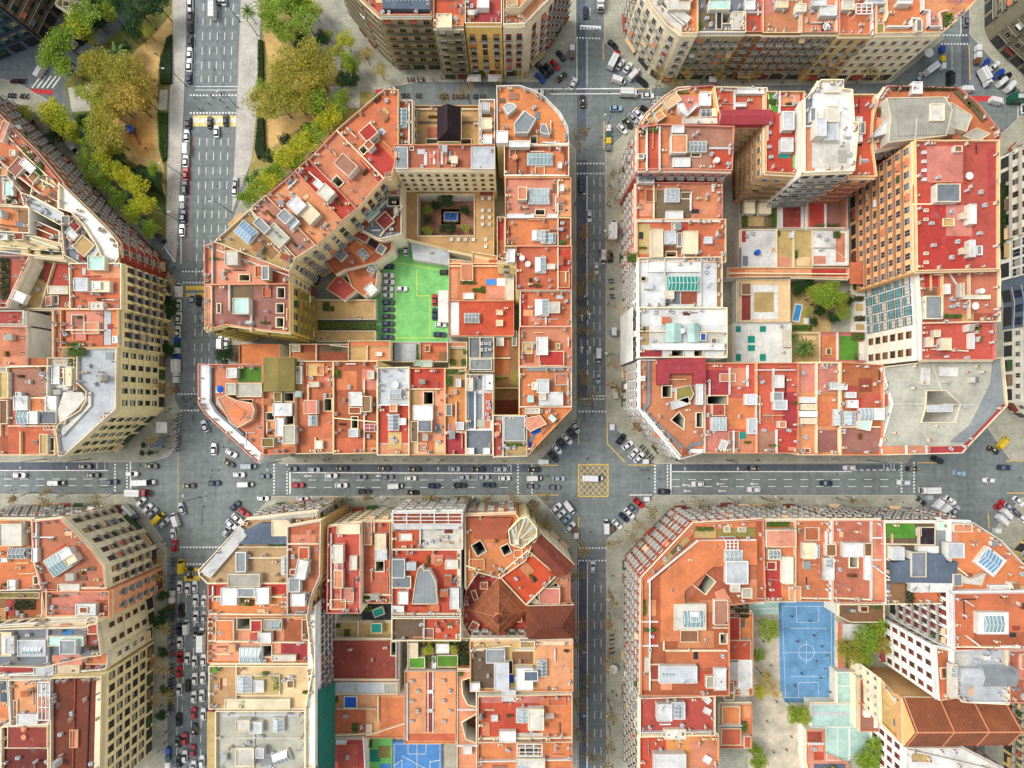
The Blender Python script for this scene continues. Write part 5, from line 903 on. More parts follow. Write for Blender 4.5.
B('small bright red roof between slate and orange roofs'+SM,22,'R',[745,-40, 762,-40, 762,33, 745,33],'b 745 0 755 10 W h1.4;p 746 14 761 31 R;l 745 12 762 12 W;c 758 6',wall='b',style='balc')
B('wide plain orange roof left of the white antenna'+SM,22,'O',[762,-40, 801,-40, 801,34, 762,34],'b 776 0 788 8 q h1.4;l 800 0 800 32 q;b 796 4 806 12 w h1.6;c 770 24 784 10;p 764 -10 774 14 P',wall='b',style='balc')
B('orange roof with white hatch boxes mid street'+SM,22,'O',[801,-40, 838,-40, 838,34, 801,34],'b 812 0 826 6 W h2;b 820 6 836 16 W h1.6;d 826 27;p 804 12 818 32 o;l 837 0 837 32 q;c 808 20 830 22',wall='h',style='balc',frame='w')
B('brown orange roof with an open stair frame'+SM,22,'O',[838,-40, 874,-40, 874,36, 838,36],'f 856 4 872 14 W 3;b 842 0 854 10 w h1.4;p 848 16 872 34 O;l 873 10 873 34 W h1.2;c 850 12 862 24;b 866 0 884 4 L h1.6',wall='v',style='balc')
B('orange roofs notched by cream stepped walls near the right crossing'+SM,22,'O',[874,-40, 940,-40, 978,-2, 962,16, 946,30, 940,35, 874,36],'l 886 20 888 14 886 -10 q h1.6;l 888 26 912 26 912 18 920 18 W h1.2;b 876 24 884 34 V h.5;l 924 -6 924 10 930 10 930 26 942 26 W h1.4;p 888 2 920 24 O;p 926 12 940 25 P;b 898 0 912 4 W h2;l 948 10 940 12 942 26 q h1;p 943 16 952 28 V;g 944 14 952 26 e;b 916 20 922 32 s h1.4;p 946 -12 972 2 P;l 976 0 944 31 Q h.8;c 892 12 934 18 906 22;a 918 28 880 12',wall='q',style='plain',frame='W')
SO = ' at the outer edge'
B('green grey corner block with curved balconies and courtyards'+SO,24,'V',[984,-60, 984,30, 988,40, 998,52, 1026,78, 1060,104, 1140,104, 1140,-60],'',wall='i',style='solid',frame='w',tz=0)
B('cream stone street house with stacked tan balconies'+SO,24,'w',[1000,158, 1045,118, 1140,118, 1140,244, 1000,244],'',wall='w',style='solid',tz=0,frame='v')
B('black and white pinstriped street front'+SO,24,'w',[1000,244, 1140,244, 1140,281, 1000,281],'',wall='W',style='glass',tz=0,frame='W')
B('curved dark blue glass office front'+SO,24,'s',[1002,281, 1000,290, 1003,305, 1002,330, 1140,330, 1140,281],'',wall='S',style='glass',tz=0,frame='U')
B('cream rounded corner building with square black windows'+SO,24,'w',[1003,330, 1140,330, 1140,425, 1032,425, 1010,412, 1003,402],'',wall='w',style='plain',tz=0,frame='w')
B('beige corner building behind the parked cars at lower right'+SO,22,'v',[1003,560, 1047,514, 1140,514, 1140,800, 1003,800],'',wall='v',style='balc',tz=0)
B('dark modern block with glazed balcony decks by the park'+SO,24,'D',[44,42, 0,61, -70,88, -110,20, -34,-22],'',wall='S',style='strip',tz=0,frame='a')
B('brown flats with red and green balcony blinds by the park'+SO,24,'r',[46,42, 58,18, 88,-20, 60,-120, -60,-120, -34,-24],'',wall='n',style='solid',tz=0,frame='a')
B('low tan and pink annex below the aqua roofs'+SE,5,'P',[806,729, 824,729, 824,752, 848,762, 848,790, 812,790, 806,760],'p 808 732 822 742 r;p 814 764 846 786 S;a 814 748;l 808 744 824 744 W;p 814 752 824 760 R',wall='w',style='none',name='annex')
B('grey villa with green roof terraces among the park trees'+SO,9,'g',[55,4, 66,-10, 78,0, 70,14],'w 64 2 70 7 d3;p 58 0 64 6 V',wall='w',style='plain')
# ---------------------------------------------------------------- ground, roads, pavements, markings
def sheet(name, pts, z, m, z0=None, kind='structure'):
    b = MB(); pp = W(pts, 0)
    if z0 is None: b.cap(pp, z, m)
    else: b.prism(pp, z0, z, m)
    o = b.build(name, None, (0, 0, 0)); o['kind'] = kind; return o

gb = MB(); gb.face([(-1500, -1500, -.06), (1500, -1500, -.06), (1500, 1500, -.06), (-1500, 1500, -.06)], mat((150, 146, 138), 'asphalt'))
gb.build('ground')['kind'] = 'structure'
ASPH = mat((129, 137, 135), 'asphalt'); DKAS = mat((98, 104, 114), 'asphalt'); PAVE = mat((186, 184, 164), 'paving')
KERB = mat((196, 190, 176), 'plain')
sheet('road', [(-300, -300), (1324, -300), (1324, 1068), (-300, 1068)], 0.0, ASPH)
# bus and taxi lanes of darker newer asphalt
for nm, r in (('bus_lane', [(577, 160), (587, 160), (587, 398), (577, 398)]), ('bus_lane', [(577, 558), (587, 558), (587, 900), (577, 900)]),
              ('bus_lane', [(577, -40), (585, -40), (586, 140), (577, 140)]), ('bus_lane', [(671, 464.5), (900, 464.5), (900, 471), (671, 471)]),
              ('bus_lane', [(290, 464.5), (530, 464.5), (530, 472), (290, 472)]), ('bus_lane', [(-100, 462.5), (108, 462.5), (108, 470), (-100, 470)]),
              ('bus_lane', [(961, -40), (969, -40), (969, 92), (961, 92)])):
    sheet(nm, r, 0.004, DKAS)
# pavements (one slab per city block) with a stone kerb rim
def block(name, pts, top=None):
    pp = W(pts, 0); b = MB(); b.prism(pp, -.03, .13, KERB); b.cap(offset(pp, .32), .134, top or PAVE)
    o = b.build(name, None, (0, 0, 0)); o['kind'] = 'structure'
block('pavement', [(228, 262), (232, 222), (241, 200), (262, 232), (380, 128), (396, 113), (545, 113), (576, 150), (576.5, 418), (537, 464), (280, 464), (228, 410)])
block('pavement', [(605, 152), (650, 110), (922, 110), (944, 134), (944, 410), (906, 463), (655, 464), (606, 420)])
block('pavement', [(226, 545), (272, 496), (537, 495), (577, 540), (577, 960), (226, 960)])
block('pavement', [(606, 540), (655, 495), (915, 495), (945, 530), (945, 960), (606, 960)])
block('pavement', [(-300, -10), (20, 84), (48, 100), (148, 240), (160, 262), (174, 280), (175, 400), (182, 413), (178, 445), (168, 457), (150, 462), (-300, 462)])
block('pavement', [(-300, 493), (132, 494), (167, 545), (168, 960), (-300, 960)])
block('pavement', [(355, -100), (576, -100), (576, 42), (540, 82), (420, 82), (376, 90), (318, 10), (300, -100)])
block('pavement', [(604, -100), (943, -100), (943, 40), (890, 83), (650, 88), (604, 42)])
block('pavement', [(969, -100), (1300, -100), (1300, 96), (1024, 96), (969, 34)])
block('pavement', [(985, 150), (1024, 112), (1300, 112), (1300, 462), (1010, 460), (985, 425)])
block('pavement', [(985, 540), (1022, 497), (1300, 497), (1300, 960), (985, 960)])
# the avenue's pavements beside the park
PALEP = mat((214, 208, 194), 'paving')
block('pavement', [(171, -100), (187, -100), (186.5, 40), (183, 130), (177, 250), (176, 262), (166, 244), (168, 130), (173, 40)], PALEP)
block('pavement', [(241, -100), (262, -100), (262, 0), (257, 110), (252, 160), (240, 192), (232, 214), (236, 130), (241, 0)], PALEP)
# the park
PATH = mat((232, 192, 126), 'earth'); LAWN = mat((92, 112, 48), 'earth'); DRY = mat((156, 132, 72), 'earth')
sheet('park_ground', [(64, 84), (92, 56), (132, 18), (148, -60), (172, -60), (173, 40), (168, 130), (166, 243), (150, 222), (110, 164), (70, 108)], .05, mat((138, 134, 74), 'earth'), -.03)
sheet('park_path', [(172, 14), (172, 60), (158, 70), (158, 130), (164, 170), (166, 196), (150, 172), (128, 160), (108, 124), (100, 96), (104, 84), (128, 72), (134, 52), (152, 36)], .056, PATH)
sheet('park_plaza', [(68, 88), (98, 84), (98, 110), (72, 112)], .06, PALEP)
sheet('park_plaza', [(160, 90), (168, 90), (167, 110), (158, 110)], .06, PALEP)
sheet('sand_pit', [(131, 120), (151, 120), (155, 150), (140, 159), (124, 136)], .06, mat((236, 180, 104), 'earth'))
sheet('lawn', [(72, 113), (96, 112), (92, 130), (76, 128)], .06, LAWN)
sheet('lawn', [(140, 164), (158, 172), (166, 200), (166, 216), (150, 196), (130, 172)], .06, mat((70, 92, 44), 'earth'))
sheet('lawn', [(157, 112), (169, 112), (167, 160), (163, 164), (159, 150)], .062, mat((86, 130, 40), 'earth'))
sheet('lawn', [(160, 58), (172, 34), (172, 84), (160, 84)], .062, mat((74, 104, 44), 'earth'))
sheet('park_ground', [(262, -60), (318, -60), (322, 10), (376, 92), (370, 102), (262, 198), (246, 190), (256, 120), (262, 40)], .05, mat((176, 160, 96), 'earth'), -.03)
sheet('park_path', [(262, 26), (276, 34), (292, 52), (276, 66), (268, 60)], .056, mat((222, 186, 122), 'earth'))
sheet('park_path', [(266, 120), (284, 116), (330, 102), (330, 112), (290, 134), (262, 156)], .056, PATH)
sheet('park_plaza', [(330, 86), (360, 86), (360, 108), (338, 108), (330, 104)], .06, PALEP)
sheet('park_plaza', [(296, -60), (330, -60), (330, 14), (366, 72), (376, 92), (358, 92), (340, 72), (314, 40), (300, 14)], .058, mat((206, 202, 188), 'paving'))
sheet('lawn', [(257, 40), (263, 40), (263, 84), (257, 84)], .062, mat((86, 130, 40), 'earth'))
# inner yards of the blocks
sheet('green_tarmac', [(376, 342), (374, 300), (376, 262), (398, 238), (412, 242), (414, 262), (449, 262), (448, 342)], .3, mat((138, 214, 130), 'earth'), .1)
sheet('yard_ground', [(230, 345), (262, 345), (262, 362), (230, 362)], .16, mat((96, 90, 82), 'asphalt'))
sheet('yard_ground', [(748, 600), (840, 600), (840, 800), (748, 800)], .2, mat((216, 206, 188), 'earth'), .1)
sheet('blue_court', [(778, 601), (834, 601), (834, 702), (784, 702), (780, 690)], .26, mat((112, 164, 212), 'earth'), .15)
# repairs and manholes in the carriageway
rp = MB(); rr = random.Random(11); PA = [mat(c, 'asphalt') for c in ((108, 112, 112), (146, 150, 146), (118, 124, 126))]; MH = mat((70, 72, 74), 'plain')
for i in range(70):
    if i % 3 == 0: x, y = rr.uniform(-20, 1040), rr.uniform(465, 492)
    elif i % 3 == 1: x, y = rr.uniform(578, 604), rr.uniform(0, 768)
    else: y = rr.uniform(0, 768); x = rr.uniform(196, 230) - y * .02
    w_, h_ = (rr.uniform(1, 3.2), rr.uniform(4, 16)) if i % 3 else (rr.uniform(4, 16), rr.uniform(1, 3.2))
    rp.cap(W(rect(x, y, x + w_, y + h_), 0), .006 + .00002 * i, rr.choice(PA))
    c = P(x + rr.uniform(-6, 6), y + rr.uniform(-6, 6)); rp.cap([(c.x + .35 * math.cos(k * PI / 5), c.y + .35 * math.sin(k * PI / 5)) for k in range(10)], .0085, MH)
rp.build('road_repair', None, (0, 0, 0))['kind'] = 'structure'
# painted markings
WH = mat((236, 236, 232), 'marking'); YE = mat((230, 190, 76), 'marking'); RE = mat((196, 62, 62), 'marking')
mk = MB()
def line(x0, y0, x1, y1, w=.5, m=WH, z=.010, dash=None, gap=None):
    a, c = P(x0, y0), P(x1, y1); d = (c - a); L = d.length; d /= L; nn = Vector((-d.y, d.x, 0)) * w / 2 / S * 1.0
    segs = [(0, L)]
    if dash:
        segs = []; t = 0
        while t < L: segs.append((t, min(L, t + dash / S))); t += (dash + gap) / S
    for s0, s1 in segs:
        u, v = a + d * s0, a + d * s1
        q = [u + nn, u - nn, v - nn, v + nn]
        mk.cap(ccw([(p.x, p.y) for p in q]), z, m)
def dots(x0, y0, x1, y1, w=1.5): line(x0, y0, x1, y1, w, WH, .014, 1.7, 1.5)
# horizontal street
line(-60, 470.5, 108, 470.5, .8); line(-60, 479, 110, 479, .5, dash=8, gap=8); line(-60, 485.5, 110, 485.5, .5, dash=8, gap=8)
dots(115, 464, 115, 492); dots(127, 464, 127, 492); line(130.5, 462, 130.5, 493, 1.2)
dots(274, 464, 274, 494); dots(287, 464, 287, 494); line(290, 472, 290, 494, 1.4)
line(292, 472.5, 512, 473.5, .9); line(292, 480, 518, 480, .5, dash=8, gap=8); line(292, 487.5, 518, 487.5, .5, dash=8, gap=8)
dots(518, 463, 518, 496); dots(532, 463, 532, 496)
dots(655, 465, 655, 494); dots(667.5, 465, 667.5, 494); line(670.8, 464, 670.8, 494, 1.4)
line(672, 471.6, 852, 471.6, .9); line(853, 470, 900, 470, .8, dash=4, gap=2.5); line(672, 479.5, 898, 479.5, .5, dash=8, gap=8); line(672, 486.5, 898, 486.5, .5, dash=8, gap=8)
dots(901.5, 462, 901.5, 493); dots(914, 462, 914, 493)
for x, y in ((682, 485), (716, 484), (683, 491), (718, 491), (750, 484), (304, 476), (376, 476)):
    line(x, y, x + 8, y, .7); line(x, y, x + 2.5, y - 1.2, .6); line(x, y, x + 2.5, y + 1.2, .6)
line(508, 465, 508, 472, .5); line(511, 465, 511, 472, .5); line(508, 465, 511, 465, .5)
line(884, 464, 884, 470, .5); line(887, 464, 887, 470, .5); line(891, 464, 891, 470, .5); line(894, 464, 894, 470, .5)
line(97, 463, 97, 469, .5); line(105, 463, 105, 470, .5)
# vertical street
line(587, 176, 587, 296, .8); line(587.5, 300, 587.5, 376, .8, dash=5, gap=5); line(594, 178, 594, 392, .5, dash=8, gap=8); line(600, 178, 600, 392, .5, dash=8, gap=8)
dots(577, 163.5, 604, 163.5); dots(577, 173.5, 604, 173.5); dots(580, 399, 606, 399); line(592, 396, 606, 396, 1)
dots(579, 411.5, 606, 411.5)
dots(579, 548, 607, 548); dots(579, 560.5, 607, 560.5); line(587.5, 562, 587, 800, .9); line(578.5, 560, 578, 800, .5)
line(594.5, 585, 594.5, 800, .5, dash=8, gap=10); line(601, 585, 601, 800, .5, dash=8, gap=10)
line(590, 571.5, 594.5, 571.5, .8)
for x, y in ((589.5, 312), (590, 346), (582, 314), (582, 346)): line(x, y, x, y + 7, .8); line(x, y, x - 1.3, y + 2.5, .6); line(x, y, x + 1.3, y + 2.5, .6)
line(580, 26, 601, 27, 2); dots(580, 28.7, 601, 28.7); dots(576, 37.7, 601, 38.6); line(590, -40, 590, 24, .5, dash=8, gap=8)
line(530, 89, 650, 88.5, 1.0); line(550, 94, 650, 93.5, .8); line(651, 88, 651, 110, .6)
line(587, 40, 587, 86, .5); line(577, 38, 577, 66, .6)
dots(943, 35.2, 968, 35.2); dots(941, 44, 968, 44); line(961, 18, 961, 34, .7); line(952, 46, 952, 88, .4)
mk.cap(W([(964, 96), (998, 96), (998, 101.5), (968, 101.5)], 0), .012, RE)
line(1018, 106, 1018, 118, .7)
# yellow box and yellow loading bays
def hatch(x0, y0, x1, y1, n):
    for a, b in (((x0, y0), (x1, y0)), ((x1, y0), (x1, y1)), ((x1, y1), (x0, y1)), ((x0, y1), (x0, y0))): line(*a, *b, .8, YE, .016)
    w, h = x1 - x0, y1 - y0
    for i in range(1, 2 * n):
        t = i / n
        p = (x0 + w * min(t, 1), y0 + h * max(0, t - 1)); q = (x0 + w * max(0, t - 1), y0 + h * min(t, 1)); line(*p, *q, .5, YE, .012)
        p = (x1 - w * min(t, 1), y0 + h * max(0, t - 1)); q = (x1 - w * max(0, t - 1), y0 + h * min(t, 1)); line(*p, *q, .5, YE, .014)
hatch(578.5, 464.5, 608, 496.5, 5)
for r in ((186, 286, 206, 290), (186, 293, 206, 297), (184, 568, 200, 571), (184, 576, 200, 581)): mk.cap(W(rect(*r), 0), .012, YE)
def zig(pts, w=.8, m=YE):
    for a, b in zip(pts, pts[1:]): line(*a, *b, w, m, .15 if False else .012)
zig([(578.6, 420), (578.6, 444)]); zig([(540, 465.2), (558, 465.2)]); zig([(607, 420), (607.5, 444), (625, 462)]); zig([(628, 465), (655, 465)])
zig([(531, 495), (558, 495)]); zig([(578.6, 517), (578.6, 548)]); zig([(629, 495), (652, 495)], m=WH)
zig([(603, 42), (603.5, 60)]); zig([(604, 122), (604, 150)]); zig([(635, 108), (650, 108)]); zig([(969, 45), (970, 80)]); zig([(630, 88.5), (650, 88.5)])
zig([(917, 462.8), (938, 462.8)]); zig([(988, 513), (989, 528)]); zig([(1006, 461), (1040, 461)]); zig([(1007, 493), (1040, 493)])
line(577, 66, 577, 80, .8, WH); line(572, 76, 577, 82, .6)
for i in range(4): line(621 + i * 0, 0, 621, 0.1, .1)
for i in range(5): line(651 + i * 3.2, 96, 651 + i * 3.2, 114, .5)
for i in range(5): line(651, 97 + i * 3.2, 668, 97 + i * 3.2, .4)
# the avenue
def ax(y, t):   # lane line t (0..1) across the avenue
    l = 196 - y * .0245 if y < 400 else 186.2 - (y - 400) * .045
    r = 241 - y * .040 if y < 260 else 230.6
    return l + (r - l) * t
for k in range(1, 6):
    for y0, y1 in ((-40, 82), (138, 282), (300, 392), (590, 800)):
        if y0 > 580 and k > 4: continue
        line(ax(y0, k / 6), y0, ax(y1, k / 6), y1, .55, dash=7.5, gap=7)
line(196, 0, 193.5, 84, .5); line(193, 136, 187, 260, .5, RE)
line(195, 86.5, 238, 86.5, .6); line(195, 90, 238, 90, .5); dots(190, 95.3, 238, 95.3, 1.6); dots(190, 113, 236, 113, 1.6)
for r in ((193, 115.5, 237, 118.5), (193, 122.5, 237, 126.5)): mk.cap(W(rect(*r), 0), .012, mat((222, 206, 140), 'marking'))
mk.cap(W(rect(193, 118.5, 237, 122.5), 0), .011, mat((226, 222, 210), 'marking'))
dots(182, 271.5, 204, 271.5); dots(183, 282.5, 204, 282.5); dots(178, 394, 200, 394, 1.6); dots(178, 410.5, 200, 410.5, 1.6)
dots(180, 547.3, 220, 547.3); dots(180, 564.2, 220, 564.2)
line(181, 232, 181, 264, .9); line(178, 418, 178, 540, .4, YE)
line(179, 585, 176, 800, .5)
# zebra crossings on the diagonal streets
def zebra(x0, y0, x1, y1, n, dx, dy, w=1.6):
    for i in range(n):
        t = i / (n - 1); x, y = x0 + (x1 - x0) * t, y0 + (y1 - y0) * t
        line(x, y, x + dx, y + dy, w, WH, .014)
zebra(167, 228, 164, 246, 6, 11, 16, 1.5); zebra(32, 88, 52, 88, 5, 9, -12, 1.5); zebra(366, 78, 386, 78, 5, 9, 11, 1.5)
mk.cap(W([(29, 88.5), (54, 90), (52, 95), (32, 93)], 0), .012, RE); mk.cap(W([(372, 88.5), (384, 88.5), (378, 93), (371, 93)], 0), .012, RE)
line(-40, 88, 28, 90, .8); line(-40, 94, 30, 95, .5); line(34, 108, 46, 124, .6)
# blue bay marks at the crossing
for i in range(4): line(553 + i * 6.5, 456 - i * 6, 561 + i * 6.5, 464 - i * 6, .5, mat((70, 120, 200), 'marking'))
# court lines
zig([(782, 606), (831, 606), (831, 698), (786, 698), (782, 606)], .6, WH); line(782, 652, 831, 652, .5)
o = mk.build('road_marking', None, (0, 0, 0)); o['kind'] = 'structure'
ck = MB(); mk = ck
def cl(*a): line(*a, .4, mat((206, 216, 226), 'marking'), .27)
for a in ((782, 606, 831, 606), (831, 606, 831, 697), (831, 697, 785, 697), (785, 697, 782, 606), (782, 652, 831, 652), (796, 606, 796, 622), (796, 622, 818, 622), (818, 622, 818, 606), (798, 697, 798, 682), (798, 682, 818, 682), (818, 682, 818, 697), (806, 640, 806, 664), (790, 628, 826, 628), (790, 676, 826, 676)): cl(*a)
for k in range(16): cl(806 + 8 * math.cos(k * PI / 8), 652 + 8 * math.sin(k * PI / 8), 806 + 8 * math.cos((k + 1) * PI / 8), 652 + 8 * math.sin((k + 1) * PI / 8))
o = ck.build('court_marking', None, (0, 0, 0)); o['kind'] = 'structure'
lk = MB(); mk = lk; LY = mat((206, 220, 90), 'marking')
for a in ((417, 270, 417, 296), (417, 296, 430, 296), (396, 274, 396, 339), (384, 338, 446, 338), (430, 296, 430, 338), (394, 262, 448, 272)): line(*a, .7, LY, .31)
o = lk.build('parking_marking', None, (0, 0, 0)); o['kind'] = 'structure'
# ---------------------------------------------------------------- vehicles
CARC = {'white': (236, 236, 236), 'silver': (176, 182, 188), 'grey': (120, 126, 132), 'black': (34, 36, 40), 'dark blue': (34, 46, 78), 'blue': (36, 74, 170), 'red': (190, 30, 36),
        'crimson': (176, 32, 70), 'yellow': (232, 196, 40), 'green': (24, 92, 72), 'beige': (206, 196, 170), 'pale blue': (150, 178, 198), 'dark green': (28, 48, 42), 'brown': (120, 84, 60)}
def outline(L, w, r=.35, taper=.9):
    a, b = L / 2, w / 2
    return [(-a, -b * .8), (-a + r, -b), (a - r * 1.6, -b), (a - r * .4, -b * taper * .92), (a, -b * .55), (a, b * .55), (a - r * .4, b * taper * .92), (a - r * 1.6, b), (-a + r, b), (-a, b * .8)]
_vm = {}
GL = None
def loft(mb, o0, z0, o1, z1, m, ms=None):
    n = len(o0)
    for i in range(n):
        j = (i + 1) % n
        mb.face([(*o0[i], z0), (*o0[j], z0), (*o1[j], z1), (*o1[i], z1)], (ms or {}).get(i, m))
def wheels(mb, L, w):
    T = mat('D', 'plain')
    for sx in (-1, 1):
        for sy in (-1, 1):
            x, y = sx * L * .31, sy * (w / 2 - .1)
            mb.tube((x, y - .1, .32), (x, y + .1, .32), .32, .32, T, 10); mb.tube((x, y + .1, .32), (x, y - .1, .32), .32, .32, T, 10)
def vehicle_meshes(kind, colr):
    key = (kind, colr)
    if key in _vm: return _vm[key]
    c = mat(CARC[colr], 'paint'); gl = mat((24, 30, 36), 'glass'); tr = mat((40, 40, 42), 'plain')
    parts = {}
    b = MB()
    if kind in ('car', 'taxi', 'estate'):
        L, w = (4.3, 1.8) if kind != 'estate' else (4.7, 1.9)
        o = outline(L, w); o2 = [(x * .985, y * .96) for x, y in o]; o3 = [(x * .96, y * .88) for x, y in o]
        loft(b, o, .28, o, .62, c); loft(b, o, .62, o2, .84, c); loft(b, o2, .84, o3, .93, c); b.cap(o3, .93, c); b.cap(o[::-1][::-1], .28, tr)
        wheels(b, L, w)
        x0, x1 = -L * .40, L * .20           # glasshouse
        if kind == 'estate': x0 = -L * .45
        base = [(x0, -.74), (x1, -.74), (x1, .74), (x0, .74)]
        tx0, tx1 = x0 + (.45 if kind != 'estate' else .22), x1 - .75
        top = [(tx0, -.60), (tx1, -.60), (tx1, .60), (tx0, .60)]
        for i, nm in ((1, 'windscreen'), (3, 'rear_window')):
            j = (i + 1) % 4; q = MB(); q.face([(*base[i], .93), (*base[j], .93), (*top[j], 1.42), (*top[i], 1.42)], gl); parts[nm] = q
        for i, nm in ((0, 'side'), (2, 'side')):
            j = (i + 1) % 4; b.face([(*base[i], .93), (*base[j], .93), (*top[j], 1.42), (*top[i], 1.42)], gl)
        roof = [(x * 1, y * .94) for x, y in top]
        loft(b, top, 1.42, roof, 1.47, c); b.cap(roof, 1.47, c)
        if kind == 'taxi':
            ye = mat(CARC['yellow'], 'paint')
            q = MB(); q.box(-L / 2 + .12, -.5, .935, x0 - .12, .5, .955, ye)
            parts['boot_lid'] = q
            for s in (-1, 1): q = MB(); q.box(-.9, s * .90 - .03, .5, .9, s * .90 + .03, .9, ye); parts['door' + ' ' * (s > 0)] = q
            q = MB(); q.box(-L * .12, -.3, 1.48, .02, .3, 1.62, mat((230, 230, 220), 'plain')); parts['roof_sign'] = q
        for s in (-1, 1): b.box(L * .13, s * .98 - .12, .85, L * .17, s * .98 + .12, 1.0, c)
    elif kind in ('van', 'minibus'):
        L, w, hh = (5.3, 2.0, 2.3) if kind == 'van' else (7.6, 2.3, 2.7)
        o = outline(L, w, .25, .95); o2 = [(x * .985, y * .93) for x, y in o]
        loft(b, o, .3, o, 1.15, c)
        ob = [(-L / 2, -w / 2), (L * .30, -w / 2), (L * .30, w / 2), (-L / 2, w / 2)]; ot = [(-L / 2 + .08, -w / 2 + .14), (L * .24, -w / 2 + .14), (L * .24, w / 2 - .14), (-L / 2 + .08, w / 2 - .14)]
        loft(b, ob, 1.15, ot, hh, c, {1: c}); b.cap(ot, hh, c)
        b.cap([(L * .29, -w / 2 * .92), (L / 2, -w / 2 * .5), (L / 2, w / 2 * .5), (L * .29, w / 2 * .92)], 1.16, c)
        q = MB(); q.face([(L * .31, -w * .46, 1.2), (L * .31, w * .46, 1.2), (L * .245, w * .40, hh - .12), (L * .245, -w * .40, hh - .12)], gl)
        q.face([(L * .31 + .02, -w * .45, 1.18), (L * .41, -w * .42, 1.18), (L * .41, w * .42, 1.18), (L * .31 + .02, w * .45, 1.18)], gl); parts['windscreen'] = q
        for k in range(3): b.box(-L * .4 + k * L * .2, -w * .34, hh, -L * .4 + k * L * .2 + .06, w * .34, hh + .03, mat('s', 'plain'))
        wheels(b, L, w)
    elif kind == 'truck':
        L, w = 6.4, 2.2
        b.box(-L / 2, -w / 2, .6, L * .24, w / 2, .8, tr); wheels(b, L, w)
        q = MB(); q.box(-L / 2, -w / 2, .82, L * .24, w / 2, 3.1, mat((232, 232, 228), 'paint')); q.box(-L / 2 + .1, -.04, 3.1, L * .24 - .1, .04, 3.14, mat('s', 'plain')); parts['cargo_box'] = q
        q = MB(); q.box(L * .26, -w / 2 + .06, .5, L / 2, w / 2 - .06, 2.35, c); q.box(L / 2, -w / 2 + .2, 1.3, L / 2 + .03, w / 2 - .2, 2.2, gl); q.box(L * .42, -w / 2 + .3, 2.36, L / 2 - .05, w / 2 - .3, 2.38, gl); parts['cab'] = q
    elif kind == 'bus':
        L, w = 11.5, 2.5
        o = outline(L, w, .3, .97); loft(b, o, .35, o, 2.9, c, {}); o2 = [(x * .98, y * .93) for x, y in o]; loft(b, o, 2.9, o2, 3.1, c); b.cap(o2, 3.1, c); wheels(b, L, w)
        for x in (-3.2, 0, 3.2): b.box(x - .9, -.7, 3.1, x + .9, .7, 3.3, mat('L', 'plain'))
        q = MB(); q.box(L / 2, -w * .42, 1.2, L / 2 + .02, w * .42, 2.7, gl); parts['windscreen'] = q
    elif kind == 'motorbike':
        b.tube((-.62, -.06, .3), (-.62, .06, .3), .3, .3, tr, 10); b.tube((.62, -.06, .3), (.62, .06, .3), .3, .3, tr, 10)
        b.tube((-.7, 0, .55), (.35, 0, .62), .19, .16, c, 6); b.tube((.35, 0, .6), (.62, 0, .35), .13, .08, c, 6)
        b.tube((-.75, 0, .78), (.0, 0, .76), .17, .15, mat('k', 'plain'), 6); b.tube((.38, 0, .6), (.30, 0, 1.02), .05, .05, tr, 5)
        b.tube((.30, -.36, 1.02), (.30, .36, 1.02), .035, .035, tr, 5); b.box(-.98, -.18, .75, -.66, .18, 1.05, c)
    elif kind == 'container':
        L, w = 1.9, 1.5
        b.prism([(-L / 2, -w / 2), (L / 2, -w / 2), (L / 2, w / 2), (-L / 2, w / 2)], .1, 1.35, c); ov = [(-L / 2 - .06, -w / 2 - .06), (L / 2 + .06, -w / 2 - .06), (L / 2 + .06, w / 2 + .06), (-L / 2 - .06, w / 2 + .06)]
        q = MB(); q.prism(ov, 1.36, 1.5, c); q.box(-.5, -.4, 1.5, .5, .4, 1.58, c); parts['lid'] = q
        b.box(-L / 2 + .1, -.5, 0, -L / 2 + .3, .5, .1, tr); b.box(L / 2 - .3, -.5, 0, L / 2 - .1, .5, .1, tr)
    me = b.mesh(kind); _vm[key] = (me, {k: v.mesh(k) for k, v in parts.items()}); return _vm[key]
NAMES = {'car': 'parked_car', 'estate': 'parked_car', 'taxi': 'taxi', 'van': 'van', 'minibus': 'minibus', 'truck': 'truck', 'bus': 'bus', 'motorbike': 'motorbike', 'container': 'waste_container'}
WORDS = {'car': 'car', 'estate': 'car', 'taxi': 'yellow doored taxi', 'van': 'van', 'minibus': 'minibus', 'truck': 'box truck', 'bus': 'bus', 'motorbike': 'motorbike', 'container': 'waste container'}
CATS = {'car': 'car', 'estate': 'car', 'taxi': 'taxi', 'van': 'van', 'minibus': 'minibus', 'truck': 'truck', 'bus': 'bus', 'motorbike': 'motorbike', 'container': 'waste container'}
ORD = 'first second third fourth fifth sixth seventh eighth ninth tenth eleventh twelfth thirteenth fourteenth fifteenth sixteenth seventeenth eighteenth nineteenth twentieth'.split()
def ordn(i):
    if i < 20: return ORD[i]
    t = ('twenty', 'thirty', 'forty', 'fifty', 'sixty')[(i + 1) // 10 - 2]; u = (i + 1) % 10
    return t.replace('y', 'ieth') if u == 0 else t + '-' + ORD[u - 1]
HEAD = {'h': 0, 'H': 180, 'v': 90, 'V': -90}     # towards the right, left, top, bottom of the photo
CODE = {'W': 'white', 'L': 'silver', 'G': 'grey', 'D': 'black', 'N': 'dark blue', 'U': 'blue', 'R': 'red', 'C': 'crimson', 'Y': 'yellow', 'E': 'green', 'B': 'beige', 'u': 'pale blue', 'e': 'dark green', 'n': 'brown'}
KC = {'c': 'car', 's': 'estate', 't': 'taxi', 'v': 'van', 'm': 'minibus', 'k': 'truck', 'b': 'bus', 'x': 'container', 'o': 'motorbike'}
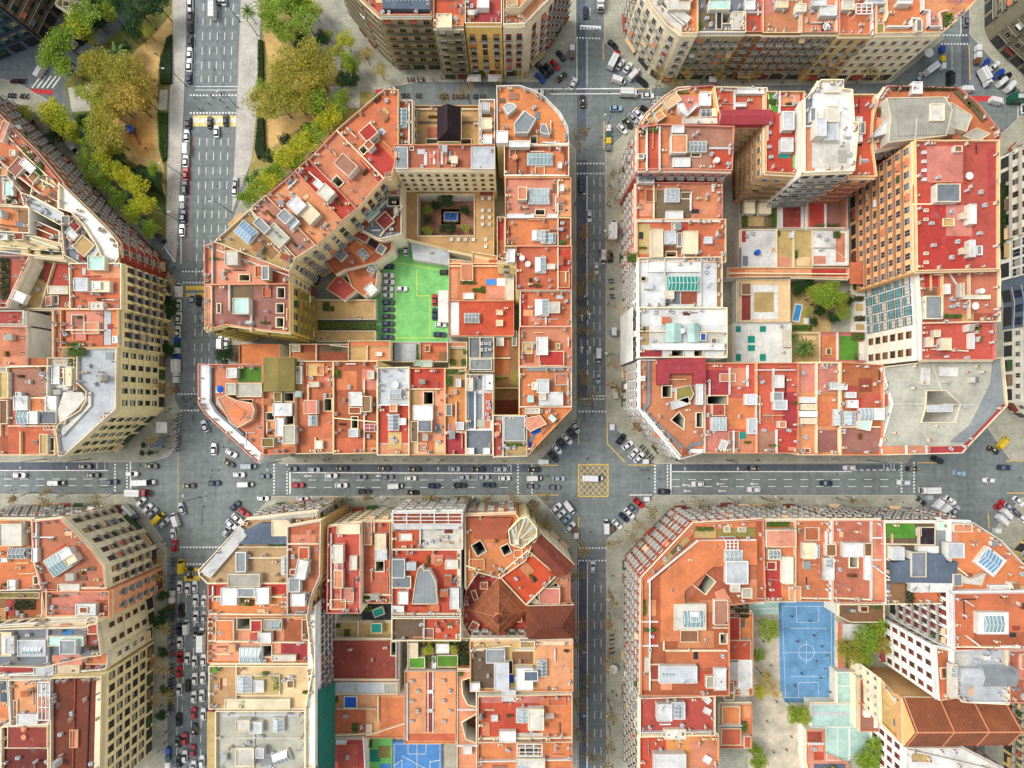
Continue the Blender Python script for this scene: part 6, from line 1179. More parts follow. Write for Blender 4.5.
def vehicles(phrase, group, data, axis='y', zbase=0.0, moving=False):
    """data: 'kindColour x y heading' tokens; axis: which way the row is counted in its labels"""
    rows = []
    for t in data.split(';'):
        f = t.split()
        if not f: continue
        rows.append((f[0][0], f[0][1], float(f[1]), float(f[2]), f[3]))
    rows.sort(key=lambda r: (r[3], r[2]) if axis == 'y' else (r[2], r[3]))
    side = 'from the top' if axis == 'y' else 'from the left'
    tot, cnt = {}, {}
    for r in rows:
        w = ('' if r[0] == 't' else CODE[r[1]] + ' ') + WORDS[KC[r[0]]]; tot[w] = tot.get(w, 0) + 1
    for k, c, x, y, hd in rows:
        kind = KC[k]; w = ('' if k == 't' else CODE[c] + ' ') + WORDS[kind]
        i = cnt.get(w, 0); cnt[w] = i + 1
        lab = ('only %s %s' % (w, phrase)) if tot[w] == 1 else '%s %s %s %s' % (ordn(i), w, side, phrase)
        me, parts = vehicle_meshes(kind, 'black' if k == 't' else CODE[c])
        nm = NAMES[kind]
        if moving and kind in ('car', 'estate'): nm = 'car'
        o = bpy.data.objects.new(nm, me); p = P(x, y); o.location = (p.x, p.y, zbase)
        a = HEAD[hd] if hd in HEAD else float(hd)
        o.rotation_euler.z = R_(a + random.uniform(-2, 2)); link(o)
        sx = random.uniform(.90, .99) if kind != 'van' else random.uniform(.84, .92)
        o.scale = (sx, sx * random.uniform(.97, 1.03), sx)
        tag(o, lab, CATS[kind], group)
        if len(lab.split()) > 16: print('LONG', lab)
        for pn, pm in parts.items(): link(bpy.data.objects.new(pn.strip(), pm), o)

vehicles('parked along the west kerb of the avenue', 'vehicles parked along the avenue kerb',
 'cW 191.5 3.6 v;cW 191.8 11 v;cn 191.8 18 v;cD 191.8 28 v;cD 191.4 42 v;cW 191 55 v;cW 190.5 67 v;cN 190.5 79 v;cD 189.2 124 v;cW 188 137 v;vW 188 149 v;cW 187 162 v;cR 187 175 v;sD 186 188.5 v;xW 184 200 v;xG 184.3 207 v;cN 184.5 217 v;cW 183.3 231 v')
vehicles('driving on the upper avenue', 'traffic on the avenue', 'mW 214.6 11 v;cD 220.5 0 v;cW 225 1 v;ce 211 123.5 v;ce 226.5 121 v;cW 217.6 132.5 v;cL 236.5 184 v;cW 236 191 v;cL 206 426 110;cW 215 449 v;cW 232.5 453 -30;vL 250 466 h', moving=True)
vehicles('by the west kerb below the park', 'vehicles parked along the avenue kerb', 'vW 181 291 v;cW 180 305 v;cW 180 318 v;cW 179 332 v;xU 178.8 340 v;xE 178.6 345.5 v;xW 178.4 351 v;kU 179 364 v;xW 177.6 373.5 v;xW 177.5 380 v;xn 177 390 v;cL 194 299 v;cD 200 301 v')
vehicles('waiting in the left crossing', 'traffic in the left crossing', 'tD 190.5 485.5 h;cN 215 483 h;vW 247 484 h;cW 240 474.5 h;cG 265 476 h;tD 230 463 -30;tD 153 466 h;cW 133.5 473.5 h;mW 146 482 h;kR 140 492 h;cL 183 508 110', axis='x', moving=True)
vehicles('on the chamfered corner left of the avenue', 'vehicles parked on the street corners', 'cW 142.5 501.5 45;cW 149 508 45;cL 154 512 45;vY 160 517.5 45;cL 166 522 45;vW 177 519 110;cW 174.5 534 100;cR 175.5 545 v;kG 133 512 -45', axis='x')
vehicles('on the corner of the white gallery house', 'vehicles parked on the street corners', 'cN 236 505.5 40;cR 245 512 -35;cW 238.5 518 -40;cW 232.5 524 -40;cL 228 530 60;cW 264 498 h;cW 303.5 498.8 h', axis='x')
vehicles('on the left horizontal street', 'traffic on the horizontal street', 'cW 21.5 475 h;vW 59 482.5 h;tG 87 466.3 h;tG 95 475 h;cN 113 481.8 h', axis='x', moving=True)
vehicles('in the top lane of the middle street', 'traffic on the horizontal street', 'cG 292 468.6 h;cL 315 469.3 h;tD 342.5 468.2 h;tD 384.6 468 h;tD 414.6 469 h;cL 454.7 468.7 h;tD 478 469 h;cL 500.6 469 h;tD 534 469.3 h', axis='x', moving=True)
vehicles('in the middle lanes of the middle street', 'traffic on the horizontal street', 'cW 332 475.3 h;cG 361 476.6 h;cG 387.5 476.8 h;cR 298.6 485 h;cW 342 485 h;vW 396 485.6 h;cW 411 478 h;cL 463.5 477 h;cL 483 477 h;cW 504.5 478 h;cN 434 485.5 h;cD 460 485 h;cN 489 484.8 h;vW 534 477.8 h;cL 558.6 478.3 h;cG 532 486 h;cG 554 487 h;mW 592 477.7 h', axis='x', moving=True)
vehicles('in the bottom lane of the middle street', 'traffic on the horizontal street', 'cD 365 491.3 h;tD 412.7 492 h', axis='x', moving=True)
vehicles('on the street right of the yellow box', 'traffic on the horizontal street', 'tD 752 468.3 H;cW 697 483.7 H;cD 663.5 491.2 H;cW 753 489.3 H;cW 848 467.5 H;cN 825 482.8 H;cW 902 482.3 H;tD 910.5 468.6 H;kW 926 489.5 H;cu 957.5 473 -5;cN 1002 467.3 H;cW 987 480 H;cD 936 459.6 -25;tD 991.5 450 -30;vY 1000.5 442.5 45', axis='x', moving=True)
vehicles('on the corner left above the yellow box', 'vehicles parked on the street corners', 'cW 567 439 -45;cN 561.5 443.5 -45;cW 557 449 -45;cD 553 456.5 -48;cD 572 433.5 -45;cL 575.5 427.5 -60;xW 541 461.5 h;xW 545.5 461.5 h', axis='x')
vehicles('on the corner right above the yellow box', 'vehicles parked on the street corners', 'cD 620.6 439 50;cW 627.4 445 38;cW 633 453 48;cW 638.5 457.3 48;xW 645 461.3 h;xW 611.5 427 v', axis='x')
vehicles('on the corner left below the yellow box', 'vehicles parked on the street corners', 'vW 569 507 -52;cW 556 507.5 40;cW 560.5 514 40;cu 566 519 45;cW 570 526.5 45;xn 575.5 529.5 v;xW 575.8 535 v', axis='x')
vehicles('on the corner right below the yellow box', 'vehicles parked on the street corners', 'cR 638 502.5 -40;cW 629 513 -45;cN 623.5 517 -45;cW 617 524 -42;vW 606 526 v;xn 611 528.5 v;cW 592.5 566 v;cG 632 508 -42;xW 646 498.5 h', axis='x')
vehicles('on the upper vertical street', 'traffic on the vertical street', 'cN 581 182.5 v;cN 581 187 v;cW 589 217 V;vW 603 258 V;cW 596 269 V;kW 612.5 232 v;cD 609.8 257 v;vW 598 355.5 V;cL 598 377.5 V;xW 607.8 130 v;xE 608 137 v;xY 608 142.5 v;xG 608 149 v;vB 614 392 100', moving=True)
vehicles('at the top of the vertical street', 'traffic on the vertical street', 'cN 585.4 14 v;kW 599.5 4 V;tD 582.5 102.5 v;cu 615.6 109.5 3;cW 537.6 93.5 h;kW 628 95.4 h;cW 647.5 97 h;cW 573 85 65;tD 561.4 78 40', moving=True)
vehicles('on the corner left of the top crossing', 'vehicles parked on the street corners', 'cD 561 57 -48;cR 555 66 -45;cD 548.6 70 -45;cD 544.4 74 -48;cU 540 79 -45;cD 537.6 66 -45;xW 572 50 v;xn 572 57 v', axis='x')
vehicles('on the corner right of the top crossing', 'vehicles parked on the street corners', 'vW 618 82 -20;kR 613 63 62;cW 620 65.5 55;cW 627.5 68.8 55;vW 633.4 76 45;ce 612.5 46 -45;cD 642 83 -40', axis='x')
vehicles('on the corner of the curved orange terrace', 'vehicles parked on the street corners', 'te 627.5 124.5 -45;cW 637.5 115.5 -45;cL 632.5 119.5 -45;cD 645 110.5 -30;cW 622 130 -45', axis='x')
vehicles('around the right end of the top street', 'vehicles around the upper right crossing', 'vD 948 79.5 v;vW 965 91 h;vW 994 103 -12;bE 1022 101 h;cU 984 65 55;cW 993 67 40;kW 981 79.5 -62;cU 997 75 35;vW 1000 83 42;vW 1008 87.5 50;ku 929 71 35;cL 917 79 60;xU 940 51 v;xY 940.6 61 v;xW 940.6 68 v;xW 976 50 v;xW 976 57 v;xn 975 63 v;cG 964.6 22 v;cD 1004 78 30;cW 1022 109 v', axis='x')
vehicles('on the corner of the tilted blue skylight house', 'vehicles parked on the street corners', 'vW 937 502.5 45;vW 944 507.5 40;cW 949 500 -35;cL 953 510 40;xL 927 497 h', axis='x')
vehicles('on the far right lower corner', 'vehicles parked on the street corners', 'cR 998 504.5 45;cL 1007 507 -45;vW 1004.5 514 -45;vW 1000 520 -45;cW 1016.6 501 -40;xW 994.7 530 h;cG 1014 512 -45;cW 1020 518 -45', axis='x')
vehicles('on the tree shaded street by the park', 'vehicles near the park', 'vW 76 46 45;cD 84 41 40;vW 43 73 60;vL 63.5 138 -48;vW 75.5 149 -48;cD 162 239 -40;cG 160 257 -30;cW 8 107 20;cD 107 18 50')
JAM = 'in the traffic jam on the lower avenue'
vehicles(JAM, 'cars queuing in the traffic jam', 'vY 183 565.5 v;tD 191 572.5 v;cW 181 586 v;cW 189 588.5 v;cW 196 586 v;cW 197 599.5 v;sD 182.5 610 v;cW 197 616 v;cL 205 616 v;vW 188 626 v;cN 180.5 628.5 v;tD 197 633 v;mW 203.6 638 v;cW 181 642 v;cW 188.7 657.5 v;cW 195.7 660.5 v;cW 204.5 659 v;cR 181 656.5 v;cR 180.5 671 v;cW 196 678 v;cW 204 677 v;cD 189 685 v;cW 180.5 688.5 v;cW 195 696 v;cW 203 694.5 v;cR 195 712 v;cW 204.5 713 v;sD 180 718.5 v;tD 195.5 728.5 v;cR 186 738 v;tD 179 741 v;cC 194 749.5 v;cD 180 760 v;cW 186 755 v;cW 194.7 765 v;cW 212 630 v;cL 212 645 v;cW 213 672 v;cW 212 690 v;cR 213 706 v;cW 212 725 v;cL 211 745 v;cW 203 760 v;cW 205 600 v', moving=True)
vehicles('at the kerb of the lower avenue', 'bins at the kerb of the lower avenue', 'xU 169.8 749 v;xE 169.8 756 v;xW 169.8 763 v;xW 173.6 592.5 v;xW 173.6 599 v;xn 172.5 605 v')
vehicles('in the left row of the green car park', 'cars in the green car park', 'cW 388.5 276.3 h;cW 389 282.8 h;cW 388 289.5 h;cW 388 296 h;cN 389 303 h;cN 389 309.8 h;cD 388.5 316.8 h;cN 388.5 324 h;cN 388.5 330.6 h;cN 388 337.5 h', zbase=.3)
vehicles('elsewhere in the green car park', 'cars in the green car park', 'cW 402 289.5 h;cR 435 300.5 v;cN 435 314.5 v;cW 441 325 h;cN 440 335 h;cD 446 273 h;cL 398.5 249 v;cW 406.5 251 v;cN 389 267 h;cN 381 262 30;cW 374.5 252 50;cN 379 248 50', zbase=.3)
vehicles('in the yard beside the mauve grey block', 'vehicles near the park', 'vW 222 343 v;cL 228 343 v', zbase=.16)
# motorbikes parked in rows
def bikes(phrase, x0, y0, x1, y1, n, hd, axis, z=.0):
    cols = ['D', 'D', 'R', 'G', 'D', 'U', 'W', 'D', 'N']; rr = random.Random(phrase); s = []
    for i in range(n):
        t = i / max(1, n - 1)
        if rr.random() < .12: continue
        s.append('o%s %.2f %.2f %s' % (rr.choice(cols), x0 + (x1 - x0) * t + rr.uniform(-.6, .6), y0 + (y1 - y0) * t, hd))
    vehicles(phrase, 'motorbikes parked in rows', ';'.join(s), axis, z)
bikes('in the kerb row beside the traffic jam', 174.5, 558, 172.5, 712, 46, 15, 'y')
bikes('on the rounded pavement corner', 180.5, 414, 179, 450, 12, 30, 'y', .135)
bikes('along the convent street pavement', 402, 96, 420, 96, 7, 80, 'x')
bikes('along the chapel front', 440, 97, 484, 97, 14, 80, 'x')
bikes('under the awnings of the peach house', 408, 80, 424, 80, 6, 100, 'x')
bikes('on the street by the orange strip house', 8, 96, 28, 97, 8, 80, 'x')
bikes('on the pavement below the dark block', 14, 82, 26, 82, 6, 60, 'x', .13)
bikes('on the corner below the church', 529, 500, 538, 505, 6, 45, 'x', .14)
bikes('near the white pergola corner', 641, 446, 652, 458, 6, 45, 'x', .14)
bikes('on the striped green corner', 1004, 86, 1016, 92, 6, 50, 'x')
bikes('in front of the tilted skylight house', 916, 498, 924, 504, 6, 50, 'x', .14)
bikes('along the vertical street pavement', 611, 280, 612, 298, 7, 10, 'y', .135)
bikes('on the right pavement of the lower vertical street', 612, 630, 612, 652, 6, 10, 'y', .135)

# ---------------------------------------------------------------- trees
def crown_mesh(key, seed, code, lobes, n, size, flat=.75):
    rr = random.Random(seed); m = MB(); ml = mat(code, 'leaf'); L = []
    for _ in range(lobes):
        a, r = rr.random() * 2 * PI, rr.random() ** .5 * .68
        L.append((Vector((math.cos(a) * r, math.sin(a) * r, rr.uniform(-.2, .42) * flat)), rr.uniform(.22, .42)))
    for _ in range(n):
        c, r = rr.choice(L); d = Vector((rr.gauss(0, 1), rr.gauss(0, 1), rr.gauss(0, 1) * .8)).normalized() * r * rr.random() ** .35
        leaf(m, c + d, size, ml, rr)
    return m.mesh('crown')
def palm_mesh(seed):
    rr = random.Random(seed); m = MB(); ml = mat((120, 150, 84), 'leaf')
    for i in range(26):
        a = 2 * PI * i / 26 + rr.uniform(-.1, .1); el = rr.uniform(-.1, .55); L = rr.uniform(.8, 1.05); pr = None; d = Vector((math.cos(a), math.sin(a), 0)); sd = Vector((-d.y, d.x, 0))
        for k in range(7):
            t = k / 6; c = d * L * t + Vector((0, 0, math.sin(t * 2.0) * el - t * t * .35)); w = .085 * (1 - abs(t - .45))
            cur = (c - sd * w, c + sd * w)
            if pr: m.face([pr[0], pr[1], cur[1], cur[0]], ml)
            pr = cur
    return m.mesh('crown')
def limbs(m, mm, base, d, L, r, depth, rr, tips):
    e = base + d * L; m.tube(base, e, r, r * .62, mm, 5 if depth > 1 else 4, False)
    if depth == 0: tips.append(e); return
    for _ in range(rr.choice((2, 3, 3))):
        nd = (d + Vector((rr.gauss(0, .55), rr.gauss(0, .55), rr.uniform(-.1, .35)))).normalized()
        limbs(m, mm, e, nd, L * rr.uniform(.62, .85), r * .6, depth - 1, rr, tips)
def bare_meshes(seed):
    rr = random.Random(seed); t = MB(); mm = mat((128, 112, 88), 'plain'); tips = []
    limbs(t, mm, Vector((0, 0, 0)), Vector((0, 0, 1)), .55, .045, 1, rr, tips)
    c = MB(); ml = mat((176, 152, 100), 'leaf'); tp2 = []; mt = mat((150, 130, 98), 'plain')
    for q in tips: limbs(c, mt, q, (Vector((q.x, q.y, .25)).normalized() + Vector((rr.gauss(0, .3), rr.gauss(0, .3), .3))).normalized(), .3, .016, 3, rr, tp2)
    for q in tp2:
        for _ in range(7): leaf(c, q + Vector((rr.gauss(0, .2), rr.gauss(0, .2), rr.gauss(0, .09))), .05, ml, rr)
    return t.mesh('trunk'), c.mesh('crown')
def trunk_mesh():
    m = MB(); mm = mat((96, 80, 62), 'plain'); m.tube((0, 0, 0), (0, 0, .62), .055, .035, mm, 8); rr = random.Random(3)
    for i in range(6):
        a = i * PI / 3; m.tube((0, 0, .5 + .02 * i), (math.cos(a) * .45, math.sin(a) * .45, .9), .028, .01, mm, 5)
    return m.mesh('trunk')
LEAFC = {'y': (210, 214, 66), 'g': (160, 188, 72), 'o': (186, 180, 78), 'd': (62, 96, 56), 'l': (202, 210, 104), 's': (208, 184, 88)}
LW = {'y': 'yellow', 'g': 'yellow green', 'o': 'olive gold', 'd': 'dark green', 'l': 'pale green', 's': 'thin golden', 'p': 'grey green palm', 'b': 'leafless brown'}
CR = {}
for k, c in LEAFC.items():
    for i in range(2): CR[k, i] = crown_mesh(k, ord(k) * 7 + i, c, 17 if k != 's' else 12, {'s': 800, 'o': 2100, 'd': 2300}.get(k, 1900), {'s': .040, 'o': .040}.get(k, .048))
PALMS = [palm_mesh(1), palm_mesh(2)]; BARE = [bare_meshes(i) for i in range(5)]; TRK = trunk_mesh()
def trees(phrase, group, data, axis='y', z=.1):
    rows = []
    for t in data.split(';'):
        f = t.split()
        if f: rows.append((f[0], float(f[1]), float(f[2]), float(f[3])))
    rows.sort(key=lambda r: (r[2], r[1]) if axis == 'y' else (r[1], r[2]))
    tot, cnt = {}, {}
    for r in rows: tot[r[0]] = tot.get(r[0], 0) + 1
    side = 'from the top' if axis == 'y' else 'from the left'
    for k, x, y, rad in rows:
        i = cnt.get(k, 0); cnt[k] = i + 1; w = LW[k] + ' tree'
        lab = ('only %s %s' % (w, phrase)) if tot[k] == 1 else '%s %s %s %s' % (ordn(i), w, side, phrase)
        r = rad * (1.12 if k in 'ogysl' else 1) / S; hgt = {'p': 9.0, 'b': 8.0}.get(k, min(10.5, max(3.2, r * 2.0)))
        if k == 'P': hgt = 20.0
        p = P(x, y, hgt)
        root = empty({'p': 'palm_tree', 'b': 'street_tree'}.get(k, 'tree'), (p.x, p.y, z), random.random() * 6.28); tag(root, lab, 'tree', group)
        if k == 'b':
            t, c = random.choice(BARE); s = r * 1.4
            for nm, me in (('trunk', t), ('crown', c)):
                o = link(bpy.data.objects.new(nm, me), root); o.scale = (s, s, hgt * .8)
        else:
            o = link(bpy.data.objects.new('trunk', TRK), root); o.scale = (max(1.5, r * .9), max(1.5, r * .9), hgt)
            o = link(bpy.data.objects.new('crown', random.choice(PALMS) if k == 'p' else CR[k, random.randrange(2)]), root)
            o.location.z = hgt * (.95 if k != 'p' else .62) if k != 'p' else hgt * .62
            o.location.z = hgt * .92 if k != 'p' else hgt * .62
            o.scale = (r * 1.25, r * 1.25, min(r * 1.1, 3.8)); 
            if k == 'p': o.location.z = hgt * .62
trees('beside the dark block near the park', 'trees along the park streets', 'g 84 12 13;y 74 27 12;g 60 40 13;g 53 48 12;g 64 64 11;g 49 59 11;l 88 36 7;d 96 4 9;g 104 2 8')
trees('in the upper part of the left park', 'park trees', 'd 137 9 14;d 122 6 10;g 109 12 8;d 134 31 9;d 128 26 7;l 145 30 7;d 156 3 12;p 110 46 10;d 124 46 7;d 100 22 7')
trees('in the middle of the left park', 'park trees', 'o 94 60 12;o 117 70 14;o 129 66 12;o 103 72 11;o 88 66 10;s 125 94 15;s 144 98 10;s 136 82 12;l 92 92 9;o 100 116 13;o 106 134 14;g 94 128 10;l 80 92 7;s 114 102 12;o 112 148 9;g 98 104 9')
trees('between the paths of the left park', 'park trees', 's 112 112 9;s 138 106 9;s 124 84 11;o 112 86 10;s 134 94 11;s 146 88 8;o 122 104 9;l 112 104 8;o 98 124 9;g 108 150 8;s 150 76 8;g 152 168 7;d 158 178 7;g 90 142 8')
trees('in the row along the lower park edge', 'trees along the park streets', 'y 47 109 11;y 58 118 11;y 66 126 10;y 74 134 8;l 26 112 8;g 85 160 9;y 100 156 9;g 94 174 10;y 112 168 9;g 106 182 9;y 124 177 9;y 135 187 10;g 119 198 10;y 144 202 10;y 130 211 10;g 147 229 9;d 116 160 9;d 140 178 8;d 54 134 8;d 84 120 7', 'x')
trees('in the upper part of the right park', 'park trees', 'g 285 5 13;g 271 18 11;g 285 31 10;g 305 18 12;l 313 8 9;d 300 39 8;d 322 38 8;y 346 40 8;g 266 6 9;g 298 2 10;l 328 34 5;s 366 55 7;s 380 69 8')
trees('in the olive grove of the right park', 'park trees', 'o 305 56 15;o 288 62 14;o 323 60 12;o 280 76 13;o 300 76 15;o 318 73 12;o 260 102 13;o 278 100 14;o 296 100 12;o 306 92 10;g 345 61 9;g 352 66 7;d 345 78 8;d 352 80 7;g 316 100 11;o 276 88 12;g 262 88 8;l 338 52 6;d 320 112 7;s 312 86 9')
trees('in the row under the diagonal roofs', 'trees along the park streets', 'g 342 98 8;g 338 108 8;y 332 116 9;y 324 124 9;g 314 132 10;y 304 142 10;y 294 150 9;y 284 160 10;g 276 170 10;y 268 178 10;g 258 188 10;g 248 196 9;d 286 140 7;d 269 156 7;d 306 126 5;g 297 162 8', 'x')
trees('on the avenue edge above the diagonal corner', 'palms on the avenue edge', 'p 244 176 6;p 252 170 6;p 243 4 7')
trees('in the pool garden', 'garden trees', 'g 824 300 12;g 834 294 11;g 816 296 10;o 838 302 8;p 808 347 9;d 800 288 6;d 808 284 5;d 818 312 6;d 832 318 6;d 846 300 7;d 812 322 5;g 830 288 7;d 796 292 5;l 806 312 4;p 797 336 5;g 842 312 7', z=1)
trees('around the blue ball court', 'garden trees', 'g 768 630 10;g 758 655 6;y 760 692 6;s 764 676 8;g 797 712 10;l 804 718 7;g 866 640 12;g 878 632 11;o 852 652 12;g 862 656 10;o 882 646 8;g 880 752 13;g 866 764 11;g 756 748 7;y 830 775 8;s 776 690 8;g 758 762 9;d 886 626 6', z=.2)
trees('inside the cloister garden', 'garden trees', 'd 447 200 8;d 436 206 5;d 465 211 5;d 452 228 5;e 428 210 4;d 444 229 5;l 428 231 5;l 466 228 4;d 428 220 4'.replace('e ', 'g '), z=.5)
trees('in the yard of the mauve grey block', 'garden trees', 'd 222 357 8;d 228 352 6', z=.15)
trees('in the green roof garden', 'garden trees', 'l 456 642 4;d 466 650 5;y 432 642 4', z=6)
trees('along the upper vertical street', 'leafless street trees', ';'.join('b %s %s %s' % t for t in ((582, 140, 8), (584, 236, 9), (583, 276, 9), (584, 292, 8), (580, 330, 7), (585, 380, 9), (586, 394, 8), (611, 196, 7), (610, 246, 8), (612, 178, 6), (611, 364, 7), (611, 384, 7), (581, 312, 7), (580, 252, 7))))
trees('along the lower vertical street', 'leafless street trees', ';'.join('b %s %s %s' % t for t in ((580, 546, 8), (581, 572, 7), (583, 622, 8), (582, 644, 7), (583, 676, 7), (585, 700, 8), (584, 730, 8), (586, 752, 9), (612, 548, 8), (612, 600, 7), (613, 622, 8), (612, 664, 7), (612, 712, 8), (613, 740, 8), (610, 760, 8))))
trees('along the upper horizontal street', 'leafless street trees', ';'.join('b %s %s %s' % t for t in ((398, 108, 7), (470, 96, 8), (500, 76, 7), (520, 78, 7), (440, 100, 7), (660, 80, 9), (690, 78, 8), (720, 80, 7), (756, 81, 7), (800, 80, 8), (830, 80, 7), (868, 80, 8), (672, 92, 8))), 'x')
trees('around the central crossing corners', 'leafless street trees', ';'.join('b %s %s %s' % t for t in ((548, 422, 8), (536, 440, 8), (640, 428, 7), (660, 448, 7), (536, 512, 9), (548, 520, 8), (650, 510, 9), (640, 524, 8), (630, 536, 8), (550, 498, 7))), 'x')
trees('along the lower pavement of the horizontal street', 'leafless street trees', ';'.join('b %s %s %s' % t for t in ((14, 496, 7), (52, 497, 7), (100, 497, 7), (340, 500, 6), (370, 500, 6), (428, 500, 6), (462, 500, 6), (490, 499, 6), (510, 499, 6), (700, 500, 6), (770, 500, 6), (860, 500, 6))), 'x')
trees('along the left avenue pavement by the facades', 'leafless street trees', ';'.join('b %s %s %s' % t for t in ((166, 290, 9), (170, 330, 8), (164, 390, 8), (158, 438, 7), (160, 580, 7), (164, 630, 8), (163, 660, 9), (164, 700, 8), (168, 560, 7))))
trees('on the left pavement among the motorbikes', 'dark street trees', 'd 172 309 7;d 168 350 7;d 163 596 6;d 164 614 7;d 158 622 8;d 163 652 6;d 161 715 6;d 164 690 5;d 170 302 5')
trees('in pots on the rounded corner pavement', 'potted trees', 'd 143 445 3;d 142 453 3;d 150 453 3')

# ---------------------------------------------------------------- hedges, lamps, awnings, furniture
def hedge(label, pts, h=1.3, code=(84, 120, 44)):
    pp = W(pairs(pts), .5); b = MB(); rr = random.Random(label); ml = mat(code, 'leaf'); A = abs(area(pp))
    b.prism(offset(pp, .15), .05, h * .7, mat((46, 62, 30), 'plain'))
    xs = [p[0] for p in pp]; ys = [p[1] for p in pp]
    for _ in range(int(min(4000, A * 30))):
        p = (rr.uniform(min(xs), max(xs)), rr.uniform(min(ys), max(ys)))
        if inside(p, pp): leaf(b, Vector((p[0], p[1], h * rr.uniform(.6, 1.05))), .16, ml, rr)
    c = Vector((sum(xs) / len(xs), sum(ys) / len(ys), 0)); tag(b.build('hedge', None, c), label, 'hedge')
hedge('dark clipped hedge bed beside the upper avenue pavement', [167, 38, 172, 34, 172, 84, 160, 84, 160, 62], 1.2, (66, 92, 44))
hedge('bright green narrow hedge beside the sand pit path', [158, 113, 168, 113, 167, 158, 163, 162, 160, 148], 1.0, (96, 140, 44))
hedge('tall green hedge strip by the right park path', [258, 118, 264, 118, 266, 150, 258, 160, 255, 150], 1.5, (58, 88, 40))
hedge('thin hedge along the upper right avenue pavement', [258, 40, 263, 40, 264, 84, 258, 84], 1.2, (70, 104, 44))
hedge('dark shrub bed under the row of yellow park trees', [118, 158, 150, 180, 164, 196, 150, 190, 124, 172], 1.2, (54, 78, 40))
hedge('climbing hedge beside the large red slab roof', [996, 196, 1002, 180, 1003, 240, 997, 250], 3.0, (88, 116, 50))
def lamp_mesh():
    m = MB(); mm = mat((92, 96, 100), 'plain'); m.tube((0, 0, 0), (0, 0, 9), .13, .08, mm, 8); m.tube((0, 0, 8.8), (1.7, 0, 9.3), .06, .05, mm, 6); m.tube((0, 0, 0), (0, 0, .5), .22, .2, mm, 8)
    h = MB(); h.box(1.4, -.18, 9.2, 2.3, .18, 9.38, mat((210, 212, 212), 'plain')); return m.mesh('pole'), h.mesh('lamp_head')
LM = lamp_mesh()
def lamps(phrase, pts, axis='y'):
    for i, (x, y, a) in enumerate(pts):
        p = P(x, y); r = empty('street_lamp', (p.x, p.y, .1), R_(a)); tag(r, '%s grey street lamp %s %s' % (ordn(i), 'from the top' if axis == 'y' else 'from the left', phrase), 'street lamp', 'street lamps')
        for nm, me in zip(('pole', 'lamp_head'), LM): link(bpy.data.objects.new(nm, me), r)
lamps('on the avenue pavements', [(240, 22, 180), (186.5, 86, 180), (258, 36, 180), (238, 108, 180), (183, 176, 180), (181, 222, 0), (231, 212, 180), (177, 296, 0)])
lamps('on the vertical street', [(606, 130, 180), (575, 205, 0), (606, 240, 180), (576, 302, 0), (607, 356, 180), (575, 640, 0), (609, 590, 180), (608, 700, 180), (575, 700, 0)])
lamps('on the horizontal street', [(46, 459, -90), (90, 459, -90), (200, 497, 90), (280, 461, -90), (322, 498, 90), (388, 498, 90), (442, 460, -90), (475, 498, 90), (676, 460, -90), (726, 460, -90), (728, 498, 90), (762, 498, 90), (868, 460, -90), (836, 498, 90)], 'x')
def awning(label, r, h=2.8, c='W', rot=0, z=.13):
    pp = W(rect(*r, rot), h); m = MB(); hip(m, pp, h, .6, .4, mat(c, 'plain'))
    for q, k in zip(pp, offset(pp, .2)): m.tube((k[0], k[1], z), (k[0], k[1], h), .05, .05, mat('s', 'plain'), 5)
    cc = Vector((sum(q[0] for q in pp) / 4, sum(q[1] for q in pp) / 4, 0)); tag(m.build('awning', None, cc), label, 'awning')
awning('white terrace awning in front of the yellow fronted house', (467, 74, 481, 81.5), 3)
awning('white terrace awning in front of the peach house', (488, 74, 502, 81.5), 3)
awning('white square stall roof on the rounded pavement corner', (156, 422, 167, 433), 3)
awning('slate blue tilted kiosk roof on the rounded pavement corner', (150, 437, 164, 447), 3, 'S', -8)
awning('white kiosk roof on the pavement left of the curved terrace', (709, 76, 717, 82), 3)
def parasol(label, x, y, r, h=2.6, c='W', z=.13):
    p = P(x, y, h); m = MB(); n = 14; mm = mat(c, 'plain'); rp = [(p.x + math.cos(2 * PI * i / n) * r, p.y + math.sin(2 * PI * i / n) * r, h - .35) for i in range(n)]
    root = empty('parasol', (p.x, p.y, 0)); tag(root, label, 'parasol')
    for i in range(n): m.face([rp[i], rp[(i + 1) % n], (p.x, p.y, h + .2)], mm)
    m.build('canopy', root); q = MB(); q.tube((p.x, p.y, z), (p.x, p.y, h), .05, .05, mat('s', 'plain'), 6); q.build('pole', root)
parasol('large round white parasol on the right lower street pavement', 613.5, 670, 1.5)
parasol('round white parasol below the notched orange roofs', 930, 52, 1.5)
parasol('blue cafe parasol on the white corner house terrace roof', 219.5, 389, 1.1, 24.4, 'U', 22)
def simple_box(name, label, cat, r, h, c, z=.13, rot=0, top=None):
    pp = W(rect(*r, rot), h); m = MB(); m.prism(pp, z, h, mat(c, 'plain')); m.prism(offset(pp, -.15), h, h + .12, mat(top or c, 'plain'))
    cc = Vector((sum(q[0] for q in pp) / 4, sum(q[1] for q in pp) / 4, 0)); tag(m.build(name, None, cc), label, cat)
simple_box('newspaper_kiosk', 'pale blue topped kiosk on the pavement beside the white tarp front', 'kiosk', (612, 328, 616, 335), 2.6, 'u', top='L')
simple_box('site_cabin', 'white site cabin on the pavement beside the motorbike row', 'cabin', (609, 225, 616, 239), 2.6, 'W')
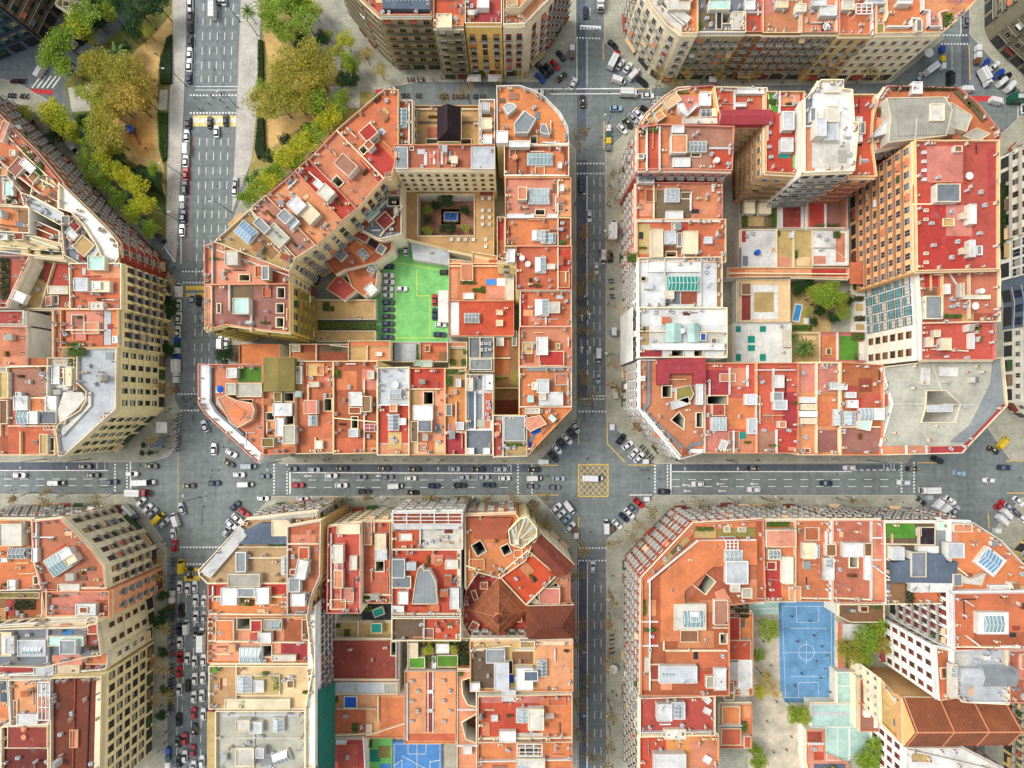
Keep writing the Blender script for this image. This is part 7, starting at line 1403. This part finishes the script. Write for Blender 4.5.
# play tower in the sand pit
pr = empty('play_tower', P(135, 134)); tag(pr, 'blue roofed play tower with red slide in the sand pit', 'play tower')
m = MB(); c0 = P(135, 133); hip(m, [(c0.x - 1.4, c0.y - 1.2), (c0.x + 1.4, c0.y - 1.2), (c0.x + 1.4, c0.y + 1.2), (c0.x - 1.4, c0.y + 1.2)], 2.8, .9, .3, mat((60, 100, 190), 'plain')); m.build('roof', pr)
m = MB()
for sx in (-1.2, 1.2):
    for sy in (-1, 1): m.tube((c0.x + sx, c0.y + sy, .06), (c0.x + sx, c0.y + sy, 2.8), .08, .08, mat('n', 'plain'), 6)
m.box(c0.x - 1.2, c0.y - 1, 1.2, c0.x + 1.2, c0.y + 1, 1.3, mat('b', 'plain')); m.build('frame', pr)
m = MB(); m.face([(c0.x + .5, c0.y - 1.1, 1.25), (c0.x + 1.2, c0.y - 1.1, 1.25), (c0.x + 2.2, c0.y - 4, .15), (c0.x + 1.5, c0.y - 4, .15)], mat((200, 60, 60), 'paint')); m.build('slide', pr)
# big white sheet over the scaffold of the white house
m = MB(); a0, a1 = P(620, 318), P(620, 362)
m.box(a0.x - .0, a1.y, 3.0, a0.x + .25, a0.y, 21.0, mat('W', 'wall')); 
# fountain of the cloister
f0 = P(451, 217, .5); fr = empty('fountain', (f0.x, f0.y, 0)); tag(fr, 'square blue water basin in the cloister garden', 'fountain')
m = MB(); m.prism([(f0.x - 2.4, f0.y - 1.5), (f0.x + 2.4, f0.y - 1.5), (f0.x + 2.4, f0.y + 1.5), (f0.x - 2.4, f0.y + 1.5)], .4, .9, mat('g', 'plain')); m.build('basin', fr)
m = MB(); m.cap([(f0.x - 2, f0.y - 1.2), (f0.x + 2, f0.y - 1.2), (f0.x + 2, f0.y + 1.2), (f0.x - 2, f0.y + 1.2)], .92, mat('U', 'glass')); m.build('water', fr)
m = MB(); m.tube((f0.x, f0.y, .9), (f0.x, f0.y, 1.8), .5, .2, mat('e', 'plain'), 8); m.build('spout', fr)
hedge('square clipped hedge ring around the cloister basin', [441, 209, 461, 209, 461, 212, 444, 212, 444, 222, 458, 222, 458, 213, 461, 213, 461, 225, 441, 225], 1.0, (56, 80, 44))

# ---------------------------------------------------------------- people
def person_mesh(i):
    me = bpy.data.meshes.new('person'); st = (.16, .22, .3)[i % 3]
    V = [(0, 0, .95), (0, 0, 1.2), (0, 0, 1.42), (0, 0, 1.54), (0, 0, 1.66), (0, .1, .9), (st, .1, .5), (st - .1, .1, .08), (st + .08, .11, .04), (0, -.1, .9), (-st * .6, -.1, .5), (-st, -.1, .1), (-st + .16, -.11, .04),
         (0, .2, 1.4), (-.08, .26, 1.12), (.06, .28, .88), (0, -.2, 1.4), (.08, -.26, 1.12), (.18, -.27, .9)]
    E = [(0, 1), (1, 2), (2, 3), (3, 4), (0, 5), (5, 6), (6, 7), (7, 8), (0, 9), (9, 10), (10, 11), (11, 12), (2, 13), (13, 14), (14, 15), (2, 16), (16, 17), (17, 18)]
    Rr = [.15, .16, .17, .06, .11, .1, .075, .055, .045, .1, .075, .055, .045, .075, .055, .042, .075, .055, .042]
    me.from_pydata(V, E, []); o = bpy.data.objects.new('person', me); COL.objects.link(o)
    md = o.modifiers.new('skin', 'SKIN'); sv = me.skin_vertices[0].data
    for k, r in enumerate(Rr): sv[k].radius = (r, r * (1.25 if k in (1, 2) else 1)); sv[k].use_root = (k == 0)
    o.modifiers.new('sub', 'SUBSURF').levels = 1; o.modifiers['sub'].render_levels = 1
    dg = bpy.context.evaluated_depsgraph_get(); dg.update()
    nm = bpy.data.meshes.new_from_object(o.evaluated_get(dg)); bpy.data.objects.remove(o); nm.materials.clear()
    top = ((40, 44, 60), (150, 40, 40), (60, 60, 62), (210, 206, 198), (60, 84, 120), (120, 100, 70))[i]; low = ((40, 46, 70), (50, 50, 52), (36, 36, 40), (70, 80, 110), (90, 84, 74), (30, 32, 40))[i]
    for c in (low, top, (206, 158, 130), ((40, 30, 24), (80, 56, 36), (30, 26, 24), (120, 90, 60), (50, 36, 28), (24, 22, 22))[i]): nm.materials.append(mat(c, 'plain'))
    for p in nm.polygons:
        z = p.center.z; h = abs(p.center.y) > .2 and z < .95 and z > .8
        p.material_index = 2 if h else 0 if z < .92 else 1 if z < 1.47 else (3 if z > 1.66 or p.center.x < -.02 else 2)
    return nm
PM = [person_mesh(i) for i in range(6)]
PC = ['navy jacket', 'red jacket', 'grey coat', 'pale shirt', 'blue jacket', 'brown coat']
def people(phrase, pts, z=.13):
    rr = random.Random(phrase); rows = sorted(pts, key=lambda t: (t[1], t[0])); cols = [rr.randrange(6) for _ in rows]; cnt = {}
    for (x, y), c in zip(rows, cols):
        i = cnt.get(c, 0); cnt[c] = i + 1; n = cols.count(c)
        o = link(bpy.data.objects.new('person', PM[c])); p = P(x, y); o.location = (p.x, p.y, z); o.rotation_euler.z = rr.random() * 6.28
        tag(o, ('only' if n == 1 else ordn(i)) + (' person in %s ' % PC[c]) + ('' if n == 1 else 'from the top ') + phrase, 'person', 'pedestrians')
people('on the zebra crossing below the left block', [(184, 398), (187, 402), (192, 399), (196, 404), (193, 408), (195, 396), (186, 407), (194, 419), (195, 416)], .0)
people('on pavement beside the traffic jam', [(165, 541), (168, 545), (160, 548), (166, 676), (162, 690), (170, 700), (163, 704), (168, 730), (165, 735), (172, 733), (167, 741), (160, 750), (164, 668), (161, 560)])
people('on the rounded corner pavement', [(168, 412), (172, 409), (175, 430), (170, 436), (165, 447), (158, 452), (172, 448), (176, 420), (166, 405), (160, 400)])
people('on the avenue crossing by the park', [(196, 99), (212, 97), (223, 96), (222, 102), (210, 105), (229, 109), (200, 110)], .0)
people('on the park paths', [(158, 56), (160, 88), (141, 60), (139, 44), (160, 102), (163, 66), (162, 120), (150, 110), (148, 150), (344, 84), (352, 96), (368, 50)], .08)
people('along the upper horizontal street', [(434, 82), (396, 88), (442, 80), (505, 84), (520, 84), (552, 92), (563, 90), (658, 86), (700, 84), (742, 84), (781, 84), (820, 84), (856, 84)], .13)
people('on the diagonal street pavement by the park', [(157, 262), (150, 250), (165, 250), (170, 262), (176, 268), (172, 272), (168, 266), (180, 255), (100, 200), (140, 236)], .1)
people('on the pavement above the middle street', [(306, 461), (325, 460), (330, 459), (354, 460), (362, 459), (386, 460), (404, 460), (428, 460), (470, 460), (504, 461)])
people('on the pavement below the middle street', [(334, 498), (348, 499), (352, 499), (370, 498), (402, 499), (430, 503), (462, 500), (488, 498), (518, 504), (512, 502)])
people('on the pavement around the right street', [(676, 460), (730, 460), (757, 460), (780, 459), (832, 459), (702, 500), (735, 502), (780, 498), (790, 499), (850, 500), (888, 499), (902, 502), (681, 501)])
people('along the vertical street pavements', [(610, 187), (609, 207), (608, 304), (614, 307), (613, 355), (610, 332), (574, 500), (612, 575), (611, 596), (616, 603), (612, 690), (616, 694), (613, 722), (572, 580), (573, 600), (614, 748), (612, 765), (575, 666)])
people('playing on the blue court', [(790, 615), (796, 640), (812, 634), (820, 645), (826, 655), (824, 668), (815, 660), (800, 672), (828, 690), (793, 684), (808, 620), (819, 676)], .27)
people('in the play yard beside the court', [(762, 640), (770, 664), (775, 700), (766, 720), (790, 735), (785, 748), (772, 750)], .2)
# ---------------------------------------------------------------- build everything, camera, light
labs = [b.label for b in BLD]
assert len(set(labs)) == len(labs), [l for l in labs if labs.count(l) > 1]
for b in BLD: build_building(b)
# white protective sheet hung on the scaffold
sh = empty('scaffold_sheet', (P(619.5, 340).x, P(619.5, 340).y, 0)); tag(sh, 'large white protective sheet hung before the white house front', 'scaffold sheet')
m = MB(); a0, a1 = P(619.2, 318), P(619.2, 366); m.box(a0.x - .1, a1.y, 2.0, a0.x + .1, a0.y, 20.0, mat('W', 'wall')); m.build('sheet', sh)
m = MB()
for i in range(7):
    yy = a1.y + (a0.y - a1.y) * i / 6; m.tube((a0.x + .4, yy, .13), (a0.x + .4, yy, 20), .06, .06, mat('s', 'plain'), 5)
m.build('scaffold_frame', sh)
nt = empty('debris_net', (P(326, 700, 20).x, P(326, 700, 20).y, 0)); tag(nt, 'green debris netting hung on the galleried white house', 'netting')
m = MB()
p0, p1, p2, p3 = [q + Vector((.7, 0, 0)) for q in (P(316, 690, 23), P(333, 682, 8), P(333, 775, 8), P(316, 790, 23))]
for i in range(8):
    t0, t1 = i / 8, (i + 1) / 8
    for j in range(5):
        s0, s1 = j / 5, (j + 1) / 5
        q = [p0.lerp(p3, t0).lerp(p1.lerp(p2, t0), s0), p0.lerp(p3, t1).lerp(p1.lerp(p2, t1), s0), p0.lerp(p3, t1).lerp(p1.lerp(p2, t1), s1), p0.lerp(p3, t0).lerp(p1.lerp(p2, t0), s1)]
        m.face(q, mat((30, 140, 120), 'roof'))
m.build('net', nt); m = MB()
for t in (0, .33, .66, 1): m.tube(p0.lerp(p3, t), p1.lerp(p2, t), .08, .08, mat('s', 'plain'), 5); q = p1.lerp(p2, t); m.tube((q.x, q.y, .13), q, .08, .08, mat('s', 'plain'), 5)
m.build('scaffold_frame', nt)

cam = bpy.data.cameras.new('camera'); co = link(bpy.data.objects.new('camera', cam)); co.location = (0, 0, H); co.rotation_euler = (0, 0, 0)
cam.sensor_width = 36; cam.lens = 36 * H * S / 1024; cam.shift_y = (CY - 384) / 1024; cam.clip_end = 5000; cam.clip_start = 1
sc.camera = co
w = bpy.data.worlds.new('World'); sc.world = w; w.use_nodes = True; t = w.node_tree
bg = t.nodes['Background']; sky = t.nodes.new('ShaderNodeTexSky'); sky.sky_type = 'NISHITA'; sky.sun_disc = False
EL, AZ = 52.0, 285.0
sky.sun_elevation = R_(EL); sky.sun_rotation = R_(AZ); sky.air_density = 1.0; sky.dust_density = 3.0
hs = t.nodes.new('ShaderNodeHueSaturation'); hs.inputs['Saturation'].default_value = 0.30
t.links.new(sky.outputs[0], hs.inputs['Color']); t.links.new(hs.outputs[0], bg.inputs[0]); bg.inputs[1].default_value = 0.15
sd = bpy.data.lights.new('sun', 'SUN'); sd.energy = 1.0; sd.angle = R_(18); sd.color = (1, .95, .88)
so = link(bpy.data.objects.new('sun', sd)); so.location = (0, 0, 300)
az = R_(AZ); el = R_(EL)
dv = Vector((math.sin(az) * math.cos(el), math.cos(az) * math.cos(el), math.sin(el)))
so.rotation_euler = dv.to_track_quat('Z', 'Y').to_euler()
sc.view_settings.view_transform = 'Standard'; sc.view_settings.look = 'None'; sc.view_settings.gamma = 1; sc.view_settings.exposure = 0.92
sc.cycles.max_bounces = 6; sc.cycles.diffuse_bounces = 4
